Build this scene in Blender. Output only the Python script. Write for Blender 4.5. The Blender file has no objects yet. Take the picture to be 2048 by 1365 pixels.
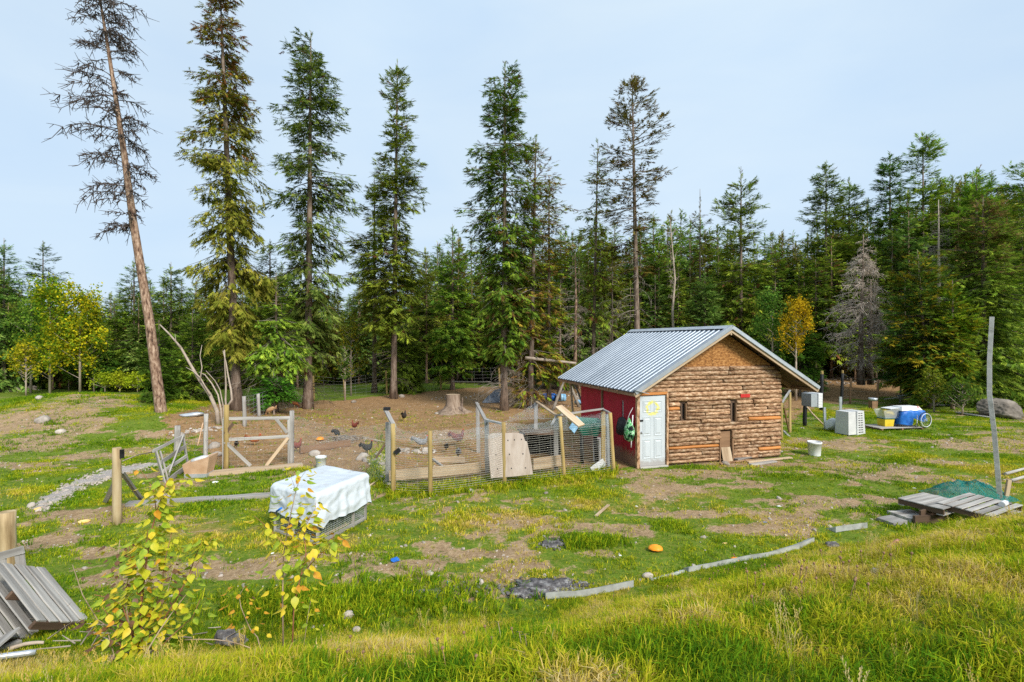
import bpy, math, random
import numpy as np
from mathutils import Matrix, Vector, Euler

# ---------------------------------------------------------------- camera, sky, sun, exposure
scene = bpy.context.scene
COL = scene.collection
F = 1024.0            # focal length in half-widths of the 2048 px frame
CAMZ = 3.63
cam_d = bpy.data.cameras.new('camera'); cam = bpy.data.objects.new('camera', cam_d); COL.objects.link(cam)
cam_d.sensor_width = 36; cam_d.lens = 18; cam_d.clip_start = .05; cam_d.clip_end = 2000
cam.location = (0, 0, CAMZ); cam.rotation_euler = (math.pi / 2, 0, 0)
scene.camera = cam

SUN_EL, SUN_AZ = math.radians(38), math.radians(146)     # azimuth clockwise from +Y: behind the camera to the right
w = bpy.data.worlds.new('World'); scene.world = w; w.use_nodes = True
nt = w.node_tree; nt.nodes.clear()
def wn(t): return nt.nodes.new(t)
sky = wn('ShaderNodeTexSky'); sky.sky_type = 'NISHITA'; sky.sun_disc = False
sky.sun_elevation = SUN_EL; sky.sun_rotation = SUN_AZ; sky.air_density = 1.0; sky.dust_density = 2.0; sky.ozone_density = 1.5
b1 = wn('ShaderNodeBackground'); b1.inputs['Strength'].default_value = .12
b2 = wn('ShaderNodeBackground'); b2.inputs['Strength'].default_value = 1.0
n2_ = wn('ShaderNodeTexNoise'); n2_.inputs['Scale'].default_value = 2.3; n2_.inputs['Detail'].default_value = 5; n2_.inputs['Distortion'].default_value = .6
mp_ = wn('ShaderNodeMapping'); mp_.inputs['Scale'].default_value = (1, 1, 3.2)
cr_ = wn('ShaderNodeValToRGB'); cr_.color_ramp.elements[0].position = .3; cr_.color_ramp.elements[1].position = .7
cr_.color_ramp.elements[0].color = (.475, .61, .76, 1); cr_.color_ramp.elements[1].color = (.545, .66, .765, 1)
tc = wn('ShaderNodeTexCoord'); no = wn('ShaderNodeTexNoise'); no.inputs['Scale'].default_value = 1.1; no.inputs['Detail'].default_value = 3
mr = wn('ShaderNodeMapRange'); mr.inputs['From Min'].default_value = .3; mr.inputs['From Max'].default_value = .7
mr.inputs['To Min'].default_value = .80; mr.inputs['To Max'].default_value = 1.0
ms = wn('ShaderNodeMixShader'); wo = wn('ShaderNodeOutputWorld')
L = nt.links.new
L(tc.outputs['Generated'], mp_.inputs[0]); L(mp_.outputs[0], n2_.inputs['Vector']); L(n2_.outputs['Fac'], cr_.inputs[0]); L(cr_.outputs[0], b2.inputs['Color'])
L(sky.outputs[0], b1.inputs[0]); L(tc.outputs['Generated'], no.inputs['Vector']); L(no.outputs['Fac'], mr.inputs['Value'])
L(mr.outputs[0], ms.inputs[0]); L(b1.outputs[0], ms.inputs[1]); L(b2.outputs[0], ms.inputs[2]); L(ms.outputs[0], wo.inputs[0])

sd = bpy.data.lights.new('sun', 'SUN'); sd.energy = 3.5; sd.angle = math.radians(18); sd.color = (1.0, .955, .88)
so = bpy.data.objects.new('sun', sd); COL.objects.link(so)
sdir = Vector((math.sin(SUN_AZ) * math.cos(SUN_EL), math.cos(SUN_AZ) * math.cos(SUN_EL), math.sin(SUN_EL)))
so.rotation_euler = sdir.to_track_quat('Z', 'Y').to_euler(); so.location = (20, -20, 30)
scene.view_settings.view_transform = 'Standard'; scene.view_settings.look = 'None'
scene.view_settings.exposure = 0.38; scene.view_settings.gamma = 1; scene.view_settings.use_curve_mapping = False
scene.render.engine = 'CYCLES'
scene.cycles.max_bounces = 5; scene.cycles.diffuse_bounces = 3; scene.cycles.glossy_bounces = 2
scene.cycles.transmission_bounces = 3; scene.cycles.transparent_max_bounces = 12
scene.cycles.use_denoising = False
try: scene.cycles.sample_clamp_indirect = 6
except Exception: pass

# ---------------------------------------------------------------- noise and ground height
def _hash(ix, iy, s):
    n = (ix.astype(np.int64) * 374761393 + iy.astype(np.int64) * 668265263 + s * 982451653) & 0xffffffff
    n = ((n ^ (n >> 13)) * 1274126177) & 0xffffffff
    return ((n ^ (n >> 16)) & 0xffff) / 65535.0
def vnoise(x, y, s=0):
    x = np.asarray(x, float); y = np.asarray(y, float)
    x0 = np.floor(x); y0 = np.floor(y); fx = x - x0; fy = y - y0
    fx = fx * fx * (3 - 2 * fx); fy = fy * fy * (3 - 2 * fy)
    a = _hash(x0, y0, s); b = _hash(x0 + 1, y0, s); c = _hash(x0, y0 + 1, s); d = _hash(x0 + 1, y0 + 1, s)
    return (a * (1 - fx) + b * fx) * (1 - fy) + (c * (1 - fx) + d * fx) * fy
def fbm(x, y, s=0, o=4):
    t = 0; a = .5; k = 1.0
    for i in range(o):
        t = t + a * vnoise(np.asarray(x) * k, np.asarray(y) * k, s + i * 7); a *= .5; k *= 2.03
    return t / (1 - .5 ** o)
def smooth(t):
    t = np.clip(t, 0, 1); return t * t * (3 - 2 * t)
EX = [-20, -12, -6, -3, .46, 5.4, 10, 16, 30]; EY = [6.2, 6.2, 6.2, 6.4, 7.1, 9.2, 10.6, 12.6, 17]
def bank_d(x, y): return (np.interp(x, EX, EY) - y) * .93
def zf(x, y):
    x = np.asarray(x, float); y = np.asarray(y, float)
    d = bank_d(x, y)
    z = 2.03 * smooth(d / 4.7)
    z = z + 1.15 * np.exp(-(((x + 20.5) / 6.5) ** 2 + ((y - 24) / 3.6) ** 2)) + .5 * np.exp(-(((x + 13) / 5) ** 2 + ((y - 20.5) / 2.5) ** 2))
    z = z + .9 * smooth((y - 30) / 14) * smooth((x - 8) / 10)
    z = z - .35 * smooth((y - 30) / 20) * smooth((-x - 8) / 14)
    z = z + .25 * smooth((d + .15) / .5) * (fbm(x * 1.3, y * 1.3, 3, 3) - .5) * smooth(d / 2)
    near = 1 - smooth((y - 40) / 20)
    z = z + near * (.16 * (fbm(x * .35, y * .35, 11, 3) - .5) + .05 * (fbm(x * 1.6, y * 1.6, 5, 3) - .5))
    hut = np.exp(-((((x - 5.3) / 4.2) ** 2 + ((y - 16.8) / 3.2) ** 2) ** 2))
    return z * (1 - .9 * hut)
def zg(x, y): return float(zf(np.array([x]), np.array([y]))[0])
def G(px, py):
    """ground point seen at a pixel of the 2048 px frame"""
    dx = (px - 1024) / F; dz = (682.5 - py) / F
    Y = np.geomspace(1.5, 200, 2500)
    h = CAMZ + dz * Y - zf(dx * Y, Y)
    i = np.argmax(h < 0)
    if h[i] >= 0: i = len(Y) - 1
    if i > 0 and h[i] < 0:
        t = h[i - 1] / (h[i - 1] - h[i]); y = Y[i - 1] + t * (Y[i] - Y[i - 1])
    else: y = Y[i]
    return Vector((dx * y, y, zg(dx * y, y)))
def A(px, py, y):
    """point at depth y"""
    return Vector(((px - 1024) / F * y, y, CAMZ + (682.5 - py) / F * y))
def on(px, y):
    x = (px - 1024) / F * y
    return Vector((x, y, zg(x, y)))

# ---------------------------------------------------------------- materials
def N_(nt, t, **k):
    n = nt.nodes.new(t)
    for a, b in k.items(): setattr(n, a, b)
    return n
def mat(name, cols, scale=6, stretch=(1, 1, 1), rough=.8, bump=.3, metallic=0, rnd=.15, detail=6, dist=.0, contrast=(.3, .7), coord='Object', spec=.3, bscale=None, trans=0, alpha=1):
    """noise ramp over cols, object-random value change, bump"""
    m = bpy.data.materials.new(name); m.use_nodes = True; t = m.node_tree; t.nodes.clear(); l = t.links.new
    out = N_(t, 'ShaderNodeOutputMaterial'); p = N_(t, 'ShaderNodeBsdfPrincipled'); l(p.outputs[0], out.inputs[0])
    p.inputs['Roughness'].default_value = rough; p.inputs['Metallic'].default_value = metallic
    p.inputs['Specular IOR Level'].default_value = spec
    co = N_(t, 'ShaderNodeTexCoord'); mp = N_(t, 'ShaderNodeMapping'); mp.inputs['Scale'].default_value = stretch
    l(co.outputs[coord], mp.inputs[0])
    oi = N_(t, 'ShaderNodeObjectInfo')
    off = N_(t, 'ShaderNodeVectorMath', operation='MULTIPLY_ADD'); 
    cmb = N_(t, 'ShaderNodeCombineXYZ'); l(oi.outputs['Random'], cmb.inputs[0]); l(oi.outputs['Random'], cmb.inputs[2])
    off.inputs[1].default_value = (37, 37, 37); l(cmb.outputs[0], off.inputs[0]); l(mp.outputs[0], off.inputs[2])
    n = N_(t, 'ShaderNodeTexNoise'); n.inputs['Scale'].default_value = scale; n.inputs['Detail'].default_value = detail; n.inputs['Roughness'].default_value = .65
    n.inputs['Distortion'].default_value = dist
    l(off.outputs[0], n.inputs['Vector'])
    r = N_(t, 'ShaderNodeValToRGB'); e = r.color_ramp.elements
    k = len(cols)
    for i, c in enumerate(cols):
        pos = contrast[0] + (contrast[1] - contrast[0]) * (i / max(1, k - 1))
        if i < 2: e[i].position = pos; e[i].color = (*c, 1)
        else:
            q = e.new(pos); q.color = (*c, 1)
    if k == 1: e[1].color = (*cols[0], 1)
    l(n.outputs['Fac'], r.inputs[0])
    mx = N_(t, 'ShaderNodeHueSaturation'); l(r.outputs[0], mx.inputs['Color'])
    mrr = N_(t, 'ShaderNodeMapRange'); mrr.inputs['To Min'].default_value = 1 - rnd; mrr.inputs['To Max'].default_value = 1 + rnd
    l(oi.outputs['Random'], mrr.inputs['Value']); l(mrr.outputs[0], mx.inputs['Value'])
    l(mx.outputs[0], p.inputs['Base Color'])
    if bump:
        n2 = n
        if bscale:
            n2 = N_(t, 'ShaderNodeTexNoise'); n2.inputs['Scale'].default_value = bscale; n2.inputs['Detail'].default_value = 5; l(off.outputs[0], n2.inputs['Vector'])
        b = N_(t, 'ShaderNodeBump'); b.inputs['Strength'].default_value = bump; b.inputs['Distance'].default_value = .03
        l(n2.outputs['Fac'], b.inputs['Height']); l(b.outputs[0], p.inputs['Normal'])
    if alpha < 1: p.inputs['Alpha'].default_value = alpha
    return m
def leafmat(name, rnd=.25, trans=.35, hue=.02, gain=1.0):
    """foliage: colour from the 'col' attribute of each leaf, some light through it"""
    m = bpy.data.materials.new(name); m.use_nodes = True; t = m.node_tree; t.nodes.clear(); l = t.links.new
    out = N_(t, 'ShaderNodeOutputMaterial'); at = N_(t, 'ShaderNodeAttribute', attribute_name='col')
    oi = N_(t, 'ShaderNodeObjectInfo'); h = N_(t, 'ShaderNodeHueSaturation')
    a = N_(t, 'ShaderNodeMapRange'); a.inputs['To Min'].default_value = gain * (1 - rnd); a.inputs['To Max'].default_value = gain * (1 + rnd)
    b = N_(t, 'ShaderNodeMapRange'); b.inputs['To Min'].default_value = .5 - hue; b.inputs['To Max'].default_value = .5 + hue
    wn_ = N_(t, 'ShaderNodeTexWhiteNoise', noise_dimensions='1D'); l(oi.outputs['Random'], wn_.inputs['W'])
    l(oi.outputs['Random'], a.inputs['Value']); l(wn_.outputs['Value'], b.inputs['Value']); l(a.outputs[0], h.inputs['Value']); l(b.outputs[0], h.inputs['Hue'])
    l(at.outputs['Color'], h.inputs['Color'])
    d = N_(t, 'ShaderNodeBsdfDiffuse'); tr = N_(t, 'ShaderNodeBsdfTranslucent'); mxs = N_(t, 'ShaderNodeMixShader'); mxs.inputs[0].default_value = trans
    l(h.outputs[0], d.inputs[0]); l(h.outputs[0], tr.inputs[0]); l(d.outputs[0], mxs.inputs[1]); l(tr.outputs[0], mxs.inputs[2]); l(mxs.outputs[0], out.inputs[0])
    return m
M = {}
M['needles'] = leafmat('needles', .22, .3)
M['leaves'] = leafmat('leaves', .12, .4, .01)
M['bark'] = mat('bark', [(.05, .035, .026), (.19, .135, .10), (.34, .27, .22)], 7, (1, 1, .22), .9, .8, rnd=.2)
M['bark_red'] = mat('bark_red', [(.05, .028, .02), (.22, .13, .085), (.33, .22, .15), (.52, .38, .28)], 11, (1, 1, .35), .9, 1.0, rnd=.05, contrast=(.36, .64))
M['stumpwood'] = mat('stumpwood', [(.10, .07, .05), (.24, .175, .125), (.34, .27, .21)], 6, (1, 1, .25), .9, .8)
M['deadwood'] = mat('deadwood', [(.15, .12, .10), (.36, .31, .25)], 5, (1, 1, .3), .9, .4)
M['twig'] = mat('twig', [(.05, .04, .035), (.12, .09, .075)], 3, rough=.9, bump=0)
M['drytwig'] = mat('drytwig', [(.40, .32, .26), (.62, .52, .43)], 4, rough=.9, bump=.1)
M['palewood'] = mat('palewood', [(.28, .22, .17), (.5, .41, .33)], 4, rough=.9, bump=.2)
M['silverwood'] = mat('silverwood', [(.34, .33, .31), (.52, .5, .47), (.62, .6, .57)], 4, (.15, 1.5, 1.5), .8, .4)
M['greywood'] = mat('greywood', [(.17, .155, .14), (.33, .31, .285), (.48, .455, .42)], 5, (.12, 1.6, 1.6), .85, .5, rnd=.2)
M['freshwood'] = mat('freshwood', [(.30, .2, .12), (.5, .37, .24), (.6, .48, .34)], 4, (.12, 1.6, 1.6), .8, .4, rnd=.15)
M['postwood'] = mat('postwood', [(.2, .13, .06), (.42, .31, .17), (.52, .43, .28)], 4, (.15, 1.5, 1.5), .8, .5, rnd=.1)
M['roundpost'] = mat('roundpost', [(.2, .13, .045), (.38, .27, .10), (.46, .36, .17)], 4, (.15, 1.5, 1.5), .8, .4, rnd=.12)
M['brownwood'] = mat('brownwood', [(.16, .09, .05), (.34, .2, .11)], 5, (.12, 1.6, 1.6), .8, .4)
M['darkwood'] = mat('darkwood', [(.07, .045, .03), (.16, .1, .065)], 5, (.12, 1.6, 1.6), .85, .4)
M['blackpost'] = mat('blackpost', [(.008, .008, .009), (.03, .03, .033)], 5, (.2, 1, 1), .6, .3)
M['plywood'] = mat('plywood', [(.36, .28, .22), (.52, .43, .37), (.6, .52, .46)], 2.2, (1, 1, .25), .8, .25, dist=1.5)
M['osb'] = mat('osb', [(.15, .058, .016), (.34, .145, .036), (.50, .26, .09)], 11, (1, 1, 1.8), .7, .25, rnd=.05, contrast=(.38, .62))
M['log'] = mat('log', [(.11, .052, .028), (.30, .165, .085), (.50, .325, .195), (.66, .52, .37)], 17, (.4, 1, 1), .85, 1.0, rnd=.28, contrast=(.34, .7))
M['peeled'] = mat('peeled', [(.42, .15, .035), (.66, .29, .09)], 5, (.2, 1, 1), .6, .4, rnd=.15)
M['redpaint'] = mat('redpaint', [(.28, .006, .016), (.48, .012, .04)], 1.6, (1, 1, 1), .55, .15, rnd=.05)
M['whiteplastic'] = mat('whiteplastic', [(.68, .69, .69), (.8, .8, .8)], 3, rough=.45, bump=.05, rnd=.04)
M['greyplastic'] = mat('greyplastic', [(.5, .5, .5), (.64, .64, .63)], 3, rough=.5, bump=.05, rnd=.04)
M['slot'] = mat('slot', [(.02, .022, .025), (.04, .04, .045)], 3, rough=.8, bump=0)
M['black'] = mat('black', [(.006, .006, .007), (.025, .025, .028)], 8, rough=.5, bump=.4)
M['roofmetal'] = mat('roofmetal', [(.25, .29, .34), (.36, .405, .46)], 1.5, (.3, 1, 1), .38, .02, metallic=.55, rnd=.03, spec=.5)
M['galv'] = mat('galv', [(.4, .43, .47), (.55, .58, .62)], 4, rough=.4, bump=.05, metallic=.5)
M['wire'] = mat('wire', [(.42, .40, .34), (.55, .53, .47)], 4, rough=.5, bump=0, metallic=.2)
M['ropewire'] = mat('ropewire', [(.2, .2, .2), (.3, .3, .3)], 4, rough=.6, bump=0)
M['rock'] = mat('rock', [(.2, .17, .14), (.36, .31, .26), (.5, .44, .38)], 5, rough=.9, bump=.6, rnd=.2)
M['boulder'] = mat('boulder', [(.07, .06, .05), (.17, .145, .12), (.28, .24, .2)], 2, rough=.9, bump=.8, rnd=.1)
M['orange'] = mat('orange', [(.75, .22, .01), (.9, .35, .03)], 6, rough=.45, bump=.2)
M['squash'] = mat('squash', [(.7, .4, .08), (.85, .65, .3)], 6, rough=.5, bump=.2)
M['blue'] = mat('blue', [(.01, .10, .42), (.03, .2, .65)], 5, rough=.4, bump=.6, contrast=(.35, .65))
M['lightblue'] = mat('lightblue', [(.12, .3, .5), (.3, .5, .65)], 5, rough=.4, bump=.3)
M['yellow'] = mat('yellow', [(.65, .45, .02), (.8, .62, .06)], 4, rough=.45, bump=.1)
M['red'] = mat('red', [(.5, .02, .02), (.62, .05, .04)], 4, rough=.5, bump=0)
M['pink'] = mat('pink', [(.4, .1, .09), (.6, .28, .24)], 12, rough=.8, bump=.3)
M['green'] = mat('green', [(.01, .10, .07), (.02, .16, .11)], 4, rough=.45, bump=.1)
M['teal'] = mat('teal', [(.0, .13, .11), (.02, .24, .2)], 8, rough=.6, bump=.2)
M['cardboard'] = mat('cardboard', [(.5, .3, .17), (.68, .46, .3)], 4, rough=.8, bump=.2)
M['bagpattern'] = mat('bagpattern', [(.005, .01, .01), (.01, .02, .02), (.06, .4, .1), (.6, .75, .6), (.1, .5, .14)], 7, rough=.6, bump=.3, contrast=(.36, .6), detail=2)
M['sack'] = mat('sack', [(.5, .52, .54), (.75, .76, .77)], 7, rough=.6, bump=.8)
M['tarp'] = mat('tarp', [(.33, .28, .22), (.50, .51, .51), (.56, .60, .64), (.59, .64, .69)], 2.6, rough=.45, bump=.55, rnd=.0, contrast=(.24, .42), bscale=6)
M['ash'] = mat('ash', [(.02, .02, .022), (.12, .11, .11), (.35, .34, .33)], 9, rough=.95, bump=1.0)
M['stone_pale'] = mat('stone_pale', [(.30, .25, .21), (.5, .44, .38)], 8, rough=.9, bump=.5, rnd=.25)
for nme, c1, c2 in (('hen_brown', (.16, .045, .015), (.42, .14, .05)), ('hen_dark', (.012, .01, .009), (.06, .045, .035)), ('hen_grey', (.12, .12, .13), (.38, .37, .37)),
                    ('hen_rust', (.13, .03, .02), (.3, .08, .05)), ('hen_tan', (.4, .22, .1), (.6, .38, .2)), ('hen_white', (.6, .57, .52), (.75, .72, .68))):
    M[nme] = mat(nme, [c1, c2], 18, rough=.8, bump=.5, rnd=.1)
M['comb'] = mat('comb', [(.5, .02, .02), (.6, .05, .04)], 8, rough=.6, bump=0)
M['henleg'] = mat('henleg', [(.45, .3, .1), (.5, .36, .15)], 8, rough=.6, bump=0)

def mud(m, top, col=(.22, .15, .10), amt=.9):
    """mud splashed up from the ground, in the thing's own height"""
    t = m.node_tree; l = t.links.new; p = next(n for n in t.nodes if n.type == 'BSDF_PRINCIPLED'); src = p.inputs['Base Color'].links[0].from_socket
    co = N_(t, 'ShaderNodeTexCoord'); sp = N_(t, 'ShaderNodeSeparateXYZ'); l(co.outputs['Object'], sp.inputs[0])
    a = N_(t, 'ShaderNodeMapRange'); a.inputs['From Min'].default_value = 0; a.inputs['From Max'].default_value = top; a.inputs['To Min'].default_value = .62; a.inputs['To Max'].default_value = -.12; l(sp.outputs[2], a.inputs['Value'])
    n = N_(t, 'ShaderNodeTexNoise'); n.inputs['Scale'].default_value = 7; n.inputs['Detail'].default_value = 8; n.inputs['Roughness'].default_value = .8; l(co.outputs['Object'], n.inputs['Vector'])
    s = N_(t, 'ShaderNodeMath', operation='ADD'); l(a.outputs[0], s.inputs[0]); l(n.outputs['Fac'], s.inputs[1])
    r = N_(t, 'ShaderNodeMapRange'); r.inputs['From Min'].default_value = .62; r.inputs['From Max'].default_value = .85; r.inputs['To Max'].default_value = amt; l(s.outputs[0], r.inputs['Value'])
    x = N_(t, 'ShaderNodeMix', data_type='RGBA'); l(r.outputs[0], x.inputs[0]); l(src, x.inputs[6]); x.inputs[7].default_value = (*col, 1); l(x.outputs[2], p.inputs['Base Color'])
mud(M['redpaint'], .75)
def netmat(name, col, a, n=60):
    """bird netting: a fine grid of cords in UV space, open between them"""
    m = bpy.data.materials.new(name); m.use_nodes = True; t = m.node_tree; t.nodes.clear(); l = t.links.new
    out = N_(t, 'ShaderNodeOutputMaterial'); d = N_(t, 'ShaderNodeBsdfDiffuse'); d.inputs[0].default_value = (*col, 1)
    tr = N_(t, 'ShaderNodeBsdfTransparent'); mx = N_(t, 'ShaderNodeMixShader')
    uv = N_(t, 'ShaderNodeTexCoord'); sp = N_(t, 'ShaderNodeSeparateXYZ'); l(uv.outputs['UV'], sp.inputs[0])
    vals = []
    for i in (0, 1):
        mu = N_(t, 'ShaderNodeMath', operation='MULTIPLY'); mu.inputs[1].default_value = n; l(sp.outputs[i], mu.inputs[0])
        fr = N_(t, 'ShaderNodeMath', operation='FRACT'); l(mu.outputs[0], fr.inputs[0])
        lt = N_(t, 'ShaderNodeMath', operation='LESS_THAN'); lt.inputs[1].default_value = a; l(fr.outputs[0], lt.inputs[0]); vals.append(lt)
    mxm = N_(t, 'ShaderNodeMath', operation='MAXIMUM'); l(vals[0].outputs[0], mxm.inputs[0]); l(vals[1].outputs[0], mxm.inputs[1])
    l(mxm.outputs[0], mx.inputs[0]); l(tr.outputs[0], mx.inputs[1]); l(d.outputs[0], mx.inputs[2]); l(mx.outputs[0], out.inputs[0])
    return m
M['net'] = netmat('net', (.5, .6, .66), .07, 40)
M['net_soft'] = netmat('net_soft', (.5, .6, .66), .05, 40)
M['net_green'] = netmat('net_green', (.03, .22, .2), .3, 30)
M['chicken_wire'] = netmat('chicken_wire', (.45, .5, .48), .14, 24)

# ---------------------------------------------------------------- mesh helpers
MW = {}
def link(name, me, m=None, parent=None, matrix=None):
    o = bpy.data.objects.new(name, me); COL.objects.link(o)
    if m is not None and me is not None and not me.materials: me.materials.append(m)
    mt = matrix or Matrix.Identity(4)
    if parent is not None:
        o.parent = parent
        o.matrix_basis = mt                     # local to the parent
        MW[o.name] = MW[parent.name] @ mt
    else:
        o.matrix_basis = mt; MW[o.name] = mt.copy()
    return o
def thing(name, label, cat, loc=(0, 0, 0), rotz=0, group=None):
    o = bpy.data.objects.new(name, None); COL.objects.link(o); o.empty_display_size = .2
    o.location = loc; o.rotation_euler = (0, 0, rotz)
    MW[o.name] = Matrix.Translation(loc) @ Matrix.Rotation(rotz, 4, 'Z')
    o['label'] = label; o['category'] = cat
    if group: o['group'] = group
    return o
def tag(o, label=None, cat=None, group=None, kind=None):
    if label: o['label'] = label
    if cat: o['category'] = cat
    if group: o['group'] = group
    if kind: o['kind'] = kind
    return o
def mesh_np(name, V, Fc, col=None, smooth=False, uv=None):
    """V (n,3) array, Fc (m,k) array, optional per-vertex colour, per-vertex uv"""
    me = bpy.data.meshes.new(name); V = np.asarray(V, np.float32); Fc = np.asarray(Fc, np.int32); k = Fc.shape[1]
    me.vertices.add(len(V)); me.vertices.foreach_set('co', V.ravel())
    me.loops.add(Fc.size); me.loops.foreach_set('vertex_index', Fc.ravel())
    me.polygons.add(len(Fc)); me.polygons.foreach_set('loop_start', np.arange(0, Fc.size, k, dtype=np.int32))
    if smooth: me.polygons.foreach_set('use_smooth', np.ones(len(Fc), bool))
    me.update(calc_edges=True)
    if col is not None:
        a = me.attributes.new('col', 'FLOAT_COLOR', 'POINT'); c = np.ones((len(V), 4), np.float32); c[:, :3] = col; a.data.foreach_set('color', c.ravel())
    if uv is not None:
        ul = me.uv_layers.new(name='uv'); ul.data.foreach_set('uv', np.asarray(uv, np.float32)[Fc.ravel()].ravel())
    return me
class MB:
    def __init__(s): s.v = []; s.f = []; s.sm = []
    def add(s, V, Fs, sm=False):
        o = len(s.v); s.v += [tuple(p) for p in V]; s.f += [tuple(i + o for i in f) for f in Fs]; s.sm += [sm] * len(Fs); return s
    def box(s, c, d, R=None):
        c = Vector(c); V = [Vector((x * d[0] / 2, y * d[1] / 2, z * d[2] / 2)) for x in (-1, 1) for y in (-1, 1) for z in (-1, 1)]
        if R is not None: V = [R @ p for p in V]
        return s.add([c + p for p in V], [(0, 1, 3, 2), (4, 6, 7, 5), (0, 4, 5, 1), (2, 3, 7, 6), (0, 2, 6, 4), (1, 5, 7, 3)])
    def tube(s, P, R, n=8, cap=True, sm=True):
        V, Fs, C = tube_vf([Vector(p) for p in P], R, n)
        s.add(V, Fs, sm)
        if cap:
            o = len(s.v) - len(V); k = len(V) - n
            s.f.append(tuple(o + i for i in range(n))[::-1]); s.f.append(tuple(o + k + i for i in range(n))); s.sm += [False, False]
        return s
    def lathe(s, prof, n=20, c=(0, 0, 0)):
        V = []; Fs = []
        for r, z in prof:
            for i in range(n):
                a = 2 * math.pi * i / n; V.append((c[0] + r * math.cos(a), c[1] + r * math.sin(a), c[2] + z))
        for j in range(len(prof) - 1):
            for i in range(n): Fs.append((j * n + i, j * n + (i + 1) % n, (j + 1) * n + (i + 1) % n, (j + 1) * n + i))
        return s.add(V, Fs, True)
    def mesh(s, name):
        me = bpy.data.meshes.new(name); me.from_pydata(s.v, [], s.f); me.polygons.foreach_set('use_smooth', s.sm); me.update(); return me
    def build(s, name, m, parent=None, origin=None):
        """vertices are in the parent's space; a top-level mesh gets its origin moved"""
        if parent is None and origin is not None:
            o = Vector(origin); s.v = [tuple(Vector(p) - o) for p in s.v]
            return link(name, s.mesh(name), m, None, Matrix.Translation(o))
        return link(name, s.mesh(name), m, parent)
def tube_vf(P, R, n):
    if not hasattr(R, '__len__'): R = [R] * len(P)
    V = []; Fs = []; up = Vector((0, 0, 1)); last = None
    for i, p in enumerate(P):
        t = (P[min(i + 1, len(P) - 1)] - P[max(i - 1, 0)])
        if t.length < 1e-9: t = Vector((0, 0, 1))
        t.normalize()
        a = last if last is not None else (Vector((1, 0, 0)) if abs(t.z) > .8 else up)
        a = (a - t * a.dot(t)); 
        if a.length < 1e-6: a = t.orthogonal()
        a.normalize(); b = t.cross(a); last = a
        for k in range(n):
            th = 2 * math.pi * k / n; V.append(p + (a * math.cos(th) + b * math.sin(th)) * R[i])
        if i:
            for k in range(n): Fs.append(((i - 1) * n + k, (i - 1) * n + (k + 1) % n, i * n + (k + 1) % n, i * n + k))
    return V, Fs, None
def frame(p, q, up=(0, 0, 1)):
    p = Vector(p); q = Vector(q); x = (q - p).normalized(); u = Vector(up)
    if abs(x.dot(u)) > .97: u = Vector((0, 1, 0)) if abs(x.y) < .9 else Vector((1, 0, 0))
    y = u.cross(x).normalized(); z = x.cross(y)
    m = Matrix.Identity(4)
    for i in range(3): m[i][0] = x[i]; m[i][1] = y[i]; m[i][2] = z[i]; m[i][3] = ((p + q) / 2)[i]
    return m
RB = random.Random(77)
def to_parent(parent, m, world):
    if parent is not None and world: return MW[parent.name].inverted() @ m
    return m
def board(name, p, q, wd, ht, m, parent=None, up=(0, 0, 1), world=True, seg=3, warp=.004, ch=.004):
    """sawn timber from p to q (world points): chamfered section, a little uneven; wd across, ht along up"""
    L_ = (Vector(q) - Vector(p)).length; a, b = wd / 2, ht / 2; ch = min(ch, a * .4, b * .4)
    sec = [(-a + ch, -b), (a - ch, -b), (a, -b + ch), (a, b - ch), (a - ch, b), (-a + ch, b), (-a, b - ch), (-a, -b + ch)]
    V = []; Fs = []
    for i in range(seg + 1):
        jx = 0 if i in (0, seg) else RB.uniform(-1, 1) * warp; jz = 0 if i in (0, seg) else RB.uniform(-1, 1) * warp; sc = 1 + RB.uniform(-.04, .04)
        xx = -L_ / 2 + L_ * i / seg
        for y, z in sec: V.append((xx + (RB.uniform(-.003, .003) if i in (0, seg) else 0), y * sc + jx, z * sc + jz))
        if i:
            for k in range(8): Fs.append(((i - 1) * 8 + k, i * 8 + k, i * 8 + (k + 1) % 8, (i - 1) * 8 + (k + 1) % 8))
    Fs.append(tuple(range(8))); Fs.append(tuple(seg * 8 + k for k in range(8))[::-1])
    me = bpy.data.meshes.new(name); me.from_pydata(V, [], Fs); me.update()
    return link(name, me, m, parent, to_parent(parent, frame(p, q, up), world))
def pole(name, p, q, r0, r1, m, parent=None, world=True, seg=5, n=9, wob=.05, bend=0.0, rr=None):
    """round timber from p to q"""
    L_ = (Vector(q) - Vector(p)).length; V = []; Fs = []
    for i in range(seg + 1):
        s = i / seg; r = r0 + (r1 - r0) * s; cy = math.sin(s * math.pi) * bend + RB.uniform(-1, 1) * r * wob; cz = RB.uniform(-1, 1) * r * wob
        for k in range(n):
            a = 2 * math.pi * k / n; q_ = r * (1 + RB.uniform(-wob, wob)); V.append((-L_ / 2 + L_ * s, cy + q_ * math.cos(a), cz + q_ * math.sin(a)))
        if i:
            for k in range(n): Fs.append(((i - 1) * n + k, i * n + k, i * n + (k + 1) % n, (i - 1) * n + (k + 1) % n))
    Fs.append(tuple(range(n))); Fs.append(tuple(seg * n + k for k in range(n))[::-1])
    me = bpy.data.meshes.new(name); me.from_pydata(V, [], Fs); me.polygons.foreach_set('use_smooth', [True] * (len(Fs) - 2) + [False] * 2); me.update()
    return link(name, me, m, parent, to_parent(parent, frame(p, q), world))
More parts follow.
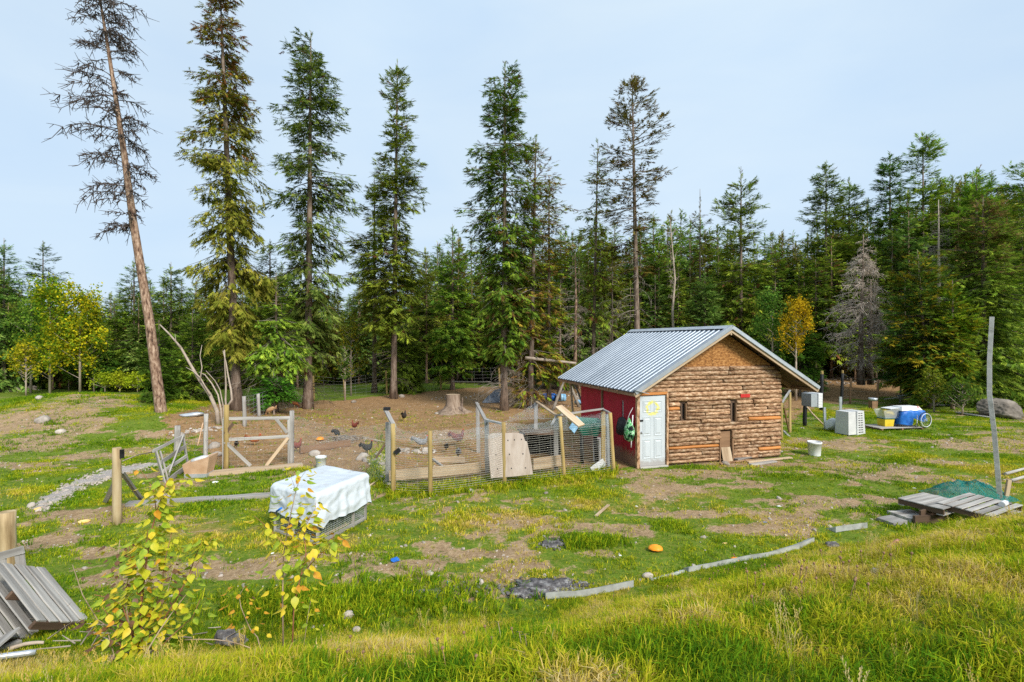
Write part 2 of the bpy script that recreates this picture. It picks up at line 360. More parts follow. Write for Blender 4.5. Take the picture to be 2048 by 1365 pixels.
def rock_mesh(name, rx, ry, rz, seed, sub=2, sm=True, amp=.22):
    import bmesh
    bm = bmesh.new(); bmesh.ops.create_icosphere(bm, subdivisions=sub, radius=1)
    r = random.Random(seed); ax = [(Vector((r.gauss(0, 1), r.gauss(0, 1), r.gauss(0, 1))).normalized(), r.uniform(.5, .95)) for _ in range(9)]
    for v in bm.verts:
        for a, d in ax:
            k = v.co.dot(a)
            if k > d: v.co -= a * (k - d) * .85
        v.co *= 1 + r.uniform(-.04, .04)
        v.co.x *= rx; v.co.y *= ry; v.co.z *= rz
    me = bpy.data.meshes.new(name); bm.to_mesh(me); bm.free()
    me.polygons.foreach_set('use_smooth', [sm] * len(me.polygons)); me.update()
    return me
def copy_tree(o, parent=None, loc=None, rotz=None, scale=None):
    c = o.copy(); COL.objects.link(c)
    if parent is not None: c.parent = parent
    if loc is not None: c.location = loc
    if rotz is not None: c.rotation_euler = (0, 0, rotz)
    if scale is not None: c.scale = (scale,) * 3 if not hasattr(scale, '__len__') else scale
    for ch in o.children:
        copy_tree(ch, c)
    return c
def on_ground(o, loc, rotz=0): 
    o.location = loc; o.rotation_euler = (0, 0, rotz); return o

# ---------------------------------------------------------------- the ground
def blobmask(X, Y, blobs):
    m = np.zeros_like(X)
    for b in blobs:
        cx, cy, rx, ry = b[:4]; s = b[4] if len(b) > 4 else 1
        g = G(cx, cy); h = CAMZ - g.z
        wx = rx * g.y / F; wy = max(ry * g.y * g.y / (F * h), .12)
        m = np.maximum(m, s * np.exp(-(((X - g.x) / wx) ** 2 + ((Y - g.y) / wy) ** 2) * .9))
    return m
def polymask(X, Y, pts, soft=.8):
    P = [G(*p) for p in pts]; n = len(P)
    inside = np.zeros(X.shape, bool); dist = np.full(X.shape, 1e9)
    for i in range(n):
        a, b = P[i], P[(i + 1) % n]
        cond = ((a.y > Y) != (b.y > Y)); xi = (b.x - a.x) * (Y - a.y) / ((b.y - a.y) + 1e-9) + a.x
        inside ^= cond & (X < xi)
        dx, dy = b.x - a.x, b.y - a.y; t = np.clip(((X - a.x) * dx + (Y - a.y) * dy) / (dx * dx + dy * dy + 1e-9), 0, 1)
        dist = np.minimum(dist, np.hypot(X - a.x - t * dx, Y - a.y - t * dy))
    return np.clip(.5 + np.where(inside, dist, -dist) / soft, 0, 1)
YARD = [(318, 842), (480, 806), (700, 800), (905, 779), (1010, 772), (1170, 768), (1190, 860), (1260, 925), (1238, 948), (990, 968), (780, 955), (600, 932), (432, 940), (405, 880), (335, 862)]
BACK = [(1570, 738), (1700, 742), (1830, 750), (1800, 790), (1650, 806), (1590, 840), (1568, 850)]
DIRT = [(1310, 972, 60, 22), (1240, 950, 50, 10), (1400, 945, 170, 9, .9), (1690, 888, 75, 12, .9), (1735, 938, 110, 20), (1650, 1005, 110, 18, .9), (1530, 1062, 130, 16, .9), (1960, 893, 90, 14, .95), (2040, 880, 60, 10), (1880, 925, 70, 8, .7),
        (430, 1140, 150, 24), (240, 1160, 110, 16, .8), (620, 1120, 160, 14, .8), (800, 1135, 120, 14, .8), (960, 1108, 140, 12, .85), (1190, 1056, 130, 11, .9), (1370, 1030, 110, 9, .8), (1070, 1135, 70, 14, .75), (1200, 1105, 60, 12, .7),
        (100, 1085, 80, 16, .95), (40, 1050, 60, 12, .7), (170, 1030, 130, 14, 1), (280, 1015, 60, 10, .9), (60, 885, 110, 16, .9), (30, 845, 90, 18, 1), (120, 825, 100, 20, .95), (165, 850, 60, 12, 1), (250, 905, 90, 8, .8), (350, 870, 60, 9, .8), (40, 930, 90, 12, .7), (150, 915, 70, 8, .6), (400, 880, 40, 16, .7), (300, 950, 60, 10, .6),
        (350, 960, 20, 5, .6), (180, 1105, 60, 12, .8), (1450, 925, 130, 7, .9), (860, 1090, 60, 6, .6), (1780, 1000, 70, 8, .7), (700, 1160, 60, 10, .6)]
GRAVEL = [(300, 932, 30, 3), (262, 938, 30, 4), (228, 946, 28, 4.5), (200, 955, 26, 5), (172, 965, 24, 6), (146, 977, 22, 7), (122, 990, 20, 7), (100, 1004, 16, 8), (86, 1016, 12, 7, .8)]
ASH = [(1108, 1086, 28, 10), (1100, 1176, 66, 14), (1050, 1188, 40, 8), (850, 1190, 42, 9)]
DRY = [(1000, 1045, 200, 22, .9), (1180, 1010, 120, 14, .8), (650, 1085, 160, 18, .6), (1560, 930, 120, 12, .5), (1900, 990, 100, 20, .5), (420, 1060, 140, 20, .6), (1400, 990, 100, 10, .6), (900, 985, 140, 10, .5), (1650, 890, 120, 18, .6)]
def masks(X, Y):
    n = (fbm(X * 1.3, Y * 2.2, 21, 5) - .5) * 1.1 + (fbm(X * 5, Y * 6.5, 23, 3) - .5) * 1.0; n2 = fbm(X * .35, Y * .8, 33, 5)
    yard = smooth((polymask(X, Y, YARD) + n * .9 - .3) / .4)
    back = smooth((polymask(X, Y, BACK) + n * .9 - .3) / .4)
    dirt = blobmask(X, Y, DIRT)
    bankd = bank_d(X, Y); fine = .74 + .26 * smooth((fbm(X * 2.6, Y * 3.4, 29, 4) - .36) / .2)
    patch = smooth((n2 - .46) / .2) * .42 * (bankd < -.3) * (Y < 34) * (1 - smooth((Y - 19) / 4) * (X < -5))
    dirt = smooth((np.maximum(dirt, patch) + n * .9 - .08) / .58) * fine * smooth((-bankd + .1) / .4)
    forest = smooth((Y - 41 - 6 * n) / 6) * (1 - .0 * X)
    grav = smooth((blobmask(X, Y, GRAVEL) + n * .7 - .35) / .3); ash = smooth((blobmask(X, Y, ASH) + n * .5 - .35) / .3)
    dry = np.clip(blobmask(X, Y, DRY) * .9 + n * .8 + .1, 0, 1)
    return dict(yard=np.maximum(yard, back), dirt=dirt, forest=forest, gravel=grav, ash=ash, dry=dry)
def axis(lo, hi, step, a, b, g):
    c = list(np.arange(lo, hi, step)); s = step
    x = c[-1]
    while x < b: s *= g; x += s; c.append(x)
    s = step; x = c[0]; pre = []
    while x > a: s *= g; x -= s; pre.append(x)
    return np.array(pre[::-1] + c)
gx = axis(-13, 13, .115, -260, 260, 1.09); gy = axis(.5, 24, .105, -60, 420, 1.045)
GX, GY = np.meshgrid(gx, gy); GZ = zf(GX, GY); MK = masks(GX, GY)
GZ = GZ + .05 * MK['gravel'] + .04 * (MK['yard'] + MK['dirt']) * (fbm(GX * 4, GY * 4, 50, 2) - .5) * (GY < 30)
nx, ny = len(gx), len(gy); idx = np.arange(nx * ny).reshape(ny, nx)
Fq = np.stack([idx[:-1, :-1], idx[:-1, 1:], idx[1:, 1:], idx[1:, :-1]], -1).reshape(-1, 4)
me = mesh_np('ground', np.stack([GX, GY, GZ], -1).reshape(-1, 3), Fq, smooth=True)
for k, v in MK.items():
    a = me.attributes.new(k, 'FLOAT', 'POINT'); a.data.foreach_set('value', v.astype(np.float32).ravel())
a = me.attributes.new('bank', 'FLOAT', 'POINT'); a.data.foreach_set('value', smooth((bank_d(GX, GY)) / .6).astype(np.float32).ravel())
def ground_mat():
    m = bpy.data.materials.new('ground'); m.use_nodes = True; t = m.node_tree; t.nodes.clear(); l = t.links.new
    out = N_(t, 'ShaderNodeOutputMaterial'); p = N_(t, 'ShaderNodeBsdfPrincipled'); l(p.outputs[0], out.inputs[0]); p.inputs['Roughness'].default_value = .95; p.inputs['Specular IOR Level'].default_value = .1
    co = N_(t, 'ShaderNodeTexCoord')
    def noise(s, d=6, r=.6):
        n = N_(t, 'ShaderNodeTexNoise'); n.inputs['Scale'].default_value = s; n.inputs['Detail'].default_value = d; n.inputs['Roughness'].default_value = r; l(co.outputs['Object'], n.inputs['Vector']); return n
    def ramp(n, *cs):
        r = N_(t, 'ShaderNodeValToRGB'); e = r.color_ramp.elements
        for i, (q, c) in enumerate(cs):
            x = e[i] if i < 2 else e.new(q)
            x.position = q; x.color = (*c, 1)
        l(n.outputs['Fac'], r.inputs[0]); return r
    n1 = noise(2.2); n2 = noise(14, 8, .75); n3 = noise(60, 4, .7); n4 = noise(.6)
    green = ramp(n2, (.3, (.055, .11, .010)), (.48, (.125, .20, .018)), (.62, (.22, .23, .04)), (.74, (.35, .26, .11)))
    dry = ramp(n2, (.3, (.16, .13, .03)), (.5, (.29, .24, .055)), (.72, (.4, .32, .12)))
    dirt = ramp(n2, (.28, (.19, .12, .06)), (.5, (.36, .245, .14)), (.68, (.5, .37, .23)), (.8, (.62, .52, .38)))
    yard = ramp(n2, (.28, (.15, .078, .032)), (.5, (.32, .19, .09)), (.72, (.48, .32, .17)))
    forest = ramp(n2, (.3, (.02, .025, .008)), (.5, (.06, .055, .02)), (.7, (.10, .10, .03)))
    grav = ramp(n3, (.3, (.2, .17, .15)), (.5, (.4, .36, .33)), (.7, (.6, .56, .52)))
    ash = ramp(n3, (.35, (.012, .012, .013)), (.55, (.08, .075, .075)), (.72, (.4, .38, .37)))
    def att(nm): return N_(t, 'ShaderNodeAttribute', attribute_name=nm)
    def edge(nm, amp=.9, lo=.38, hi=.62):
        a = att(nm); s = N_(t, 'ShaderNodeMath', operation='SUBTRACT'); s.inputs[1].default_value = .5; l(n2.outputs['Fac'], s.inputs[0])
        q = N_(t, 'ShaderNodeMath', operation='MULTIPLY_ADD'); q.inputs[1].default_value = amp; l(s.outputs[0], q.inputs[0]); l(a.outputs['Fac'], q.inputs[2])
        r = N_(t, 'ShaderNodeMapRange'); r.interpolation_type = 'SMOOTHSTEP'; r.inputs['From Min'].default_value = lo; r.inputs['From Max'].default_value = hi; l(q.outputs[0], r.inputs['Value']); return r
    def mix(f, a, b):
        x = N_(t, 'ShaderNodeMix', data_type='RGBA'); l(f.outputs[0], x.inputs[0]); l(a, x.inputs[6]); l(b, x.inputs[7]); return x.outputs[2]
    c = mix(edge('dry', .8, .3, .75), green.outputs[0], dry.outputs[0])
    c = mix(edge('dirt', 1.5, .3, .7), c, dirt.outputs[0])
    c = mix(edge('yard', 1.0), c, yard.outputs[0])
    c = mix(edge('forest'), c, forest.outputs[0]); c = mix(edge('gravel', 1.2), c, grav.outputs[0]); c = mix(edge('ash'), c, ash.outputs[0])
    big = N_(t, 'ShaderNodeMapRange'); big.inputs['From Min'].default_value = .3; big.inputs['From Max'].default_value = .7; big.inputs['To Min'].default_value = .78; big.inputs['To Max'].default_value = 1.18; l(n1.outputs['Fac'], big.inputs['Value'])
    h = N_(t, 'ShaderNodeHueSaturation'); l(c, h.inputs['Color']); l(big.outputs[0], h.inputs['Value']); l(h.outputs[0], p.inputs['Base Color'])
    b = N_(t, 'ShaderNodeBump'); b.inputs['Strength'].default_value = .8; b.inputs['Distance'].default_value = .05; l(n2.outputs['Fac'], b.inputs['Height'])
    b2_ = N_(t, 'ShaderNodeBump'); b2_.inputs['Strength'].default_value = .5; b2_.inputs['Distance'].default_value = .015; l(n3.outputs['Fac'], b2_.inputs['Height']); l(b.outputs[0], b2_.inputs['Normal']); l(b2_.outputs[0], p.inputs['Normal'])
    return m
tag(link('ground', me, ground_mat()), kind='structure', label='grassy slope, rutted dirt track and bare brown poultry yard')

# ---------------------------------------------------------------- grass and pebbles, scattered as instances
def blade_tuft(seed, nb, ln, spread, wdt, lean=.5):
    r = np.random.default_rng(seed); V = []; Fc = []; C = []
    for i in range(nb):
        a = r.uniform(0, 2 * np.pi); rad = spread * np.sqrt(r.random()); b = np.array([rad * np.cos(a), rad * np.sin(a), -.01])
        a2 = a + r.normal(0, .9); L_ = ln * r.uniform(.45, 1.15); le = lean * r.uniform(.2, 1.3); d = np.array([np.cos(a2), np.sin(a2), 0])
        s = np.array([-np.sin(a2 + .6), np.cos(a2 + .6), 0]) * wdt * r.uniform(.6, 1.2) / 2
        m = b + d * le * L_ * .3 + np.array([0, 0, L_ * .6]); m2 = b + d * le * L_ * .75 + np.array([0, 0, L_ * (.95 - .35 * le)])
        o = len(V); V += [b - s, b + s, m + s * .8, m - s * .8, m2]
        Fc += [(o, o + 1, o + 2), (o, o + 2, o + 3), (o + 3, o + 2, o + 4)]
        g = r.random(); C += [[g, r.random(), 0]] * 5
    return np.array(V), np.array(Fc), np.array(C)
def grass_mat(name):
    m = bpy.data.materials.new(name); m.use_nodes = True; t = m.node_tree; t.nodes.clear(); l = t.links.new
    out = N_(t, 'ShaderNodeOutputMaterial')
    ti = N_(t, 'ShaderNodeAttribute', attribute_name='tint'); ti.attribute_type = 'INSTANCER'
    at = N_(t, 'ShaderNodeAttribute', attribute_name='col'); sp = N_(t, 'ShaderNodeSeparateColor'); l(at.outputs['Color'], sp.inputs[0])
    ad = N_(t, 'ShaderNodeMath', operation='MULTIPLY_ADD'); ad.inputs[1].default_value = .42; l(sp.outputs[0], ad.inputs[0]); l(ti.outputs['Fac'], ad.inputs[2])
    r = N_(t, 'ShaderNodeValToRGB'); e = r.color_ramp.elements; l(ad.outputs[0], r.inputs[0])
    for i, (q, c) in enumerate([(.0, (.055, .16, .010)), (.25, (.14, .27, .012)), (.5, (.36, .41, .014)), (.75, (.54, .48, .03)), (1.0, (.6, .43, .11)), (1.2, (.62, .5, .24))]):
        x = e[i] if i < 2 else e.new(min(q / 1.25, 1)); x.position = q / 1.25; x.color = (*c, 1)
    dv = N_(t, 'ShaderNodeMath', operation='DIVIDE'); dv.inputs[1].default_value = 1.25; l(ad.outputs[0], dv.inputs[0]); l(dv.outputs[0], r.inputs[0])
    h = N_(t, 'ShaderNodeHueSaturation'); q = N_(t, 'ShaderNodeMapRange'); q.inputs['To Min'].default_value = .72; q.inputs['To Max'].default_value = 1.3; l(sp.outputs[1], q.inputs['Value']); l(q.outputs[0], h.inputs['Value']); l(r.outputs[0], h.inputs['Color'])
    d = N_(t, 'ShaderNodeBsdfDiffuse'); tr = N_(t, 'ShaderNodeBsdfTranslucent'); mx = N_(t, 'ShaderNodeMixShader'); mx.inputs[0].default_value = .35
    l(h.outputs[0], d.inputs[0]); l(h.outputs[0], tr.inputs[0]); l(d.outputs[0], mx.inputs[1]); l(tr.outputs[0], mx.inputs[2]); l(mx.outputs[0], out.inputs[0])
    return m
GM = grass_mat('grass')
def scatter(name, P, protos, scale, tint, rot, tilt=.15, seed=0, label=None):
    """one object of points whose geometry nodes put a tuft on each"""
    r = np.random.default_rng(seed); n = len(P)
    me = bpy.data.meshes.new(name); me.vertices.add(n); me.vertices.foreach_set('co', np.asarray(P, np.float32).ravel()); me.update()
    def at(nm, ty, v, f='value'):
        a = me.attributes.new(nm, ty, 'POINT'); a.data.foreach_set(f, v.ravel())
    at('tint', 'FLOAT', np.asarray(tint, np.float32)); at('scl', 'FLOAT', np.asarray(scale, np.float32))
    ro = np.stack([r.normal(0, tilt, n), r.normal(0, tilt, n), r.uniform(0, 6.283, n)], -1).astype(np.float32); at('rot', 'FLOAT_VECTOR', ro, 'vector')
    at('pick', 'INT', r.integers(0, len(protos), n).astype(np.int32))
    ob = link(name, me)
    c = bpy.data.collections.new(name + '_kinds')
    for q in protos: c.objects.link(q)
    g = bpy.data.node_groups.new(name, 'GeometryNodeTree'); g.interface.new_socket('Geometry', in_out='INPUT', socket_type='NodeSocketGeometry'); g.interface.new_socket('Geometry', in_out='OUTPUT', socket_type='NodeSocketGeometry')
    i = g.nodes.new('NodeGroupInput'); o = g.nodes.new('NodeGroupOutput'); ci = g.nodes.new('GeometryNodeCollectionInfo'); ci.inputs['Collection'].default_value = c; ci.inputs['Separate Children'].default_value = True; ci.inputs['Reset Children'].default_value = True
    ip = g.nodes.new('GeometryNodeInstanceOnPoints'); ip.inputs['Pick Instance'].default_value = True
    def na(nm, ty): x = g.nodes.new('GeometryNodeInputNamedAttribute'); x.data_type = ty; x.inputs['Name'].default_value = nm; return x.outputs['Attribute']
    g.links.new(i.outputs[0], ip.inputs['Points']); g.links.new(ci.outputs[0], ip.inputs['Instance']); g.links.new(na('pick', 'INT'), ip.inputs['Instance Index'])
    er = g.nodes.new('FunctionNodeEulerToRotation'); g.links.new(na('rot', 'FLOAT_VECTOR'), er.inputs[0]); g.links.new(er.outputs[0], ip.inputs['Rotation']); g.links.new(na('scl', 'FLOAT'), ip.inputs['Scale']); g.links.new(ip.outputs[0], o.inputs[0])
    mod = ob.modifiers.new('scatter', 'NODES'); mod.node_group = g
    tag(ob, kind='stuff', label=label)
    return ob
def protos(base, n, *a, m=None):
    out = []
    for i in range(n):
        V, Fc, C = blade_tuft(i * 13 + len(base), *a); me = mesh_np(base, V, Fc, C); me.materials.append(m or GM); out.append(bpy.data.objects.new(base, me))
    return out
def frustum_pts(r, n, y0, y1, pw=1.0, pad=1.22, add=2.6):
    y = y0 + (y1 - y0) * r.random(n) ** pw; x = (r.random(n) * 2 - 1) * (y * pad + add)
    return x, y
rs = np.random.default_rng(5)
# long meadow grass on the bank
x, y = frustum_pts(rs, 250000, .6, 11.5, .9); d = bank_d(x, y)
keep = (d > -.05 + .5 * (vnoise(x * 1.5, y * 1.5, 9) - .5)); x, y, d = x[keep], y[keep], d[keep]
den = .40 + .60 * smooth((fbm(x * 1.1, y * 1.1, 61, 3) - .38) / .2); keep = rs.random(len(x)) < den * np.clip(7.5 / (y + 3.5), .45, 1); x, y, d = x[keep], y[keep], d[keep]
bn = fbm(x * .8, y * .8, 71, 4); bn2 = fbm(x * 2.6, y * 2.6, 72, 3)
lush = np.maximum(blobmask(x, y, [(880, 1350, 150, 60, 1), (1480, 1330, 120, 45, .55), (1560, 1240, 90, 25, .5), (100, 1290, 110, 25, .8), (1900, 1360, 130, 40, .6)]), 0)
tint = np.clip(.43 + .75 * (bn - .5) + 1.5 * (bn2 - .5) + rs.normal(0, .16, len(x)) - .55 * lush + .16 * smooth((x - 2) / 3) * smooth((5 - y) / 2), 0, .9)
edge_g = 1 - smooth(d / .7); tint = np.clip(tint - .2 * edge_g, 0, .85)
scl = (.55 + .75 * vnoise(x * 1.7, y * 1.7, 8)) * rs.uniform(.7, 1.25, len(x)) * (1 - .4 * edge_g) * (1 + .4 * lush)
scatter('meadow_grass', np.stack([x, y, zf(x, y)], -1), protos('meadow_tuft', 9, 14, .095, .06, .0058, 1.2), scl, tint, None, .22, 1, 'long yellow green grass on the bank in front')
# short lawn
x, y = frustum_pts(rs, 290000, 5.2, 27, .72); d = bank_d(x, y); mk = masks(x, y)
dn = (1 - mk['dirt'] * .92) * (1 - mk['yard']) * (1 - mk['gravel']) * (1 - mk['ash']) * (d < .25)
dn = dn * (.12 + .88 * smooth((fbm(x * 1.3, y * 1.3, 81, 4) - .46) / .16)) + .03
hutin = (np.abs((x - 5.3) * .96 + (y - 17.2) * .28) < 2.7) & (np.abs(-(x - 5.3) * .28 + (y - 17.2) * .96) < 2.1)
keep = (rs.random(len(x)) < dn) & ~hutin; x, y = x[keep], y[keep]; dr = mk['dry'][keep]
gr = fbm(x * .6, y * .6, 91, 3)
tint = np.clip(.17 + .5 * dr + 1.2 * (gr - .5) + rs.normal(0, .05, len(x)) - .08 * (y > 16), .0, .8)
scl = rs.uniform(.6, 1.3, len(x)) * (.65 + .7 * vnoise(x * .9, y * .9, 4)) * (1 + y / 40)
scatter('lawn_grass', np.stack([x, y, zf(x, y)], -1), protos('lawn_tuft', 7, 11, .055, .06, .008, .9), scl, tint, None, .2, 2, 'short green grass around the coop and along the track')
# weeds along the pen fence and against the posts
V = []; T = []
for _ in range(1500):
    s = rs.random(); px = 775 + s * 460; py = 990 - s * 45 + rs.normal(0, 7)
    g = G(px, py); V.append(g[:]); T.append(rs.uniform(.0, .5))
for _ in range(500):
    g = G(760 + rs.normal(0, 14), 930 + rs.normal(0, 25)); V.append(g[:]); T.append(rs.uniform(0, .4))
for _ in range(500):
    g = G(820 + rs.normal(0, 90), 1195 + rs.normal(0, 22)); V.append(g[:]); T.append(rs.uniform(0, .25))
for _ in range(600):
    g = G(600 + rs.normal(0, 90), 1215 + rs.normal(0, 20)); V.append(g[:]); T.append(rs.uniform(0, .3))
for _ in range(160):
    g = G(1190 + rs.normal(0, 40), 1085 + rs.normal(0, 8)); V.append(g[:]); T.append(rs.uniform(0, .25))
scatter('weed_clumps', V, protos('weed_tuft', 5, 12, .16, .05, .012, .9), rs.uniform(.6, 1.3, len(V)), T, None, .2, 3, 'rank weeds along the wire pen and in the hollow')
# pebbles and litter-sized stones
def pebble(i):
    me = rock_mesh('pebble', .03, .024, .016, i, 1, False); me.materials.append(M['stone_pale']); return bpy.data.objects.new('pebble', me)
x, y = frustum_pts(rs, 72000, 5.5, 30, .8); mk = masks(x, y); d = bank_d(x, y)
pr = (.02 + .3 * mk['dirt'] + .08 * mk['yard'] + 1.0 * mk['gravel'] + .5 * mk['ash']) * (d < .1)
keep = (rs.random(len(x)) < pr) & ~((np.abs((x - 5.3) * .96 + (y - 17.2) * .28) < 2.7) & (np.abs(-(x - 5.3) * .28 + (y - 17.2) * .96) < 2.1)); x, y = x[keep], y[keep]
P = np.stack([x, y, zf(x, y) + .006], -1)
gp = []
for b in GRAVEL:
    for _ in range(380):
        g = G(b[0] + rs.normal(0, b[2] * .55), b[1] + rs.normal(0, b[3] * .5)); gp.append((g.x, g.y, g.z + .02))
P = np.concatenate([P, np.array(gp)]); sc = rs.lognormal(-.5, .5, len(P)); sc[-len(gp):] *= 1.15
scatter('loose_pebbles', P, [pebble(i) for i in range(7)], np.clip(sc, .3, 3), np.zeros(len(P)), None, .4, 4, 'pale pebbles and gravel scattered over the dirt')

# ---------------------------------------------------------------- trees
def nrm(a): return a / (np.linalg.norm(a, axis=-1, keepdims=True) + 1e-9)
def sprig_tris(O, D, S, rng, kj=3, wid=.19, flat=.25):
    """conifer sprays: O origins, D directions, S sizes -> (N*(2kj+1),3,3) triangles"""
    n = len(O); up = np.array([0, 0, 1.0])
    side = nrm(np.cross(D, up) + rng.normal(0, .25, (n, 3))); nor = nrm(np.cross(side, D))
    T = []
    for j in range(kj):
        f = (j + .3) / (kj + .6); b = O + D * (S * f)[:, None]
        ln = S * (.55 - .25 * f) * rng.uniform(.7, 1.2, n)
        for sg in (-1, 1):
            dd = nrm(D * .95 + side * sg * .55 + nor * rng.uniform(-flat, flat, n)[:, None] - up * .18)
            tip = b + dd * ln[:, None]; wv = nrm(np.cross(dd, nor)) * (ln * wid * rng.uniform(.8, 1.3, n))[:, None]
            T.append(np.stack([b - wv * .6, tip, b + wv], 1))
    b = O + D * (S * .35)[:, None]; tip = O + D * (S * 1.05)[:, None]; wv = side * (S * wid * .55)[:, None]
    T.append(np.stack([b - wv, tip, b + wv], 1))
    return np.stack(T, 1)       # n, 2kj+1, 3, 3
def tubes_np(P0, P1, R0, R1):
    """thin three-sided sticks"""
    d = nrm(P1 - P0); a = nrm(np.cross(d, np.array([.31, .52, .8]))); b = np.cross(d, a); V = []
    for k in range(3):
        c = a * math.cos(k * 2.094) + b * math.sin(k * 2.094); V.append(P0 + c * R0[:, None])
    for k in range(3):
        c = a * math.cos(k * 2.094) + b * math.sin(k * 2.094); V.append(P1 + c * R1[:, None])
    V = np.stack(V, 1); n = len(P0); o = np.arange(n)[:, None] * 6
    Fc = np.concatenate([o + np.array([[0, 1, 4, 3]]), o + np.array([[1, 2, 5, 4]]), o + np.array([[2, 0, 3, 5]])], 0)
    return V.reshape(-1, 3), Fc
def palette(rng, n, pal, br, brown, hi):
    """pal: list of rgb, br: share of brown sprays"""
    p = np.array(pal); k = rng.random(n) * (len(p) - 1); i = k.astype(int); f = (k - i)[:, None]
    c = p[i] * (1 - f) + p[np.minimum(i + 1, len(p) - 1)] * f
    m = rng.random(n) < br; c[m] = np.array(brown) * rng.uniform(.6, 1.3, (m.sum(), 1))
    return c * hi[:, None]
GREEN = [(.07, .14, .018), (.18, .28, .03), (.34, .42, .045)]
BLUEG = [(.07, .15, .03), (.17, .28, .05), (.34, .44, .10)]
OLIVE = [(.10, .13, .016), (.19, .22, .028), (.32, .30, .045)]
RUST = [(.11, .10, .018), (.27, .19, .03), (.44, .28, .045)]
YGREEN = [(.10, .19, .015), (.22, .32, .022), (.4, .42, .035)]
def conifer(name, H, prof, path, rt, nb, dens, sp, pal=GREEN, br=0., brown=(.2, .1, .04), brown_top=0, droop=.35, up_top=.5, inner=.12, seed=0, dead=None, gap=.25, cb=None, kj=3, bark='bark', deadlow=0, wid=.19, meshes=None):
    """prof: [(z, radius)] rising; path(z)->(x,y) lean of the trunk"""
    nb = int(nb * 1.42); dens *= 1.3 if kj == 3 else 1.15; sp *= 1.08 if kj == 3 else 1.1; droop *= 1.15
    rng = np.random.default_rng(seed); zs = np.array([p[0] for p in prof]); rr_ = np.array([p[1] for p in prof])
    z0 = zs[0]; top = zs[-1]
    # trunk
    mb = MB(); k = 14; rt *= .8; P = []; R = []
    for i in range(k + 1):
        s = i / k; z = -.15 + (H + .15) * s; q = path(z); P.append((q[0], q[1], z)); R.append(max(.012, rt * (1 - s) ** .8 * (1 + .55 * max(0, 1 - s * 18)) + .012) * (1 + rng.uniform(-.04, .04)))
    mb.tube(P, R, 9); trunk_me = mb.mesh('trunk')
    # branches
    zb = z0 + (top - z0) * rng.random(nb) ** .92; s = (zb - z0) / (top - z0)
    zb = z0 + (top - z0) * (np.round(s * nb / 6) / (nb / 6)) * .3 + (zb - z0) * .7
    zb = np.clip(zb, z0, top); s = (zb - z0) / (top - z0)
    az = rng.uniform(0, 2 * np.pi, nb); Lb = np.interp(zb, zs, rr_) * rng.uniform(.5, 1.05, nb)
    lob = vnoise(az * 1.3 + seed, zb * .55 + seed * 3, seed); Lb = Lb * np.where(lob < gap, .35 + lob, 1) * (.85 + .35 * vnoise(az * 2, zb * 1.3, seed + 9))
    Lb = np.maximum(Lb, .12)
    e = -.28 + (up_top + .28) * s ** 1.6 + rng.normal(0, .16, nb)
    ho = np.stack([np.cos(az), np.sin(az), 0 * az], -1); sd_ = np.stack([-np.sin(az), np.cos(az), 0 * az], -1)
    pth = np.array([path(z) for z in zb]); base = np.concatenate([pth, zb[:, None]], 1)
    dr = droop * (1 - .7 * s)
    def bp(i, t):    # point on branch i at t
        L_ = Lb[i]; return base[i] + ho[i] * (L_ * t * (1 - .06 * t))[:, None] + np.array([0, 0, 1.0]) * (L_ * (e[i] * t - dr[i] * t * t * .9 + dr[i] * .55 * t ** 3))[:, None]
    cnt = np.maximum(3, (Lb * dens * (1.15 - .2 * s)).astype(int)); bi = np.repeat(np.arange(nb), cnt); m = len(bi)
    t = inner + (1 - inner) * rng.random(m) ** .75; L_ = Lb[bi]
    wdt = np.minimum(.26 * L_ + .1, .75) * np.clip(1.15 - t, 0, 1) ** .8; lat = rng.uniform(-1, 1, m)
    O = bp(bi, t) + sd_[bi] * (lat * wdt)[:, None] + rng.normal(0, .05, (m, 3)) - np.array([0, 0, 1.0]) * rng.exponential(.10 * min(1.6, .5 + droop), m)[:, None] * np.clip(L_ / 1.5, .2, 1)[:, None] - np.array([0, 0, 1.0]) * (np.abs(lat) * wdt * .35)[:, None]
    D = nrm(rng.normal(0, .14 if kj == 3 else .1, (m, 3)) + ho[bi] * rng.uniform(.2, 1, m)[:, None] + sd_[bi] * (lat * .9 + rng.normal(0, .25, m))[:, None] + np.array([0, 0, 1.0]) * ((e[bi] * .5 - droop * 1.1 * rng.uniform(.2, 1.3, m)) * (1 - .5 * s[bi]) + .25 * s[bi])[:, None])
    S = sp * rng.uniform(.6, 1.25, m) * (1 - .25 * s[bi]) * np.clip(.5 + L_ / 1.2, .5, 1)
    # leader
    q = 14; O = np.concatenate([O, np.stack([np.full(q, path(top)[0]), np.full(q, path(top)[1]), top - rng.uniform(0, .7, q) + (H - top) * rng.random(q)], -1)])
    a = rng.uniform(0, 6.28, q); D = np.concatenate([D, nrm(np.stack([np.cos(a) * .7, np.sin(a) * .7, np.ones(q)], -1))]); S = np.concatenate([S, np.full(q, sp * .5)])
    T = sprig_tris(O, D, S, rng, kj, wid * .82); n = len(O); per = T.shape[1]
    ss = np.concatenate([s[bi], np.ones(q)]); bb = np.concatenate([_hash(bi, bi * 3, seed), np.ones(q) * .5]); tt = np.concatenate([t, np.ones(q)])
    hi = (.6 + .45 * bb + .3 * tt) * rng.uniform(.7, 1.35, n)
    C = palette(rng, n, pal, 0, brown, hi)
    pb = np.clip(br * (.4 + 1.2 * bb) + brown_top * np.clip((ss - .55) / .35, 0, 1), 0, .95); mk_ = rng.random(n) < pb; C[mk_] = np.array(brown) * rng.uniform(.5, 1.4, (mk_.sum(), 1))
    crown_me = mesh_np('crown', T.reshape(-1, 3), np.arange(n * per * 3).reshape(-1, 3), np.repeat(C, per * 3, 0))
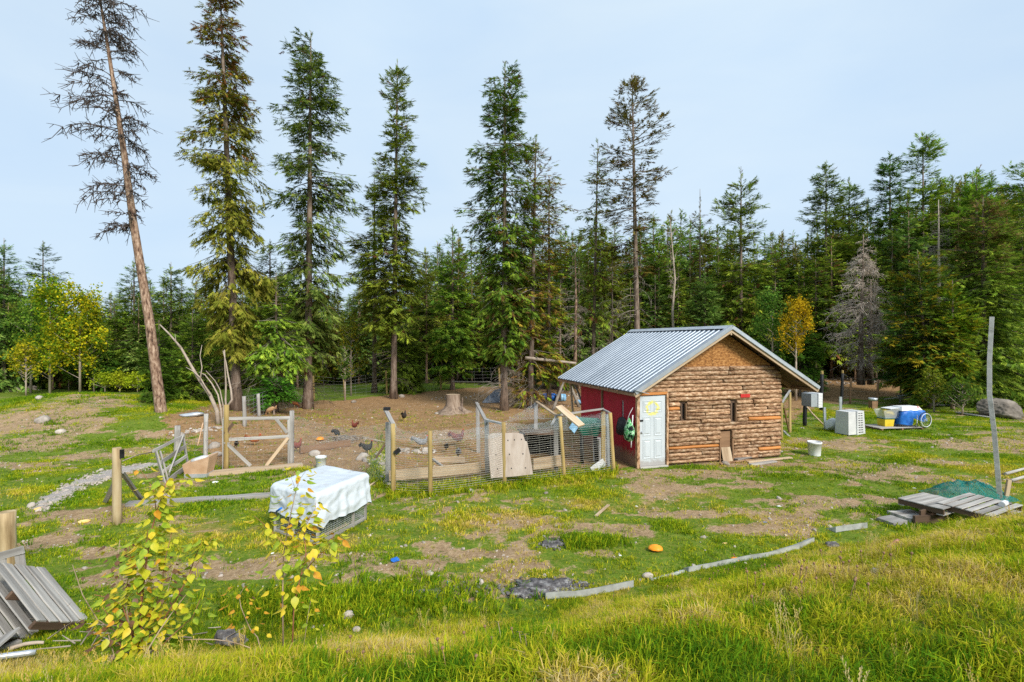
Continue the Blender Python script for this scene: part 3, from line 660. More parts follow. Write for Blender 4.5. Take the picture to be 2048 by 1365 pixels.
    # bare wood of the branches
    A0 = []; A1 = []; r0 = []; r1 = []
    for a_, b_ in ((0, .35), (.35, .7), (.7, 1)):
        ii = np.arange(nb); A0.append(bp(ii, np.full(nb, a_))); A1.append(bp(ii, np.full(nb, b_))); rb = .010 + .011 * Lb
        r0.append(rb * (1 - a_ * .8)); r1.append(rb * (1 - b_ * .8))
    if deadlow:
        for _ in range(deadlow):
            z = z0 * .22 + (z0 * 1.25 - z0 * .22) * rng.random(); aa = rng.uniform(0, 6.28); Ld = rng.uniform(.5, 1.0) * max(rr_[:2].max(), 1.2); p = np.array([*path(z), z]); el = rng.uniform(-.1, .25); d_ = np.array([np.cos(aa), np.sin(aa), el])
            rad = .014 + .006 * Ld
            for j in range(5):
                q2 = p + d_ * Ld / 5; A0.append(p[None]); A1.append(q2[None]); r0.append(np.array([rad * (1 - j / 5.5)])); r1.append(np.array([rad * (1 - (j + 1) / 5.5)]))
                for _k in range(3):
                    dv = d_ * .6 + rng.normal(0, .55, 3); dv[2] -= .35; A0.append(q2[None]); A1.append((q2 + dv * Ld * .22)[None]); r0.append(np.array([.008])); r1.append(np.array([.003]))
                p = q2; d_ = d_ + np.array([0, 0, -.16]) + rng.normal(0, .05, 3)
    Vt, Ft = tubes_np(np.concatenate(A0), np.concatenate(A1), np.concatenate(r0), np.concatenate(r1)); br_me = mesh_np('branches', Vt, Ft)
    return trunk_me, crown_me, br_me
def put_tree(name, meshes, loc, rotz, label, cat, group=None, bark='bark', limb='twig', leaf='needles', scale=None):
    t = thing(name, label, cat, loc, rotz, group)
    if limb == 'twig' and not group and meshes[2] is not None and len(meshes[2].vertices) > 6500: limb = 'deadwood'
    if scale: t.scale = scale
    link('trunk', meshes[0], M[bark], t)
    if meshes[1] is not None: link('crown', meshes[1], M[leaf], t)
    if meshes[2] is not None: link('branches', meshes[2], M[limb], t)['kind'] = 'stuff'
    return t
def spec_tree(name, label, px, Yd, H_top_py, prof_px, top_px=None, cat='tree', group=None, rt=.22, bend=0, bark='bark', limb='twig', leaf='needles', **k):
    """prof_px: [(py, half width px)] listed from low to high"""
    b = on(px, Yd); zc = lambda py: CAMZ + (682.5 - py) / F * Yd - b.z
    H = zc(H_top_py); dx = ((top_px if top_px is not None else px) - px) / F * Yd
    path = lambda z: (dx * (z / H) + bend * math.sin(math.pi * min(max(z / H, 0), 1)), 0.0)
    prof = [(zc(py), hw / F * Yd) for py, hw in prof_px]
    prof[-1] = (min(prof[-1][0], H - .15), prof[-1][1])
    ms_ = conifer(name, H, prof, path, rt, seed=int(px), **k)
    return put_tree(name, ms_, b, 0, label, cat, group, bark, limb, leaf)
def dead_tree(name, label, px, Yd, pts, rads, zones, seed, limb='twig', bark='bark_red', droop=-.2, nb=90, twigs=10, tw=.012, cat='dead tree', up=.1):
    """trunk through pixel points at one depth; zones: [(py, left px, right px)] reach of the branches"""
    b = on(px, Yd); rng = np.random.default_rng(seed)
    P = [Vector(((x - 1024) / F * Yd - b.x, 0, CAMZ + (682.5 - y) / F * Yd - b.z)) for x, y in pts]
    mb = MB(); PP = []; RR = []
    for i in range(len(P) - 1):
        for j in range(3):
            PP.append(P[i].lerp(P[i + 1], j / 3)); RR.append(rads[i] + (rads[i + 1] - rads[i]) * j / 3)
    PP.append(P[-1]); RR.append(rads[-1]); RR[0] *= 1.35
    mb.tube(PP, RR, 10)
    zz = np.array([p.z for p in P]); xx = np.array([p.x for p in P])
    zy = np.array([CAMZ + (682.5 - z[0]) / F * Yd - b.z for z in zones]); zl = np.array([z[1] for z in zones]) / F * Yd; zr = np.array([z[2] for z in zones]) / F * Yd
    o = np.argsort(zy); zy, zl, zr = zy[o], zl[o], zr[o]
    A0 = []; A1 = []; r0 = []; r1 = []
    for i in range(nb):
        z = rng.uniform(zy[0], zy[-1]); az = rng.uniform(0, 2 * np.pi); c = np.cos(az)
        L_ = (np.interp(z, zy, zl) if c < 0 else np.interp(z, zy, zr)) * rng.uniform(.4, .95) * .72; p = np.array([np.interp(z, zz, xx), 0, z])
        d = np.array([c, np.sin(az), up + rng.normal(0, .12)]); nseg = 6; rad = .012 + .011 * L_
        for j in range(nseg):
            q = p + d * L_ / nseg; A0.append(p); A1.append(q); r0.append(rad * (1 - j / (nseg + .5))); r1.append(rad * (1 - (j + 1) / (nseg + .5)))
            if j > 0:
                for _ in range(max(1, int(twigs / nseg * (1 + L_ / 2)))):
                    dv = d * .5 + rng.normal(0, .45, 3) + np.array([0, 0, -.38]); dv *= L_ * .22 * rng.uniform(.4, 1.2); m_ = q + dv
                    A0.append(q); A1.append(m_); r0.append(tw); r1.append(tw * .6)
                    for _k in range(2):
                        A0.append(m_); A1.append(m_ + dv * .5 + rng.normal(0, .09, 3) * (L_ + .5) * .6); r0.append(tw * .7); r1.append(tw * .35)
            p = q; d = d + np.array([0, 0, droop / nseg]) + rng.normal(0, .05, 3)
    V, Fc = tubes_np(np.array(A0), np.array(A1), np.array(r0), np.array(r1))
    t = thing(name, label, cat, b); mb.build('trunk', M[bark], t); link('branches', mesh_np('branches', V, Fc), M[limb], t)['kind'] = 'stuff'
    return t

dead_tree('dead_pine', 'tall bare dead pine leaning left over the meadow, reddish flaking bark', 325, 21.2,
          [(327, 862), (312, 745), (300, 650), (282, 540), (266, 440), (247, 300), (232, 200), (215, 90), (200, 0), (188, -60)], [.23, .19, .175, .158, .14, .11, .085, .06, .04, .015],
          [(470, 90, 60), (420, 120, 40), (350, 90, 90), (300, 110, 95), (240, 150, 85), (180, 120, 80), (130, 95, 85), (60, 85, 90), (0, 60, 110), (-50, 40, 60)], 3, nb=125, twigs=17, tw=.019, droop=-.8, up=.26)
spec_tree('tall_spruce', 'tallest spruce, olive brown cone-laden top, just right of the leaning dead pine', 474, 24, -30, [(700, 30), (640, 60), (590, 75), (520, 85), (460, 92), (400, 88), (340, 102), (280, 85), (220, 62), (160, 50), (110, 48), (50, 44), (-10, 34)], top_px=440, rt=.27, nb=165, dens=27, sp=.40,
          pal=OLIVE, brown_top=.5, brown=(.24, .12, .03), droop=.95, up_top=.35, gap=.3, deadlow=14)
spec_tree('tall_fir', 'tall blue green fir with a flat bushy top and ragged open sides', 616, 27, 62, [(720, 40), (650, 70), (580, 95), (500, 92), (430, 80), (370, 95), (300, 72), (220, 78), (160, 52), (110, 56), (80, 48)], top_px=622, rt=.27, nb=150, dens=24, sp=.44,
          pal=BLUEG, br=.03, droop=.6, up_top=.3, gap=.36, deadlow=18)
spec_tree('narrow_spruce', 'narrow pointed spruce standing alone in the middle of the yard edge', 787, 32, 122, [(660, 45), (600, 62), (540, 78), (480, 76), (420, 66), (340, 60), (260, 44), (200, 32), (150, 20)], top_px=795, rt=.24, nb=155, dens=18, sp=.5,
          pal=OLIVE[:2] + GREEN[1:] + [(.1, .16, .03)], br=.05, droop=.3, up_top=.55, gap=.32, deadlow=16)
spec_tree('bushy_spruce', 'broad bushy spruce, green with brown tinged branches, rising from the middle of the yard', 1008, 26.5, 122, [(700, 40), (620, 65), (540, 70), (470, 80), (400, 88), (360, 95), (300, 62), (240, 62), (190, 52), (145, 30)], top_px=1010, rt=.22, nb=170, dens=24, sp=.42,
          pal=GREEN + [(.13, .17, .03)], br=.16, brown=(.17, .09, .035), droop=.5, up_top=.35, gap=.28, deadlow=24)
spec_tree('rusty_spruce', 'thin rust coloured spruce with sparse browning needles beside the bushy spruce', 1060, 27.5, 272, [(790, 30), (720, 70), (640, 75), (560, 70), (480, 78), (420, 74), (370, 78), (320, 45), (290, 18)], top_px=1072, rt=.20, nb=120, dens=14, sp=.42,
          pal=RUST + YGREEN[1:], br=.28, brown=(.24, .11, .04), droop=.45, up_top=.35, gap=.34, deadlow=34)
spec_tree('rusty_spruce', 'slim second trunk close behind the rust coloured spruce, needles browning', 1098, 29, 350, [(740, 50), (640, 62), (560, 66), (480, 50), (420, 45), (370, 18)], rt=.16, nb=90, dens=14, sp=.42, pal=YGREEN[:2] + RUST[1:2], br=.3, brown=(.22, .12, .03), droop=.5, gap=.35, deadlow=24)
spec_tree('thin_spruce', 'thin straggly spruce with a bare middle, between the rusty spruce and the dark open spruce', 1185, 34, 278, [(640, 50), (560, 48), (480, 60), (420, 32), (360, 26), (300, 16)], top_px=1196, rt=.17, nb=90, dens=10, sp=.5, pal=OLIVE[:2] + GREEN[1:], br=.12, droop=.5, gap=.4, deadlow=22)
spec_tree('open_spruce', 'dark spruce with an open airy crown directly behind the hut roof ridge', 1277, 31, 150, [(560, 40), (470, 60), (400, 85), (340, 100), (290, 82), (240, 50), (200, 50), (165, 25)], top_px=1264, rt=.24, nb=95, dens=10, sp=.48,
          pal=[(.07, .08, .015), (.15, .15, .025), (.28, .21, .05)], br=.15, brown=(.12, .06, .03), droop=.1, up_top=.5, gap=.42, inner=.35, deadlow=40)
spec_tree('dark_fir', 'dark green fir with wide level branches behind the right roof slope', 1482, 38, 333, [(720, 60), (620, 66), (540, 70), (480, 58), (420, 50), (370, 28)], rt=.2, nb=110, dens=13, sp=.6, pal=GREEN, br=.05, droop=.25, gap=.3, deadlow=8)
spec_tree('thin_spruce', 'small thin spruce with a scraggy top, left of the dark fir', 1400, 40, 378, [(720, 30), (600, 34), (500, 30), (430, 20)], rt=.12, nb=60, dens=10, sp=.5, pal=OLIVE, br=.2, droop=.5, gap=.4, deadlow=14)
right = [('tall_fir', 'tall bright green fir left of the group on the right skyline', 1652, 44, 326, 50, GREEN + [(.12, .2, .03)], 0.02, 80),
         ('round_fir', 'fir with a rounded top leaning against the tall bright green fir', 1698, 46, 356, 48, GREEN, .05, 75),
         ('dark_spruce', 'dark open spruce left of the highest fir on the right skyline', 1780, 43, 303, 42, [(.05, .09, .02), (.11, .18, .03), (.18, .26, .035)], .05, 60),
         ('tall_fir', 'highest fir on the right skyline, dark with level branches', 1846, 43, 264, 62, GREEN, .04, 90),
         ('tall_fir', 'green fir close to the right of the highest fir', 1905, 46, 350, 48, GREEN, .03, 75),
         ('tall_fir', 'pointed light green fir behind the brown topped spruce', 1953, 42, 333, 48, GREEN + [(.1, .2, .04)], .02, 75)]
for i, (nm, lb, px, Yd, ty, hw, pal, br, nb) in enumerate(right):
    spec_tree(nm, lb, px, Yd, ty, [(735, hw * 1.1), (600, hw * 1.4), (500, hw * 1.3), (430, hw * 1.0), (ty + 45, hw * .55), (ty + 10, 9)], rt=.2, nb=nb + 75, dens=14, sp=.62, pal=pal, br=br, droop=.25, gap=.28, cb=None)
spec_tree('large_fir', 'large dark fir cut off by the right edge of the photo', 2062, 33, 322, [(740, 70), (600, 80), (500, 70), (420, 60), (360, 50), (330, 20)], rt=.25, nb=130, dens=17, sp=.5, pal=GREEN, droop=.2, gap=.28)
spec_tree('brown_topped_spruce', 'dense spruce with a brown cone-laden top at the right, nearest of its group', 1966, 29, 392, [(778, 80), (720, 92), (640, 95), (560, 84), (500, 66), (450, 46), (410, 22)], rt=.22, nb=180, dens=24, sp=.42, pal=GREEN + [(.11, .17, .05)], brown=(.30, .19, .08), brown_top=.5, droop=.4, gap=.18)
spec_tree('young_fir', 'young fir with yellowing inner branches in front of the brown topped spruce', 1858, 28, 500, [(770, 70), (720, 90), (660, 92), (600, 70), (550, 44), (515, 16)], top_px=1835, rt=.13, nb=125, dens=24, sp=.42, pal=[(.05, .13, .02), (.12, .25, .03), (.26, .36, .04)], br=.28, brown=(.5, .42, .03), droop=.2, gap=.25)
spec_tree('young_fir', 'bright yellow green fir sprays right beside the young yellowing fir', 1905, 27, 560, [(770, 46), (700, 55), (640, 50), (580, 20)], rt=.1, nb=80, dens=22, sp=.4, pal=YGREEN, br=.15, brown=(.4, .3, .02), droop=.15, gap=.3)
spec_tree('young_spruce', 'small full spruce to the left of the yellowing fir, low sweeping branches', 1810, 31, 560, [(765, 50), (700, 50), (640, 40), (585, 14)], rt=.1, nb=90, dens=22, sp=.42, pal=[(.04, .10, .025), (.09, .2, .04), (.14, .28, .05)], droop=.2, gap=.2)
dead_tree('dead_spruce', 'pale grey dead spruce with dense drooping twigs, right of the hut', 1722, 34, [(1722, 770), (1722, 640), (1725, 560), (1727, 470)], [.19, .13, .08, .02],
          [(740, 50, 50), (700, 76, 76), (640, 88, 82), (580, 70, 64), (520, 38, 38), (480, 12, 12)], 8, limb='drytwig', bark='bark', nb=190, twigs=14, tw=.015, droop=-1.0, up=.35)
dead_tree('dead_spruce', 'bare brown trunk close right of the pale grey dead spruce', 1741, 35, [(1741, 770), (1741, 650), (1742, 560)], [.16, .11, .03], [(700, 30, 30), (640, 34, 34), (580, 14, 14)], 18, limb='twig', bark='bark', nb=50, droop=-.8, up=.3)
dead_tree('dead_spruce', 'slender grey dead tree among green firs left of the brown topped spruce', 1876, 37, [(1878, 760), (1878, 560), (1877, 400)], [.15, .1, .02], [(640, 55, 40), (540, 52, 45), (470, 35, 35), (410, 12, 25)], 28, limb='deadwood', bark='palewood', nb=90, twigs=9, tw=.010, droop=-.6, up=.3)
dead_tree('dead_birch', 'white barked bare tree with forked limbs behind the hut', 1347, 35, [(1350, 740), (1345, 620), (1350, 560), (1340, 440)], [.11, .08, .06, .02], [(600, 20, 20), (540, 36, 36), (480, 30, 34), (440, 10, 10)], 38, limb='palewood', bark='palewood', nb=26, twigs=8, tw=.012, droop=.3, up=.7)
dead_tree('dead_spruce', 'dead grey spruce stem in the thicket left of the thin straggly spruce', 1150, 33, [(1150, 760), (1152, 600), (1150, 500)], [.12, .08, .02], [(720, 30, 30), (640, 44, 44), (560, 34, 34), (510, 8, 8)], 48, limb='deadwood', nb=70, droop=-.8, up=.2)
for i, (px, Yd, ty, hw_, l_) in enumerate(((1118, 29.5, 560, 60, 'brittle grey dead conifer with hanging twigs between the rusty spruces and the hut roof'), (1036, 28, 600, 48, 'low grey tangle of dead conifer twigs between the bushy spruce and the rusty spruce'), (1222, 33, 520, 55, 'dead twiggy conifer behind the left half of the hut roof'), (560, 25.6, 610, 58, 'grey dead twigs drooping round the thin trunk behind the wire gate'))):
    dead_tree('dead_conifer', l_, px, Yd, [(px, 800), (px + 2, 700), (px + 3, ty)], [.10, .07, .02], [(760, hw_ * .7, hw_ * .7), (700, hw_, hw_), (640, hw_ * .9, hw_ * .9), (ty + 10, 10, 10)], 60 + i, limb='palewood', bark='bark', nb=60, twigs=9, tw=.010, droop=-1.1, up=.35)
# left side
spec_tree('spruce', 'full spruce at the left edge of the photo, its crown running off the frame', 8, 38, 476, [(770, 60), (700, 62), (600, 55), (540, 36), (495, 12)], rt=.17, nb=120, dens=18, sp=.5, pal=BLUEG, gap=.15)
spec_tree('spruce', 'dark pointed spruce behind the yellow birches at the left', 86, 41, 482, [(760, 46), (640, 48), (560, 38), (520, 22), (492, 8)], rt=.15, nb=100, dens=14, sp=.5, pal=[(.04, .09, .02), (.09, .17, .03), (.16, .25, .04)], gap=.2)
spec_tree('spruce', 'spruce whose top shows just left of the leaning dead pine', 268, 40, 515, [(755, 44), (650, 48), (580, 34), (530, 12)], rt=.15, nb=100, dens=14, sp=.5, pal=GREEN, gap=.2)
spec_tree('spruce', 'light green spruce just right of the leaning dead pine trunk', 342, 39, 524, [(760, 48), (650, 52), (590, 36), (540, 12)], rt=.15, nb=110, dens=16, sp=.5, pal=GREEN + [(.1, .18, .04)], gap=.2)
spec_tree('young_spruce', 'small cone shaped spruce at the far edge of the left meadow', 214, 38, 680, [(757, 26), (735, 25), (710, 14), (688, 4)], rt=.07, nb=80, dens=20, sp=.32, pal=[(.06, .15, .02), (.13, .26, .03), (.2, .34, .04)], gap=.05)
spec_tree('young_spruce', 'mid green spruce with drooping boughs between the tallest spruce and the tall fir', 552, 24.6, 545, [(720, 62), (690, 68), (650, 52), (600, 36), (560, 12)], rt=.13, nb=80, dens=22, sp=.36, pal=GREEN, droop=.55, gap=.25, deadlow=42)
spec_tree('hemlock_shrub', 'low bright green evergreen sprays around the thin trunk behind the wire gate', 548, 23.6, 752, [(792, 40), (775, 46), (760, 22)], rt=.05, nb=44, dens=24, sp=.3, pal=[(.03, .12, .01), (.07, .22, .02), (.12, .3, .03)], droop=.2, gap=.1)
spec_tree('spruce', 'dark spruce filling the gap between the tallest spruce and the tall fir', 540, 31, 478, [(760, 46), (640, 50), (560, 36), (500, 16)], rt=.15, nb=110, dens=14, sp=.46, pal=GREEN[:2] + OLIVE[:1], br=.08, gap=.3)
spec_tree('spruce', 'spruce with a bare reddish lower trunk left of the narrow pointed spruce', 749, 36, 350, [(650, 40), (560, 52), (480, 50), (420, 34), (370, 12)], rt=.2, nb=100, dens=14, sp=.5, pal=OLIVE + GREEN, gap=.3, deadlow=10)
spec_tree('spruce', 'dark pointed spruce in the gap right of the narrow pointed spruce', 905, 38, 448, [(750, 40), (600, 50), (520, 34), (465, 10)], rt=.17, nb=110, dens=14, sp=.55, pal=GREEN, gap=.15)
spec_tree('low_spruce', 'low dark green spruce at the base of the narrow pointed spruce', 812, 36, 640, [(768, 50), (730, 52), (690, 34), (655, 8)], rt=.08, nb=90, dens=18, sp=.45, pal=GREEN[:2], gap=.1)
spec_tree('low_spruce', 'dark green low spruce at the foot of the leaning dead pine', 318, 24, 640, [(830, 26), (780, 34), (720, 40), (660, 16)], rt=.08, nb=90, dens=22, sp=.36, pal=GREEN[:2], gap=.15)
spec_tree('low_spruce', 'shadowy bush like spruce behind the leaning grey snag', 385, 27, 620, [(815, 46), (760, 60), (700, 54), (640, 16)], rt=.08, nb=110, dens=20, sp=.4, pal=GREEN, gap=.15, deadlow=12)
spec_tree('low_spruce', 'round green spruce top showing above the hut roof', 1410, 33, 540, [(750, 52), (660, 50), (600, 36), (555, 10)], rt=.1, nb=110, dens=18, sp=.45, pal=BLUEG, gap=.15)
spec_tree('low_spruce', 'dark low spruce behind the lower end of the right roof slope', 1600, 33, 640, [(755, 46), (700, 46), (660, 20)], rt=.08, nb=80, dens=20, sp=.42, pal=GREEN[:2], gap=.1)

def deciduous(name, label, px, Yd, top_py, hw, cb_py, pal, seed, n=2600, sz=.11, cat='tree', hwc=None, limb='palewood', nst=1, group=None):
    rng = np.random.default_rng(seed); b = on(px, Yd); zc = lambda py: CAMZ + (682.5 - py) / F * Yd - b.z
    H = zc(top_py); z0 = zc(cb_py); R = hw / F * Yd; A0 = []; A1 = []; r0 = []; r1 = []; mb = MB()
    for s in range(nst):
        ox = rng.normal(0, .3) if nst > 1 else 0; mb.tube([(ox * .3, 0, -.1), (ox * .6, 0, H * .3), (ox, 0, H * .65), (ox * 1.2, 0, H * .96)], [.035 + .007 * H, .025 + .006 * H, .02 + .002 * H, .008], 7)
    nc = 46; cl = []
    for i in range(nc):
        z = z0 + (H - z0) * rng.random() ** .9; s = (z - z0) / (H - z0); rad = R * np.sqrt(np.clip(1 - (s * 1.15 - .3) ** 2, .04, 1)) * rng.uniform(.15, 1.15); a = rng.uniform(0, 6.28)
        c = np.array([rad * np.cos(a), rad * np.sin(a), z]); cl.append(c); st = np.array([0, 0, max(z - rad * .9, z0 * .5)])
        mid = (st + c) / 2 + rng.normal(0, .06, 3); A0 += [st, mid]; A1 += [mid, c]; r0 += [.022, .012]; r1 += [.012, .004]
    cl = np.array(cl); ci = rng.integers(0, nc, n); O = cl[ci] + rng.normal(0, 1, (n, 3)) * np.array([.2, .2, .3]) * R * .8
    a = nrm(rng.normal(0, 1, (n, 3))); bb = nrm(np.cross(a, rng.normal(0, 1, (n, 3)))); s_ = (sz * rng.uniform(.6, 1.3, n))[:, None]
    T = np.stack([O - a * s_ * .5, O + bb * s_ * .35, O + a * s_ * .6, O - bb * s_ * .35], 1)
    C = palette(rng, n, pal, 0, (0, 0, 0), rng.uniform(.7, 1.25, n) * (.7 + .5 * _hash(ci, ci, seed)))
    t = thing(name, label, cat, b, 0, group); mb.build('trunk', M[limb], t)
    link('crown', mesh_np('crown', T.reshape(-1, 3), np.arange(n * 4).reshape(-1, 4), np.repeat(C, 4, 0)), M['leaves'], t)
    V, Fc = tubes_np(np.array(A0), np.array(A1), np.array(r0), np.array(r1)); link('branches', mesh_np('branches', V, Fc), M[limb], t)['kind'] = 'stuff'
    return t
YEL = [(.18, .26, .02), (.45, .42, .02), (.75, .55, .03)]
deciduous('birch', 'green and yellow birch in front of the left forest, left one of two', 100, 36, 560, 40, 735, [(.10, .22, .02), (.22, .34, .02), (.6, .52, .02)], 1, 7000, .16)
deciduous('birch', 'golden yellow birch in front of the left forest, right one of two', 160, 36, 572, 40, 728, [(.12, .24, .02), (.36, .40, .02), (.78, .58, .02)], 2, 7000, .16)
deciduous('birch', 'small yellow birch sapling low at the far left forest edge', 52, 34, 690, 28, 745, YEL, 3, 1300, .14)
deciduous('larch', 'orange yellow leafed tree just right of the hut roof', 1592, 31, 600, 28, 705, [(.35, .26, .02), (.66, .42, .015), (.8, .5, .03)], 4, 2600, .12)
deciduous('alder', 'light green leafy tree left of the orange yellow one', 1545, 33, 572, 34, 720, [(.07, .17, .03), (.15, .3, .04), (.28, .38, .06)], 5, 4200, .14)
deciduous('aspen', 'yellow green sapling seen under the spruces in the middle', 702, 34, 650, 32, 740, [(.08, .14, .02), (.2, .22, .02), (.4, .3, .02)], 6, 1800, .13)
deciduous('aspen', 'slim green sapling on the grass behind the yard fence', 690, 31, 690, 12, 755, [(.06, .13, .02), (.12, .2, .03)], 7, 600, .1)
deciduous('shrub', 'yellow shrub glowing between trunks right of the hut', 1690, 40, 705, 26, 745, [(.3, .28, .02), (.5, .4, .03)], 8, 1200, .15, cat='shrub')
deciduous('shrub', 'yellow green shrub at the foot of the young yellowing fir', 1868, 26, 745, 22, 800, [(.12, .2, .02), (.3, .3, .03)], 9, 1500, .1, cat='shrub')
deciduous('shrub', 'green leafy shrub at the foot of the brown topped spruce', 1925, 25, 765, 28, 806, [(.05, .12, .02), (.14, .2, .03)], 10, 1500, .1, cat='shrub')
deciduous('alder', 'green leafy tree between the left edge spruce and the yellow birches', 62, 37, 600, 34, 740, [(.06, .15, .02), (.13, .26, .03), (.24, .34, .04)], 31, 4200, .15)
deciduous('alder', 'low green leafy tree at the right foot of the golden yellow birch', 188, 37, 640, 24, 748, [(.06, .15, .02), (.13, .26, .03), (.3, .36, .04)], 32, 2600, .15)
for i, (px, lb) in enumerate(((210, 'low bright yellow green shrub at the far edge of the meadow, leftmost of three'), (240, 'low bright yellow green shrub at the far edge of the meadow, middle of three'), (275, 'low bright yellow green shrub at the far edge of the meadow, rightmost of three'))):
    deciduous('low_shrub', lb, px, 37, 752, 22, 768, [(.3, .4, .02), (.5, .55, .03)], 20 + i, 1200, .13, cat='shrub')

# the forest behind: fourteen kinds, each copy its own tree
def proto_conifer(i):
    r = random.Random(100 + i); H = 10.0; cb = r.choice([.5, 1.2, 2.2, 3.2]); R = r.uniform(1.6, 2.3)
    pr = [(cb, R * .75), (cb + 1.4, R), (5, R * r.uniform(.8, 1)), (7, R * .6), (8.6, R * .34), (9.7, .12)]
    pal = [GREEN, GREEN, BLUEG, OLIVE, GREEN + [(.1, .17, .03)]][i % 5]
    return conifer('p', H, pr, lambda z: (0, 0), r.uniform(.09, .13), 105, 13, .50, pal=pal, br=r.choice([0, .04, .12]), droop=r.uniform(.15, .5), up_top=.5, gap=r.uniform(.12, .3), seed=200 + i, kj=2, wid=.26, deadlow=6)
PC = [proto_conifer(i) for i in range(12)]
SKX = [-200, 0, 60, 140, 200, 300, 400, 480, 550, 620, 700, 780, 840, 900, 1000, 1150, 1250, 1350, 1420, 1500, 1560, 1620, 1700, 1800, 1900, 1990, 2048, 2300]
SKY_ = [540, 540, 590, 620, 610, 575, 565, 570, 545, 565, 570, 550, 530, 490, 510, 470, 460, 440, 450, 470, 450, 455, 420, 410, 370, 360, 380, 380]
rt_ = random.Random(9)
zones = [(-1e9, 330, 'green conifer in the forest wall left of the leaning dead pine', 'conifers left of the dead pine'), (330, 700, 'conifer crowding behind the two tallest trees', 'conifers behind the tallest trees'),
         (700, 1120, 'conifer in the dark thicket behind the middle of the yard', 'conifers behind the yard'), (1120, 1560, 'conifer in the thicket behind the hut', 'conifers behind the hut'), (1560, 1e9, 'conifer in the forest wall right of the hut', 'conifers right of the hut')]
occ = []
def bg(px, Yd, top, i):
    b = on(px, Yd); H = CAMZ + (682.5 - top) / F * Yd - b.z; H = max(H, 3.0); s = H / 10.0; z = next(q for q in zones if q[0] <= px < q[1])
    sx = s * rt_.uniform(.85, 1.15) if s < 1.25 else (s * .5 + .62) * rt_.uniform(.85, 1.15)
    put_tree('conifer', PC[i], b, rt_.uniform(0, 6.28), z[2], 'tree', z[3], scale=(sx, sx, s), bark=('bark', 'bark_red')[i % 2])
n_bg = 0
for row, (y0, y1, step, lo, hi) in enumerate(((38.5, 42, 44, 10, 130), (43, 48, 32, -20, 70), (49, 56, 27, -25, 40), (58, 70, 23, -30, 25))):
    px = -130 + rt_.uniform(0, 40)
    while px < 2190:
        if not (row == 0 and (610 < px < 1000)):
            top = np.interp(px, SKX, SKY_) + rt_.uniform(lo, hi)
            bg(px, rt_.uniform(y0, y1), top, rt_.randrange(12)); n_bg += 1
        px += step * rt_.uniform(.7, 1.3)
# wood beyond, read as one mass
def far_proto(i):
    a, c, b_ = PC[i]; o = bpy.data.objects.new('far_conifer', c.copy()); o.data.materials.clear(); o.data.materials.append(M['needles']); return o
rf = np.random.default_rng(12); n = 700; yy = rf.uniform(74, 135, n); xx = (rf.random(n) * 2 - 1) * yy * 1.25
scatter('far_woods', np.stack([xx, yy, zf(xx, yy)], -1), [far_proto(i) for i in range(5)], rf.uniform(.75, 1.1, n) * (1 + .35 * (xx > 10)), np.zeros(n), None, .02, 6, 'dark wood far behind the treeline')
# undergrowth on the forest floor
def brush(i):
    rng = np.random.default_rng(i + 900); n = 260; O = rng.normal(0, 1, (n, 3)) * [.5, .5, .22] + [0, 0, .35]; D = nrm(rng.normal(0, 1, (n, 3)) + [0, 0, .6])
    T = sprig_tris(O, D, rng.uniform(.15, .4, n), rng, 2, .25); C = palette(rng, n, [GREEN, OLIVE, YGREEN][i % 3], .12, (.18, .09, .03), rng.uniform(.7, 1.3, n)); per = T.shape[1]
    me = mesh_np('brush', T.reshape(-1, 3), np.arange(n * per * 3).reshape(-1, 3), np.repeat(C, per * 3, 0)); me.materials.append(M['needles']); return bpy.data.objects.new('brush', me)
n = 1500; yy = rf.uniform(40, 72, n); xx = (rf.random(n) * 2 - 1) * yy * 1.1
keep = ~((yy < 47) & (xx > -17) & (xx < 2)); xx, yy = xx[keep], yy[keep]; n = len(xx)
scatter('undergrowth', np.stack([xx, yy, zf(xx, yy)], -1), [brush(i) for i in range(6)], rf.uniform(.5, 1.6, n), np.zeros(n), None, .1, 7, 'low undergrowth and brush beneath the forest trees')

# ---------------------------------------------------------------- the hut
HA = math.atan2(1.4, 4.79); H0 = Vector((3.58, 14.6, 0.0))
hut = thing('log_sided_hut', 'small hut with bark covered log siding, metal roof, red side wall and white door', 'hut', H0, HA)
W_, L_H = 5.0, 3.9; UL, UR, UA = -.31, 6.09, 2.87; ZE, ZA = 2.16, 4.0; SL = (ZA - ZE) / (UA - UL)
def roofz(u): return ZA - SL * abs(u - UA)
rl = random.Random(4)
def gable(v0, v1, name, m, inset=0):
    b = MB(); top = [(0, roofz(0) - .06), (UA, ZA - .06), (W_, roofz(W_) - .06)]
    pts = [(0, 0), (W_, 0)] + [(u, z) for u, z in top[::-1]]
    n = len(pts); V = [(u, v0, z) for u, z in pts] + [(u, v1, z) for u, z in pts]
    Fs = [tuple(range(n)), tuple(range(2 * n - 1, n - 1, -1))] + [(i, i + n, (i + 1) % n + n, (i + 1) % n) for i in range(n)]
    b.add(V, Fs); return b.build(name, m, hut)
gable(L_H - .05, L_H, 'rear_wall', M['brownwood'])
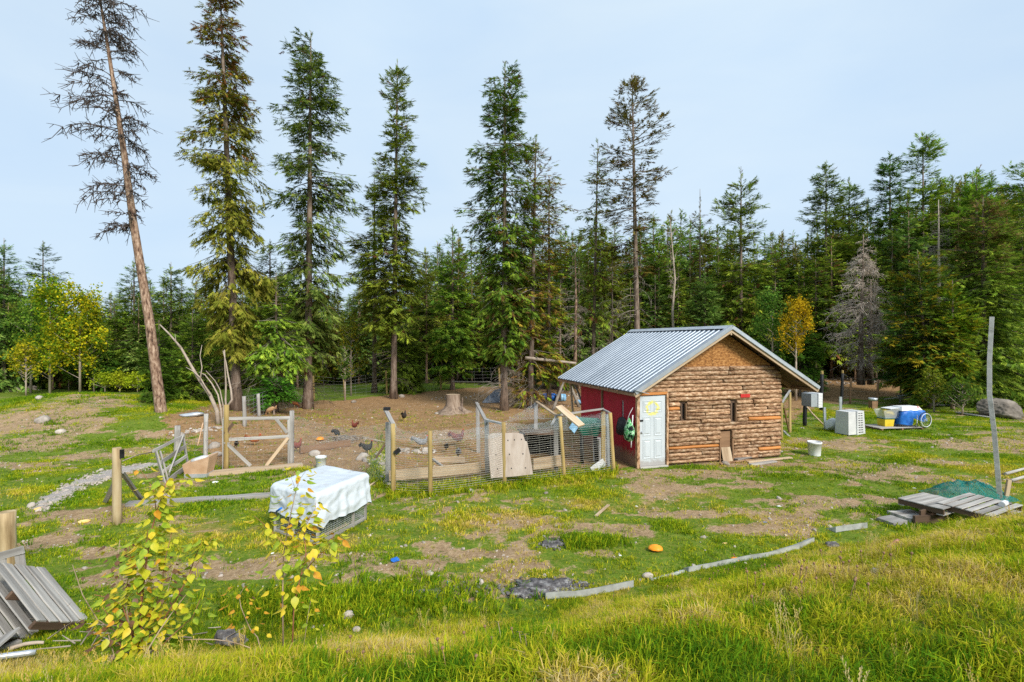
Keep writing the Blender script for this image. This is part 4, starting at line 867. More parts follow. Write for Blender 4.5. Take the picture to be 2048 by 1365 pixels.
# front wall sheathing built around the door, the two slots and the hatch
fw = MB()
def sheet(u0, u1, z0, z1): fw.box(((u0 + u1) / 2, .04, (z0 + z1) / 2), (u1 - u0, .04, z1 - z0))
OPEN = [(1.38, 1.585, 1.34, 1.80), (3.12, 3.33, 1.21, 1.76), (2.76, 3.16, .02, .93)]
sheet(.95, 1.38, 0, 2.2); sheet(1.38, 1.585, 0, 1.34); sheet(1.38, 1.585, 1.80, 2.2); sheet(1.585, 2.76, 0, 2.2); sheet(2.76, 3.12, .93, 2.2); sheet(3.12, 3.33, .93, 1.21); sheet(3.12, 3.33, 1.76, 2.2); sheet(3.33, 4.98, 0, 2.2)
fw.build('sheathing', M['darkwood'], hut)
gb = MB(); zz = 2.2; pts = [(.02, zz), (4.98, zz), (4.98, roofz(4.98) - .07), (UA, ZA - .07), (.02, roofz(.02) - .07)]
gb.add([(u, .02, z) for u, z in pts] + [(u, .06, z) for u, z in pts], [(0, 1, 2, 3, 4), (9, 8, 7, 6, 5)] + [(i, i + 5, (i + 1) % 5 + 5, (i + 1) % 5) for i in range(5)]); gb.build('gable_sheathing', M['darkwood'], hut)
# orange board (OSB) gable sheets with a joint between them
def poly_sheet(name, pts, v0, v1, m):
    n = len(pts); b = MB(); b.add([(u, v0, z) for u, z in pts] + [(u, v1, z) for u, z in pts], [tuple(range(n)), tuple(range(2 * n - 1, n - 1, -1))] + [(i, i + n, (i + 1) % n + n, (i + 1) % n) for i in range(n)]); return b.build(name, m, hut)
zo = 2.80; u_a = UA - (ZA - .07 - zo) / SL; u_b = UA + (ZA - .07 - zo) / SL
poly_sheet('gable_panel', [(u_a, zo), (2.495, zo), (2.495, roofz(2.495) - .07)], .0, .018, M['osb'])
poly_sheet('gable_panel', [(2.505, zo), (min(u_b, 4.98), zo), (UA, ZA - .07), (2.505, roofz(2.505) - .07)], .0, .018, M['osb'])
# logs: every piece its own object
def log(u0, u1, z, r, m='log', tilt=0, name='log'):
    p = (u0, -.01, z - tilt / 2); q = (u1, -.01, z + tilt / 2)
    o = pole(name, p, q, r, r * rl.uniform(.9, 1.08), M[m], hut, False, seg=max(3, int((u1 - u0) / .35)), n=9, wob=.11)
    return o
z = .055; row = 0; rows = []
while z < zo - .05:
    r = rl.uniform(.045, .076); rows.append((z + r * .9, r)); z += 2 * r * .985
for k, (zc, r) in enumerate(rows):
    lo = .98 if zc < 2.13 else max(.05, UA - (ZA - .14 - zc) / SL); hi = min(5.0, UA + (ZA - .12 - zc) / SL)
    segs = [(lo, hi)]
    for (a, b, z0_, z1_) in OPEN:
        if z0_ - r * .6 < zc < z1_ + r * .6: segs = [q for s in segs for q in ([(s[0], a - .005), (b + .005, s[1])] if s[0] < a and s[1] > b else [s])]
    out = []
    for a, b in segs:
        if b - a > 2.2 and rl.random() < .92: c = rl.uniform(a + .7, b - .7); out += [(a, c - .006), (c + .006, b)]
        elif b - a > 1.2 and rl.random() < .5: c = rl.uniform(a + .4, b - .4); out += [(a, c - .006), (c + .006, b)]
        else: out.append((a, b))
    for a, b in out:
        peeled = (.3 < zc < .75 and a < 1.5 and rl.random() < .3) or (1.0 < zc < 1.32 and a > 2.6 and rl.random() < .45) or rl.random() < .05
        log(a + rl.uniform(0, .015), b - rl.uniform(0, .03), zc, r, 'peeled' if peeled else 'log', rl.uniform(-.012, .012))
# tilted piece and red wrapper scrap
log(3.55, 4.9, 1.93, .05, 'log', .14)
MB().box((3.62, -.085, 1.97), (.34, .02, .1)).build('red_scrap', M['red'], hut)
for (a, b, z0_, z1_) in OPEN[:2]:
    f = MB(); f.box(((a + b) / 2, .065, (z0_ + z1_) / 2), (b - a, .01, z1_ - z0_)); fo = f.build('window_slot', M['slot'], hut)
    board('window_board', (a + .035, .0, z0_), (a + .035, .0, z1_), .06, .09, M['darkwood'], fo, world=False); board('window_board', (b - .02, -.01, z0_), (b - .02, -.01, z1_), .03, .1, M['brownwood'], fo, world=False)
# poultry hatch with its ramp board
ht = MB().box((2.955, .01, .66), (.36, .03, .50)).build('hatch', M['brownwood'], hut)
board('hatch_ramp', (2.95, -.16, .0), (2.95, -.03, .44), .33, .02, M['pink'] if False else M['freshwood'], hut, (0, 1, 0), False)
board('hatch_rail', (2.735, -.05, .0), (2.735, -.05, .93), .04, .05, M['brownwood'], hut, (0, 1, 0), False); board('hatch_rail', (3.19, -.05, .0), (3.19, -.05, .93), .05, .05, M['brownwood'], hut, (0, 1, 0), False)
# corner boards and door
board('corner_post', (-.01, -.03, 0), (-.01, -.03, 2.2), .09, .10, M['log'], hut, (0, 1, 0), False, warp=.008)
board('door_jamb', (.935, -.035, 0), (.935, -.035, 2.14), .06, .09, M['log'], hut, (0, 1, 0), False, warp=.008)
board('door_header', (.0, -.03, 2.12), (.93, -.03, 2.135), .08, .09, M['peeled'], hut, world=False)
board('threshold', (.03, -.05, .03), (.92, -.05, .03), .14, .05, M['greywood'], hut, world=False)
def door_mat():
    m = mat('door_paint', [(.50, .55, .58), (.57, .62, .65)], 2, rough=.4, bump=.03, rnd=0); t = m.node_tree; l = t.links.new
    p = next(n for n in t.nodes if n.type == 'BSDF_PRINCIPLED'); src = p.inputs['Base Color'].links[0].from_socket
    co = N_(t, 'ShaderNodeTexCoord'); s = N_(t, 'ShaderNodeVectorMath', operation='DISTANCE'); s.inputs[1].default_value = (.43, -.02, 1.60)
    fl = N_(t, 'ShaderNodeVectorMath', operation='MULTIPLY'); fl.inputs[1].default_value = (1, 0, 1); s.inputs[1].default_value = (.46, 0, 1.70)
    l(co.outputs['Object'], fl.inputs[0]); l(fl.outputs[0], s.inputs[0])
    n = N_(t, 'ShaderNodeTexNoise'); n.inputs['Scale'].default_value = 16; n.inputs['Detail'].default_value = 4; l(co.outputs['Object'], n.inputs['Vector'])
    a = N_(t, 'ShaderNodeMath', operation='SUBTRACT'); a.inputs[1].default_value = .175; l(s.outputs['Value'], a.inputs[0]); ab = N_(t, 'ShaderNodeMath', operation='ABSOLUTE'); l(a.outputs[0], ab.inputs[0])
    mr_ = N_(t, 'ShaderNodeMapRange'); mr_.inputs['From Min'].default_value = .0; mr_.inputs['From Max'].default_value = .15; mr_.inputs['To Min'].default_value = 1.05; mr_.inputs['To Max'].default_value = 0; l(ab.outputs[0], mr_.inputs['Value'])
    mu = N_(t, 'ShaderNodeMath', operation='MULTIPLY'); l(mr_.outputs[0], mu.inputs[0]); l(n.outputs['Fac'], mu.inputs[1])
    th = N_(t, 'ShaderNodeMapRange'); th.inputs['From Min'].default_value = .3; th.inputs['From Max'].default_value = .5; th.inputs['To Max'].default_value = .8; l(mu.outputs[0], th.inputs['Value'])
    x = N_(t, 'ShaderNodeMix', data_type='RGBA'); l(th.outputs[0], x.inputs[0]); l(src, x.inputs[6]); x.inputs[7].default_value = (.75, .68, .05, 1); l(x.outputs[2], p.inputs['Base Color'])
    return m
DM = door_mat(); mud(DM, .4, amt=.5)
dr = MB().box((.47, .0, 1.06), (.83, .04, 2.0)).build('door', DM, hut)
def raised(u0, u1, z0_, z1_):
    b = MB(); e = .03
    V = [(u0, -.021, z0_), (u1, -.021, z0_), (u1, -.021, z1_), (u0, -.021, z1_), (u0 + e, -.010, z0_ + e), (u1 - e, -.010, z0_ + e), (u1 - e, -.010, z1_ - e), (u0 + e, -.010, z1_ - e),
         (u0 + 2 * e, -.026, z0_ + 2 * e), (u1 - 2 * e, -.026, z0_ + 2 * e), (u1 - 2 * e, -.026, z1_ - 2 * e), (u0 + 2 * e, -.026, z1_ - 2 * e)]
    V = [(a_, y - .012, c) for a_, y, c in V]
    b.add(V, [(i, (i + 1) % 4, (i + 1) % 4 + 4, i + 4) for i in range(4)] + [(i + 4, (i + 1) % 4 + 4, (i + 1) % 4 + 8, i + 8) for i in range(4)] + [(8, 9, 10, 11)])
    b.box(((u0 + u1) / 2, -.020, z0_ - .007), (u1 - u0 + .028, .018, .014)).box(((u0 + u1) / 2, -.020, z1_ + .007), (u1 - u0 + .028, .018, .014)).box((u0 - .007, -.020, (z0_ + z1_) / 2), (.014, .018, z1_ - z0_)).box((u1 + .007, -.020, (z0_ + z1_) / 2), (.014, .018, z1_ - z0_))
    b.build('door_panel', DM, dr)
for z0_, z1_ in ((.27, .80), (.93, 1.44), (1.60, 1.90)): raised(.17, .41, z0_, z1_); raised(.53, .77, z0_, z1_)
MB().lathe([(0, 0), (.028, 0), (.03, .03), (.014, .05), (.0, .05)], 12).build('door_knob', M['galv'], dr).matrix_basis = Matrix.Translation((.115, -.02, 1.02)) @ Matrix.Rotation(math.pi / 2, 4, 'X')
MB().box((.105, -.03, 1.36), (.11, .03, .045)).build('latch', M['black'], dr)
# red plywood side wall, its brown stud and slot
rw = MB(); zt = roofz(0) - .04
def rs_(v0, v1, z0_, z1_, name='red_panel'):
    MB().box((.0, (v0 + v1) / 2, (z0_ + z1_) / 2), (.03, v1 - v0 - .004, z1_ - z0_)).build(name, M['redpaint'], hut)
rs_(.03, .78, 0, zt); rs_(.78, .90, 0, .95); rs_(.78, .90, 1.82, zt); rs_(.90, 2.12, 0, zt); rs_(2.22, L_H, 0, zt)
MB().box((.03, .84, 1.38), (.02, .14, .9)).build('window_slot', M['slot'], hut)
board('slot_trim', (-.02, .80, .93), (-.02, .80, 1.84), .03, .03, M['greywood'], hut, (0, 1, 0), False)
board('wall_stud', (-.02, 2.17, 0), (-.02, 2.17, zt), .09, .07, M['brownwood'], hut, (0, 1, 0), False)
MB().box((W_ - .01, L_H / 2 + .02, roofz(W_) / 2 - .03), (.04, L_H - .1, roofz(W_) - .1)).build('right_wall', M['brownwood'], hut)
# roof: ribbed sheets, ridge cap, fascia, rafters, purlins
V0, V1 = -.42, 5.45
def ribbed(side, v0, v1):
    b = MB(); prof = []; v = v0
    while v < v1 - .01:
        prof += [(v, 0), (v + .085, 0), (v + .10, .026), (v + .13, .026), (v + .145, 0)]; v += .2286
    prof = [q for q in prof if q[0] <= v1] + [(v1, 0)]
    ue = UL if side < 0 else UR; zeave = ZE if side < 0 else ZA - SL * (UR - UA)
    V = []; n = len(prof)
    for (uu, zz_) in ((UA, ZA), (ue, zeave)):
        for v_, h in prof: V.append((uu, v_, zz_ + .045 + h))
    Fs = [(i, i + 1, n + i + 1, n + i) for i in range(n - 1)]
    if side > 0: Fs = [f[::-1] for f in Fs]
    b.add(V, Fs); return b.build('roof_sheet', M['roofmetal'], hut)
ns = 6; wS = .2286 * 4
for i in range(ns + 1):
    a = V0 + i * wS; c = min(V1, a + wS)
    if c - a > .1: ribbed(-1, a, c); ribbed(1, a, c)
und = MB(); e = .0
for side in (-1, 1):
    ue = UL if side < 0 else UR; ze = ZA - SL * abs(ue - UA)
    V = [(UA, V0 + .03, ZA + .03), (UA, V1, ZA + .03), (ue, V1, ze + .03), (ue, V0 + .03, ze + .03)]
    und.add(V + [(a, b, c - .02) for a, b, c in V], [(0, 1, 2, 3), (7, 6, 5, 4), (0, 4, 5, 1), (1, 5, 6, 2), (2, 6, 7, 3), (3, 7, 4, 0)])
und.build('roof_deck', M['darkwood'], hut)
cap = MB()
for s in (-1, 1): cap.add([(UA, V0 - .02, ZA + .095), (UA, V1 + .02, ZA + .095), (UA + s * .17, V1 + .02, ZA + .095 - .17 * SL), (UA + s * .17, V0 - .02, ZA + .095 - .17 * SL)], [(0, 1, 2, 3) if s > 0 else (3, 2, 1, 0)])
cap.build('ridge_cap', M['galv'], hut)
for side in (-1, 1):
    ue = UL if side < 0 else UR; ze = ZA - SL * abs(ue - UA)
    board('rake_trim', (UA, V0 - .015, ZA + .035), (ue, V0 - .015, ze + .035), .03, .10, M['galv'], hut, (0, -.0, 1), False, warp=0)
    board('rake_board', (UA, V0 + .035, ZA - .045), (ue, V0 + .035, ze - .045), .04, .13, M['freshwood'], hut, (0, 0, 1), False)
    board('rake_flashing', (UA, V0 + .045, ZA + .093), (ue, V0 + .045, ze + .093), .15, .012, M['galv'], hut, (0, 0, 1), False, warp=0)
    board('eave_board', (ue + (.03 if side < 0 else -.03), V0 + .06, ze - .03), (ue + (.03 if side < 0 else -.03), V1, ze - .03), .03, .09, M['brownwood'], hut, world=False)
    for v in (.62, 1.24, 1.86, 2.48, 3.1, 3.72, 4.5): board('rafter', (UA, v, ZA - .045), (ue, v, ze - .045), .045, .12, M['brownwood'], hut, (0, 0, 1), False)
    for f in (.2, .42, .64, .86):
        uu = UA + (ue - UA) * f; zz_ = ZA + (ze - ZA) * f; board('purlin', (uu, V0 + .07, zz_ - .02), (uu, 0.0, zz_ - .02), .09, .04, M['darkwood'], hut, world=False)
board('ridge_beam', (UA, V0 + .03, ZA - .12), (UA, 0, ZA - .12), .05, .15, M['freshwood'], hut, (0, 0, 1), False)
board('roof_prop', (.25, 5.1, 0), (.1, 5.2, 2.3), .07, .07, M['freshwood'], hut, (0, 1, 0), False)
board('roof_prop', (.9, 4.6, 0), (.05, 4.9, 2.3), .06, .06, M['greywood'], hut, (0, 1, 0), False)
MB().box((-.12, -.42, 2.22), (.42, .14, .015), Matrix.Rotation(.25, 3, 'Y')).build('loose_flashing', M['galv'], hut)
def HP(u, v, z): return MW[hut.name] @ Vector((u, v, z))

# things against the red wall
bg_ = MB(); V = []; rr = random.Random(3)
me = rock_mesh('black_bundle', .20, .28, .30, 11, 3, True); me.materials.append(M['black']); o = link('black_bundle', me, None, None, Matrix.Translation(HP(-.22, .55, 1.12)) @ Matrix.Rotation(HA, 4, 'Z')); tag(o, 'black bundle of hose and sacking hung on the red wall', 'bundle')
bag = thing('shopping_bag', 'green and white patterned bag hanging on the red wall beside the white door', 'bag', HP(-.2, .12, .75), HA)
b = MB(); n = 16; V = []; Fs = []
prof = [(.02, .0), (.15, .05), (.2, .16), (.21, .3), (.17, .42), (.09, .55), (.02, .68)]
for r, z in prof:
    for i in range(n): a = 2 * math.pi * i / n; V.append((r * .62 * math.cos(a) * (1 + .15 * math.sin(3 * a + z * 9)), r * 1.15 * math.sin(a) * (1 + .12 * math.cos(4 * a)), z))
for j in range(len(prof) - 1):
    for i in range(n): Fs.append((j * n + i, j * n + (i + 1) % n, (j + 1) * n + (i + 1) % n, (j + 1) * n + i))
b.add(V, Fs, True).build('bag_body', M['bagpattern'], bag); MB().tube([(-.1, 0, .5), (-.06, -.12, .8), (.06, -.1, .98)], .008, 5).build('bag_strap', M['whiteplastic'], bag)
tag(pole('white_stick', HP(-.14, .02, 1.52), HP(-.24, -.06, .62), .016, .012, M['whiteplastic']), 'thin white stick leaning on the corner between red wall and door', 'stick')
tag(board('grey_plank', HP(-.5, .95, 0), HP(-.5, .95, 1.42), .11, .05, M['greywood'], up=(0, 1, 0)), 'upright grey plank against the last pen post beside the red wall', 'plank')

# ---------------------------------------------------------------- wire fences and the pen
def post_obj(name, px, py, tpy, r, m, parent=None, tpx=None, sq=False, label=None, cat=None, group=None, rt=None):
    g = G(px, py); t = A(tpx if tpx else px, tpy, g.y); g2 = g - Vector((0, 0, .12)); 
    o = board(name, g2, t, r * 2, r * 2, M[m], parent, up=(0, 1, 0)) if sq else pole(name, g2, t, r, rt or r * .92, M[m], parent)
    if label: tag(o, label, cat, group)
    return o, g, t
def wires(name, bays, nh, parent, m='wire', z0=.04, dv=.1, r=.0032, rv=.002, sag=.02, top=1.0, graded=False):
    """bays: (base p, top p) pairs of neighbouring posts"""
    A0 = []; A1 = []; R = []
    for (a0, a1), (b0, b1) in bays:
        for i in range(nh):
            f = i / (nh - 1); f = (f ** 1.0) * top
            prev = None
            for k in range(5):
                s = k / 4; p = (a0.lerp(b0, s)).lerp(a1.lerp(b1, s), z0 + (1 - z0) * f); p = Vector(p); p.z -= sag * math.sin(math.pi * s) * (.6 + .8 * RB.random()); p.y -= .03
                if prev is not None: A0.append(prev[:]); A1.append(p[:]); R.append(r)
                prev = p
        L_ = (b0 - a0).length; nv = max(2, int(L_ / dv))
        for k in range(nv + 1):
            s = k / nv; lo = a0.lerp(b0, s); hi = a1.lerp(b1, s); p = lo.lerp(hi, z0); q = lo.lerp(hi, z0 + (1 - z0) * top); p.y -= .03; q.y -= .03
            p.z -= sag * math.sin(math.pi * s); q.z -= sag * math.sin(math.pi * s)
            A0.append(p[:]); A1.append(q[:]); R.append(rv)
    V, Fc = tubes_np(np.array(A0), np.array(A1), np.array(R), np.array(R))
    V = V - np.array(MW[parent.name].translation)
    o = link(name, mesh_np(name, V, Fc), M[m], parent); o['kind'] = 'stuff'; return o
def netting(name, P00, P10, P01, P11, m, parent, sag=.1, nu=14, nv=6, uvs=None, wr=.02):
    """cloth of net between four world corners, lower pair first"""
    V = []; U = []; Fs = []
    for j in range(nv + 1):
        for i in range(nu + 1):
            s = i / nu; t = j / nv; p = P00.lerp(P10, s).lerp(P01.lerp(P11, s), t); p = Vector(p); p.z -= sag * math.sin(math.pi * s) * t; p += Vector((RB.uniform(-wr, wr), RB.uniform(-wr, wr), RB.uniform(-wr, wr)))
            V.append((p - MW[parent.name].translation)[:]); U.append((s * max(1, (P10 - P00).length), t * max(1, (P01 - P00).length)))
    for j in range(nv):
        for i in range(nu): a = j * (nu + 1) + i; Fs.append((a, a + 1, a + nu + 2, a + nu + 1))
    o = link(name, mesh_np(name, V, Fs, smooth=True, uv=U), M[m], parent); return o
pen0 = G(1008, 968)
pen = thing('wire_pen', 'poultry pen of wire and netting on round yellowish posts left of the hut', 'pen', pen0)
PF = []
for px, py, tx, ty, r in ((787, 988, 786, 848, .062), (861, 990, 860, 862, .055), (1009, 970, 1007, 845, .062), (1129, 957, 1120, 834, .052), (1228, 944, 1220, 826, .058)):
    o, g, t = post_obj('round_post', px, py, ty, r, 'roundpost', pen, tx); PF.append((g, t))
wires('wire_mesh', list(zip(PF[:-1], PF[1:])), 24, pen, top=.84, dv=.3, r=.0042)
# inner square posts, beams and base boards
IN = []
for px, py, tx, ty, r, m in ((776, 968, 776, 845, .055, 'greywood'), (975, 945, 973, 838, .06, 'greywood'), (957, 905, 955, 808, .06, 'greywood'), (1072, 890, 1072, 806, .065, 'greywood'), (1112, 945, 1112, 838, .06, 'greywood'), (1206, 930, 1206, 824, .06, 'roundpost'), (1217, 938, 1215, 830, .04, 'galv')):
    o, g, t = post_obj('inner_post', px, py, ty, r, m, pen, tx, True); IN.append((g, t))
def beam_px(name, a, ya, b, yb, wd, ht, m, parent=None, **k): return board(name, A(*a, ya), A(*b, yb), wd, ht, M[m], parent, **k)
beam_px('top_rail', (953, 806), IN[2][0].y, (972, 842), IN[1][0].y, .09, .05, 'greywood', pen)
beam_px('top_rail', (971, 840), IN[1][0].y, (1010, 849), PF[2][0].y, .09, .05, 'greywood', pen)
beam_px('top_rail', (1073, 804), IN[3][0].y, (1114, 832), IN[4][0].y, .09, .04, 'freshwood', pen)
beam_px('top_rail', (1112, 833), IN[4][0].y, (1103, 850), PF[3][0].y + .2, .06, .04, 'greywood', pen)
beam_px('top_rail', (770, 818), PF[0][0].y + 1.2, (788, 852), PF[0][0].y, .10, .05, 'greywood', pen)
beam_px('top_rail', (1115, 831), IN[4][0].y, (1207, 818), IN[5][0].y, .05, .05, 'greywood', pen)
beam_px('top_rail', (1206, 819), IN[5][0].y, (1221, 827), PF[4][0].y, .05, .04, 'greywood', pen)
beam_px('leaning_plank', (1117, 813), PF[3][0].y + .5, (1163, 852), PF[3][0].y - .1, .24, .045, 'freshwood', pen, up=(.3, -.6, 1))
beam_px('base_board', (778, 952), PF[0][0].y + .55, (962, 935), PF[2][0].y + .4, .05, .26, 'freshwood', pen)
beam_px('base_board', (1066, 929), PF[2][0].y + .65, (1125, 921), PF[3][0].y + .45, .05, .30, 'freshwood', pen)
beam_px('base_board', (868, 920), 15.4, (930, 920), 15.2, .05, .18, 'freshwood', pen)
beam_px('brace', (865, 918), 14.2, (893, 940), 13.8, .07, .05, 'greywood', pen)
beam_px('brace', (752, 916), 14.2, (772, 886), 14.0, .05, .05, 'brownwood', pen)
# weathered plywood sheet standing inside the wire
pl = MB(); Yp = PF[2][0].y - .05
pts = [(982, 957), (1032, 953), (1066, 949), (1061, 915), (1054, 884), (1050, 882), (1046, 869), (1032, 866), (985, 867), (976, 872), (977, 900)]
q = [A(x, y, Yp + .015 * (957 - y) / 90) - pen0 for x, y in pts]; n = len(q)
pl.add([p[:] for p in q] + [(p.x, p.y + .018, p.z) for p in q], [tuple(range(n)), tuple(range(2 * n - 1, n - 1, -1))] + [(i, i + n, (i + 1) % n + n, (i + 1) % n) for i in range(n)]); pwo = pl.build('plywood_sheet', M['plywood'], pen)
kn = MB()
for x, y in ((1016, 881), (1029, 880), (1043, 879), (992, 910), (1019, 909), (1046, 908), (995, 938), (1023, 937), (1051, 936)):
    p = A(x, y, Yp + .015 * (957 - y) / 90) - pen0; kn.box((p.x, p.y - .004, p.z), (.022, .008, .03))
kn.build('screw_holes', M['slot'], pwo)
# netting
for i in range(4):
    (g0, t0), (g1, t1) = PF[i], PF[i + 1]
    netting('bird_netting', g0.lerp(t0, .78), g1.lerp(t1, .78), t0, t1, 'net', pen, sag=.12 if i in (0, 2) else .05)
netting('bird_netting', PF[0][1], PF[2][1], A(776, 846, 13.6), A(973, 840, 13.6), 'net_soft', pen, sag=.22, nu=20)
netting('bird_netting', PF[0][0], IN[0][0], PF[0][1], A(776, 846, 13.2), 'net', pen, sag=0, nu=5)
netting('bird_netting', PF[2][1], PF[3][1], IN[3][1], IN[4][1], 'net_soft', pen, sag=.2)
netting('bird_netting', PF[3][1], PF[4][1], IN[4][1], IN[5][1], 'net_soft', pen, sag=.1)
netting('bird_netting', IN[1][0], IN[2][0], IN[1][1], IN[2][1], 'net', pen, sag=0, nu=6)
netting('bird_netting', IN[5][0], PF[4][0], IN[5][1], PF[4][1], 'net', pen, sag=0, nu=5)
tz = thing('black_camera', 'small dark security lamp on top of the left pen beam', 'lamp', A(774, 820, 13.3)); MB().box((0, 0, .03), (.16, .12, .07)).build('lamp_head', M['black'], tz); MB().tube([(0, 0, -.05), (0, 0, .02)], .015, 6).build('lamp_bracket', M['galv'], tz)
tz.name = 'solar_lamp'
tz = thing('solar_lamp', 'small black box lamp fixed to the front left round post', 'lamp', A(795, 903, PF[0][0].y - .06), .4); MB().box((0, 0, 0), (.15, .07, .10), Matrix.Rotation(-.6, 3, 'Y')).build('lamp_head', M['black'], tz); MB().box((-.06, .03, -.02), (.06, .03, .03)).build('lamp_bracket', M['galv'], tz)
# things inside the pen
bar = thing('tub', 'dark green plastic barrow tub tipped up inside the pen beside the red wall', 'tub', on(1175, 15.2) + Vector((0, 0, .0)), .2)
b = MB(); b.add([(-.45, -.28, 1.28), (.45, -.28, 1.2), (.45, .3, 1.28), (-.45, .3, 1.34), (-.22, -.16, .86), (.28, -.16, .82), (.28, .2, .86), (-.22, .2, .88)], [(0, 1, 5, 4), (1, 2, 6, 5), (2, 3, 7, 6), (3, 0, 4, 7), (4, 5, 6, 7)]); b.build('basin', M['green'], bar)
for x in (-.2, .26): MB().tube([(x, -.1, 0), (x * .9, 0, .86)], .06, 8).build('support', M['black'], bar)
MB().box((.42, .1, .35), (.3, .3, .7)).build('side_bin', M['greyplastic'], bar)
sh = thing('coop_box', 'low dark box shelter at the back of the pen behind the plywood', 'coop', on(1080, 16.2), .25)
for a_, b_ in (((-.55, 0, .38), (.04, .8, .76)), ((.55, 0, .38), (.04, .8, .76)), ((0, .4, .38), (1.1, .04, .76))): MB().box(a_, b_).build('wall_panel', M['blackpost'], sh)
board('roof_panel', (-.62, 0, .80), (.62, 0, .74), .95, .03, M['darkwood'], sh, world=False)
tag(board('white_board', G(1187, 944) + Vector((-.02, .1, .0)), G(1187, 944) + Vector((.34, .18, .24)), .03, .22, M['whiteplastic']), 'short white painted board lying at the foot of the pen near the red wall', 'board')
tag(board('blue_board', A(1143, 862, 14.3), A(1158, 838, 14.6), .22, .03, M['lightblue'], up=(0, 1, .2)), 'pale blue panel tilted inside the pen under the leaning plank', 'panel')

# yard fence posts and gates behind
yf0 = G(587, 930)
yf = thing('yard_fence', 'old wire fence on thin wooden posts along the near side of the poultry yard', 'fence', yf0)
YP = []
for px, py, ty, r, m in ((354, 905, 852, .09, 'greywood'), (411, 918, 828, .065, 'greywood'), (452, 942, 810, .07, 'roundpost'), (583, 932, 822, .07, 'greywood'), ):
    o, g, t = post_obj('fence_post', px, py, ty, r, m, yf, px + 1); YP.append((g, t))
wires('wire_mesh', [(YP[0], YP[1]), (YP[1], YP[2])], 6, yf, 'ropewire', dv=.5, r=.003)
netting('bird_netting', YP[3][0], IN[0][0], YP[3][0].lerp(YP[3][1], .95), IN[0][1], 'net_soft', yf, sag=.25, nu=20)
gt = thing('wire_gate', 'closed rectangular wooden gate filled with wire, corner braces, in front of the brown yard', 'gate', G(447, 942)); Yg = G(447, 942).y
def gb_(n, a, c, wd=.07, ht=.05, m='greywood', dy=0, parent=None, ya=None, yb=None): return board(n, A(*a, (ya or Yg) + dy), A(*c, (yb or Yg) + dy), ht, wd, M[m], parent or gt)
yr = G(583, 932).y - .02; lerpY = lambda x: Yg + (yr - Yg) * (x - 447) / 136
for n_, a, c, m in (('stile', (448, 838), (448, 941), 'greywood'), ('stile', (578, 836), (579, 932), 'greywood'), ('top_rail', (446, 838), (586, 836), 'greywood'), ('bottom_rail', (446, 942), (586, 931), 'freshwood'), ('middle_rail', (450, 880), (578, 873), 'greywood'),
                    ('brace', (450, 884), (501, 932), 'greywood'), ('brace', (576, 876), (532, 932), 'freshwood'), ('brace', (574, 866), (552, 838), 'greywood'), ('brace', (450, 868), (466, 848), 'darkwood')):
    k = .0 if n_ != 'brace' else -.05
    board(n_, A(*a, lerpY(a[0]) + k), A(*c, lerpY(c[0]) + k), .045, .085, M[m], gt, up=(0, 0, 1) if abs(a[0] - c[0]) > 5 else (1, 0, 0))
wires('wire_mesh', [((A(450, 940, Yg), A(450, 840, Yg)), (A(578, 932, yr), A(578, 838, yr)))], 12, gt, dv=.15, r=.0025, rv=.002, z0=.0)
og = thing('open_gate', 'weathered grey wooden gate with a diagonal brace standing open, tied with rope', 'gate', G(325, 968)); y1, y2 = 13.0, 14.3
for n_, a, ya, c, yb, wd, m in (('stile', (312, 903), y1, (330, 968), y1, .10, 'greywood'), ('stile', (320, 902), y1 + .1, (336, 962), y1 + .1, .06, 'greywood'), ('stile', (366, 872), y2, (378, 940), y2, .09, 'greywood'), ('top_rail', (306, 903), y1, (369, 871), y2, .08, 'greywood'),
                    ('middle_rail', (322, 925), y1, (371, 893), y2, .10, 'greywood'), ('lower_rail', (326, 944), y1, (374, 912), y2, .09, 'greywood'), ('bottom_rail', (336, 962), y1, (378, 930), y2, .13, 'greywood'), ('brace', (338, 948), y1 - .05, (366, 874), y2 - .1, .11, 'greywood')):
    board(n_, A(*a, ya), A(*c, yb), .035, wd, M[m], og, up=(0, 0, 1) if n_ not in ('stile', 'brace') else (.4, -.4, 1) if n_ == 'brace' else (1, -.6, 0))
# meter post with braces and rope
mp = thing('brace_post', 'thick round yellowish post with two props in front of the gravel patch', 'post', G(234, 1048))
post_obj('post', 234, 1048, 896, .084, 'postwood', mp, 233); g = G(234, 1048)
board('prop', A(243, 944, g.y + .15), G(284, 1000), .10, .05, M['greywood'], mp, up=(0, 1, .3)); board('prop', A(232, 962, g.y + .3), G(210, 1006), .09, .05, M['greywood'], mp, up=(0, 1, .3))
MB().box(A(244, 908, g.y) - g, (.06, .05, .17)).build('insulator_block', M['black'], mp)
tag(MB().tube([A(246, 922, g.y), A(276, 910, g.y + 1.2), A(304, 905, y1)], .012, 5).build('rope', M['palewood'], None, A(246, 922, g.y)), 'pale rope from the thick round post to the open grey gate', 'rope')
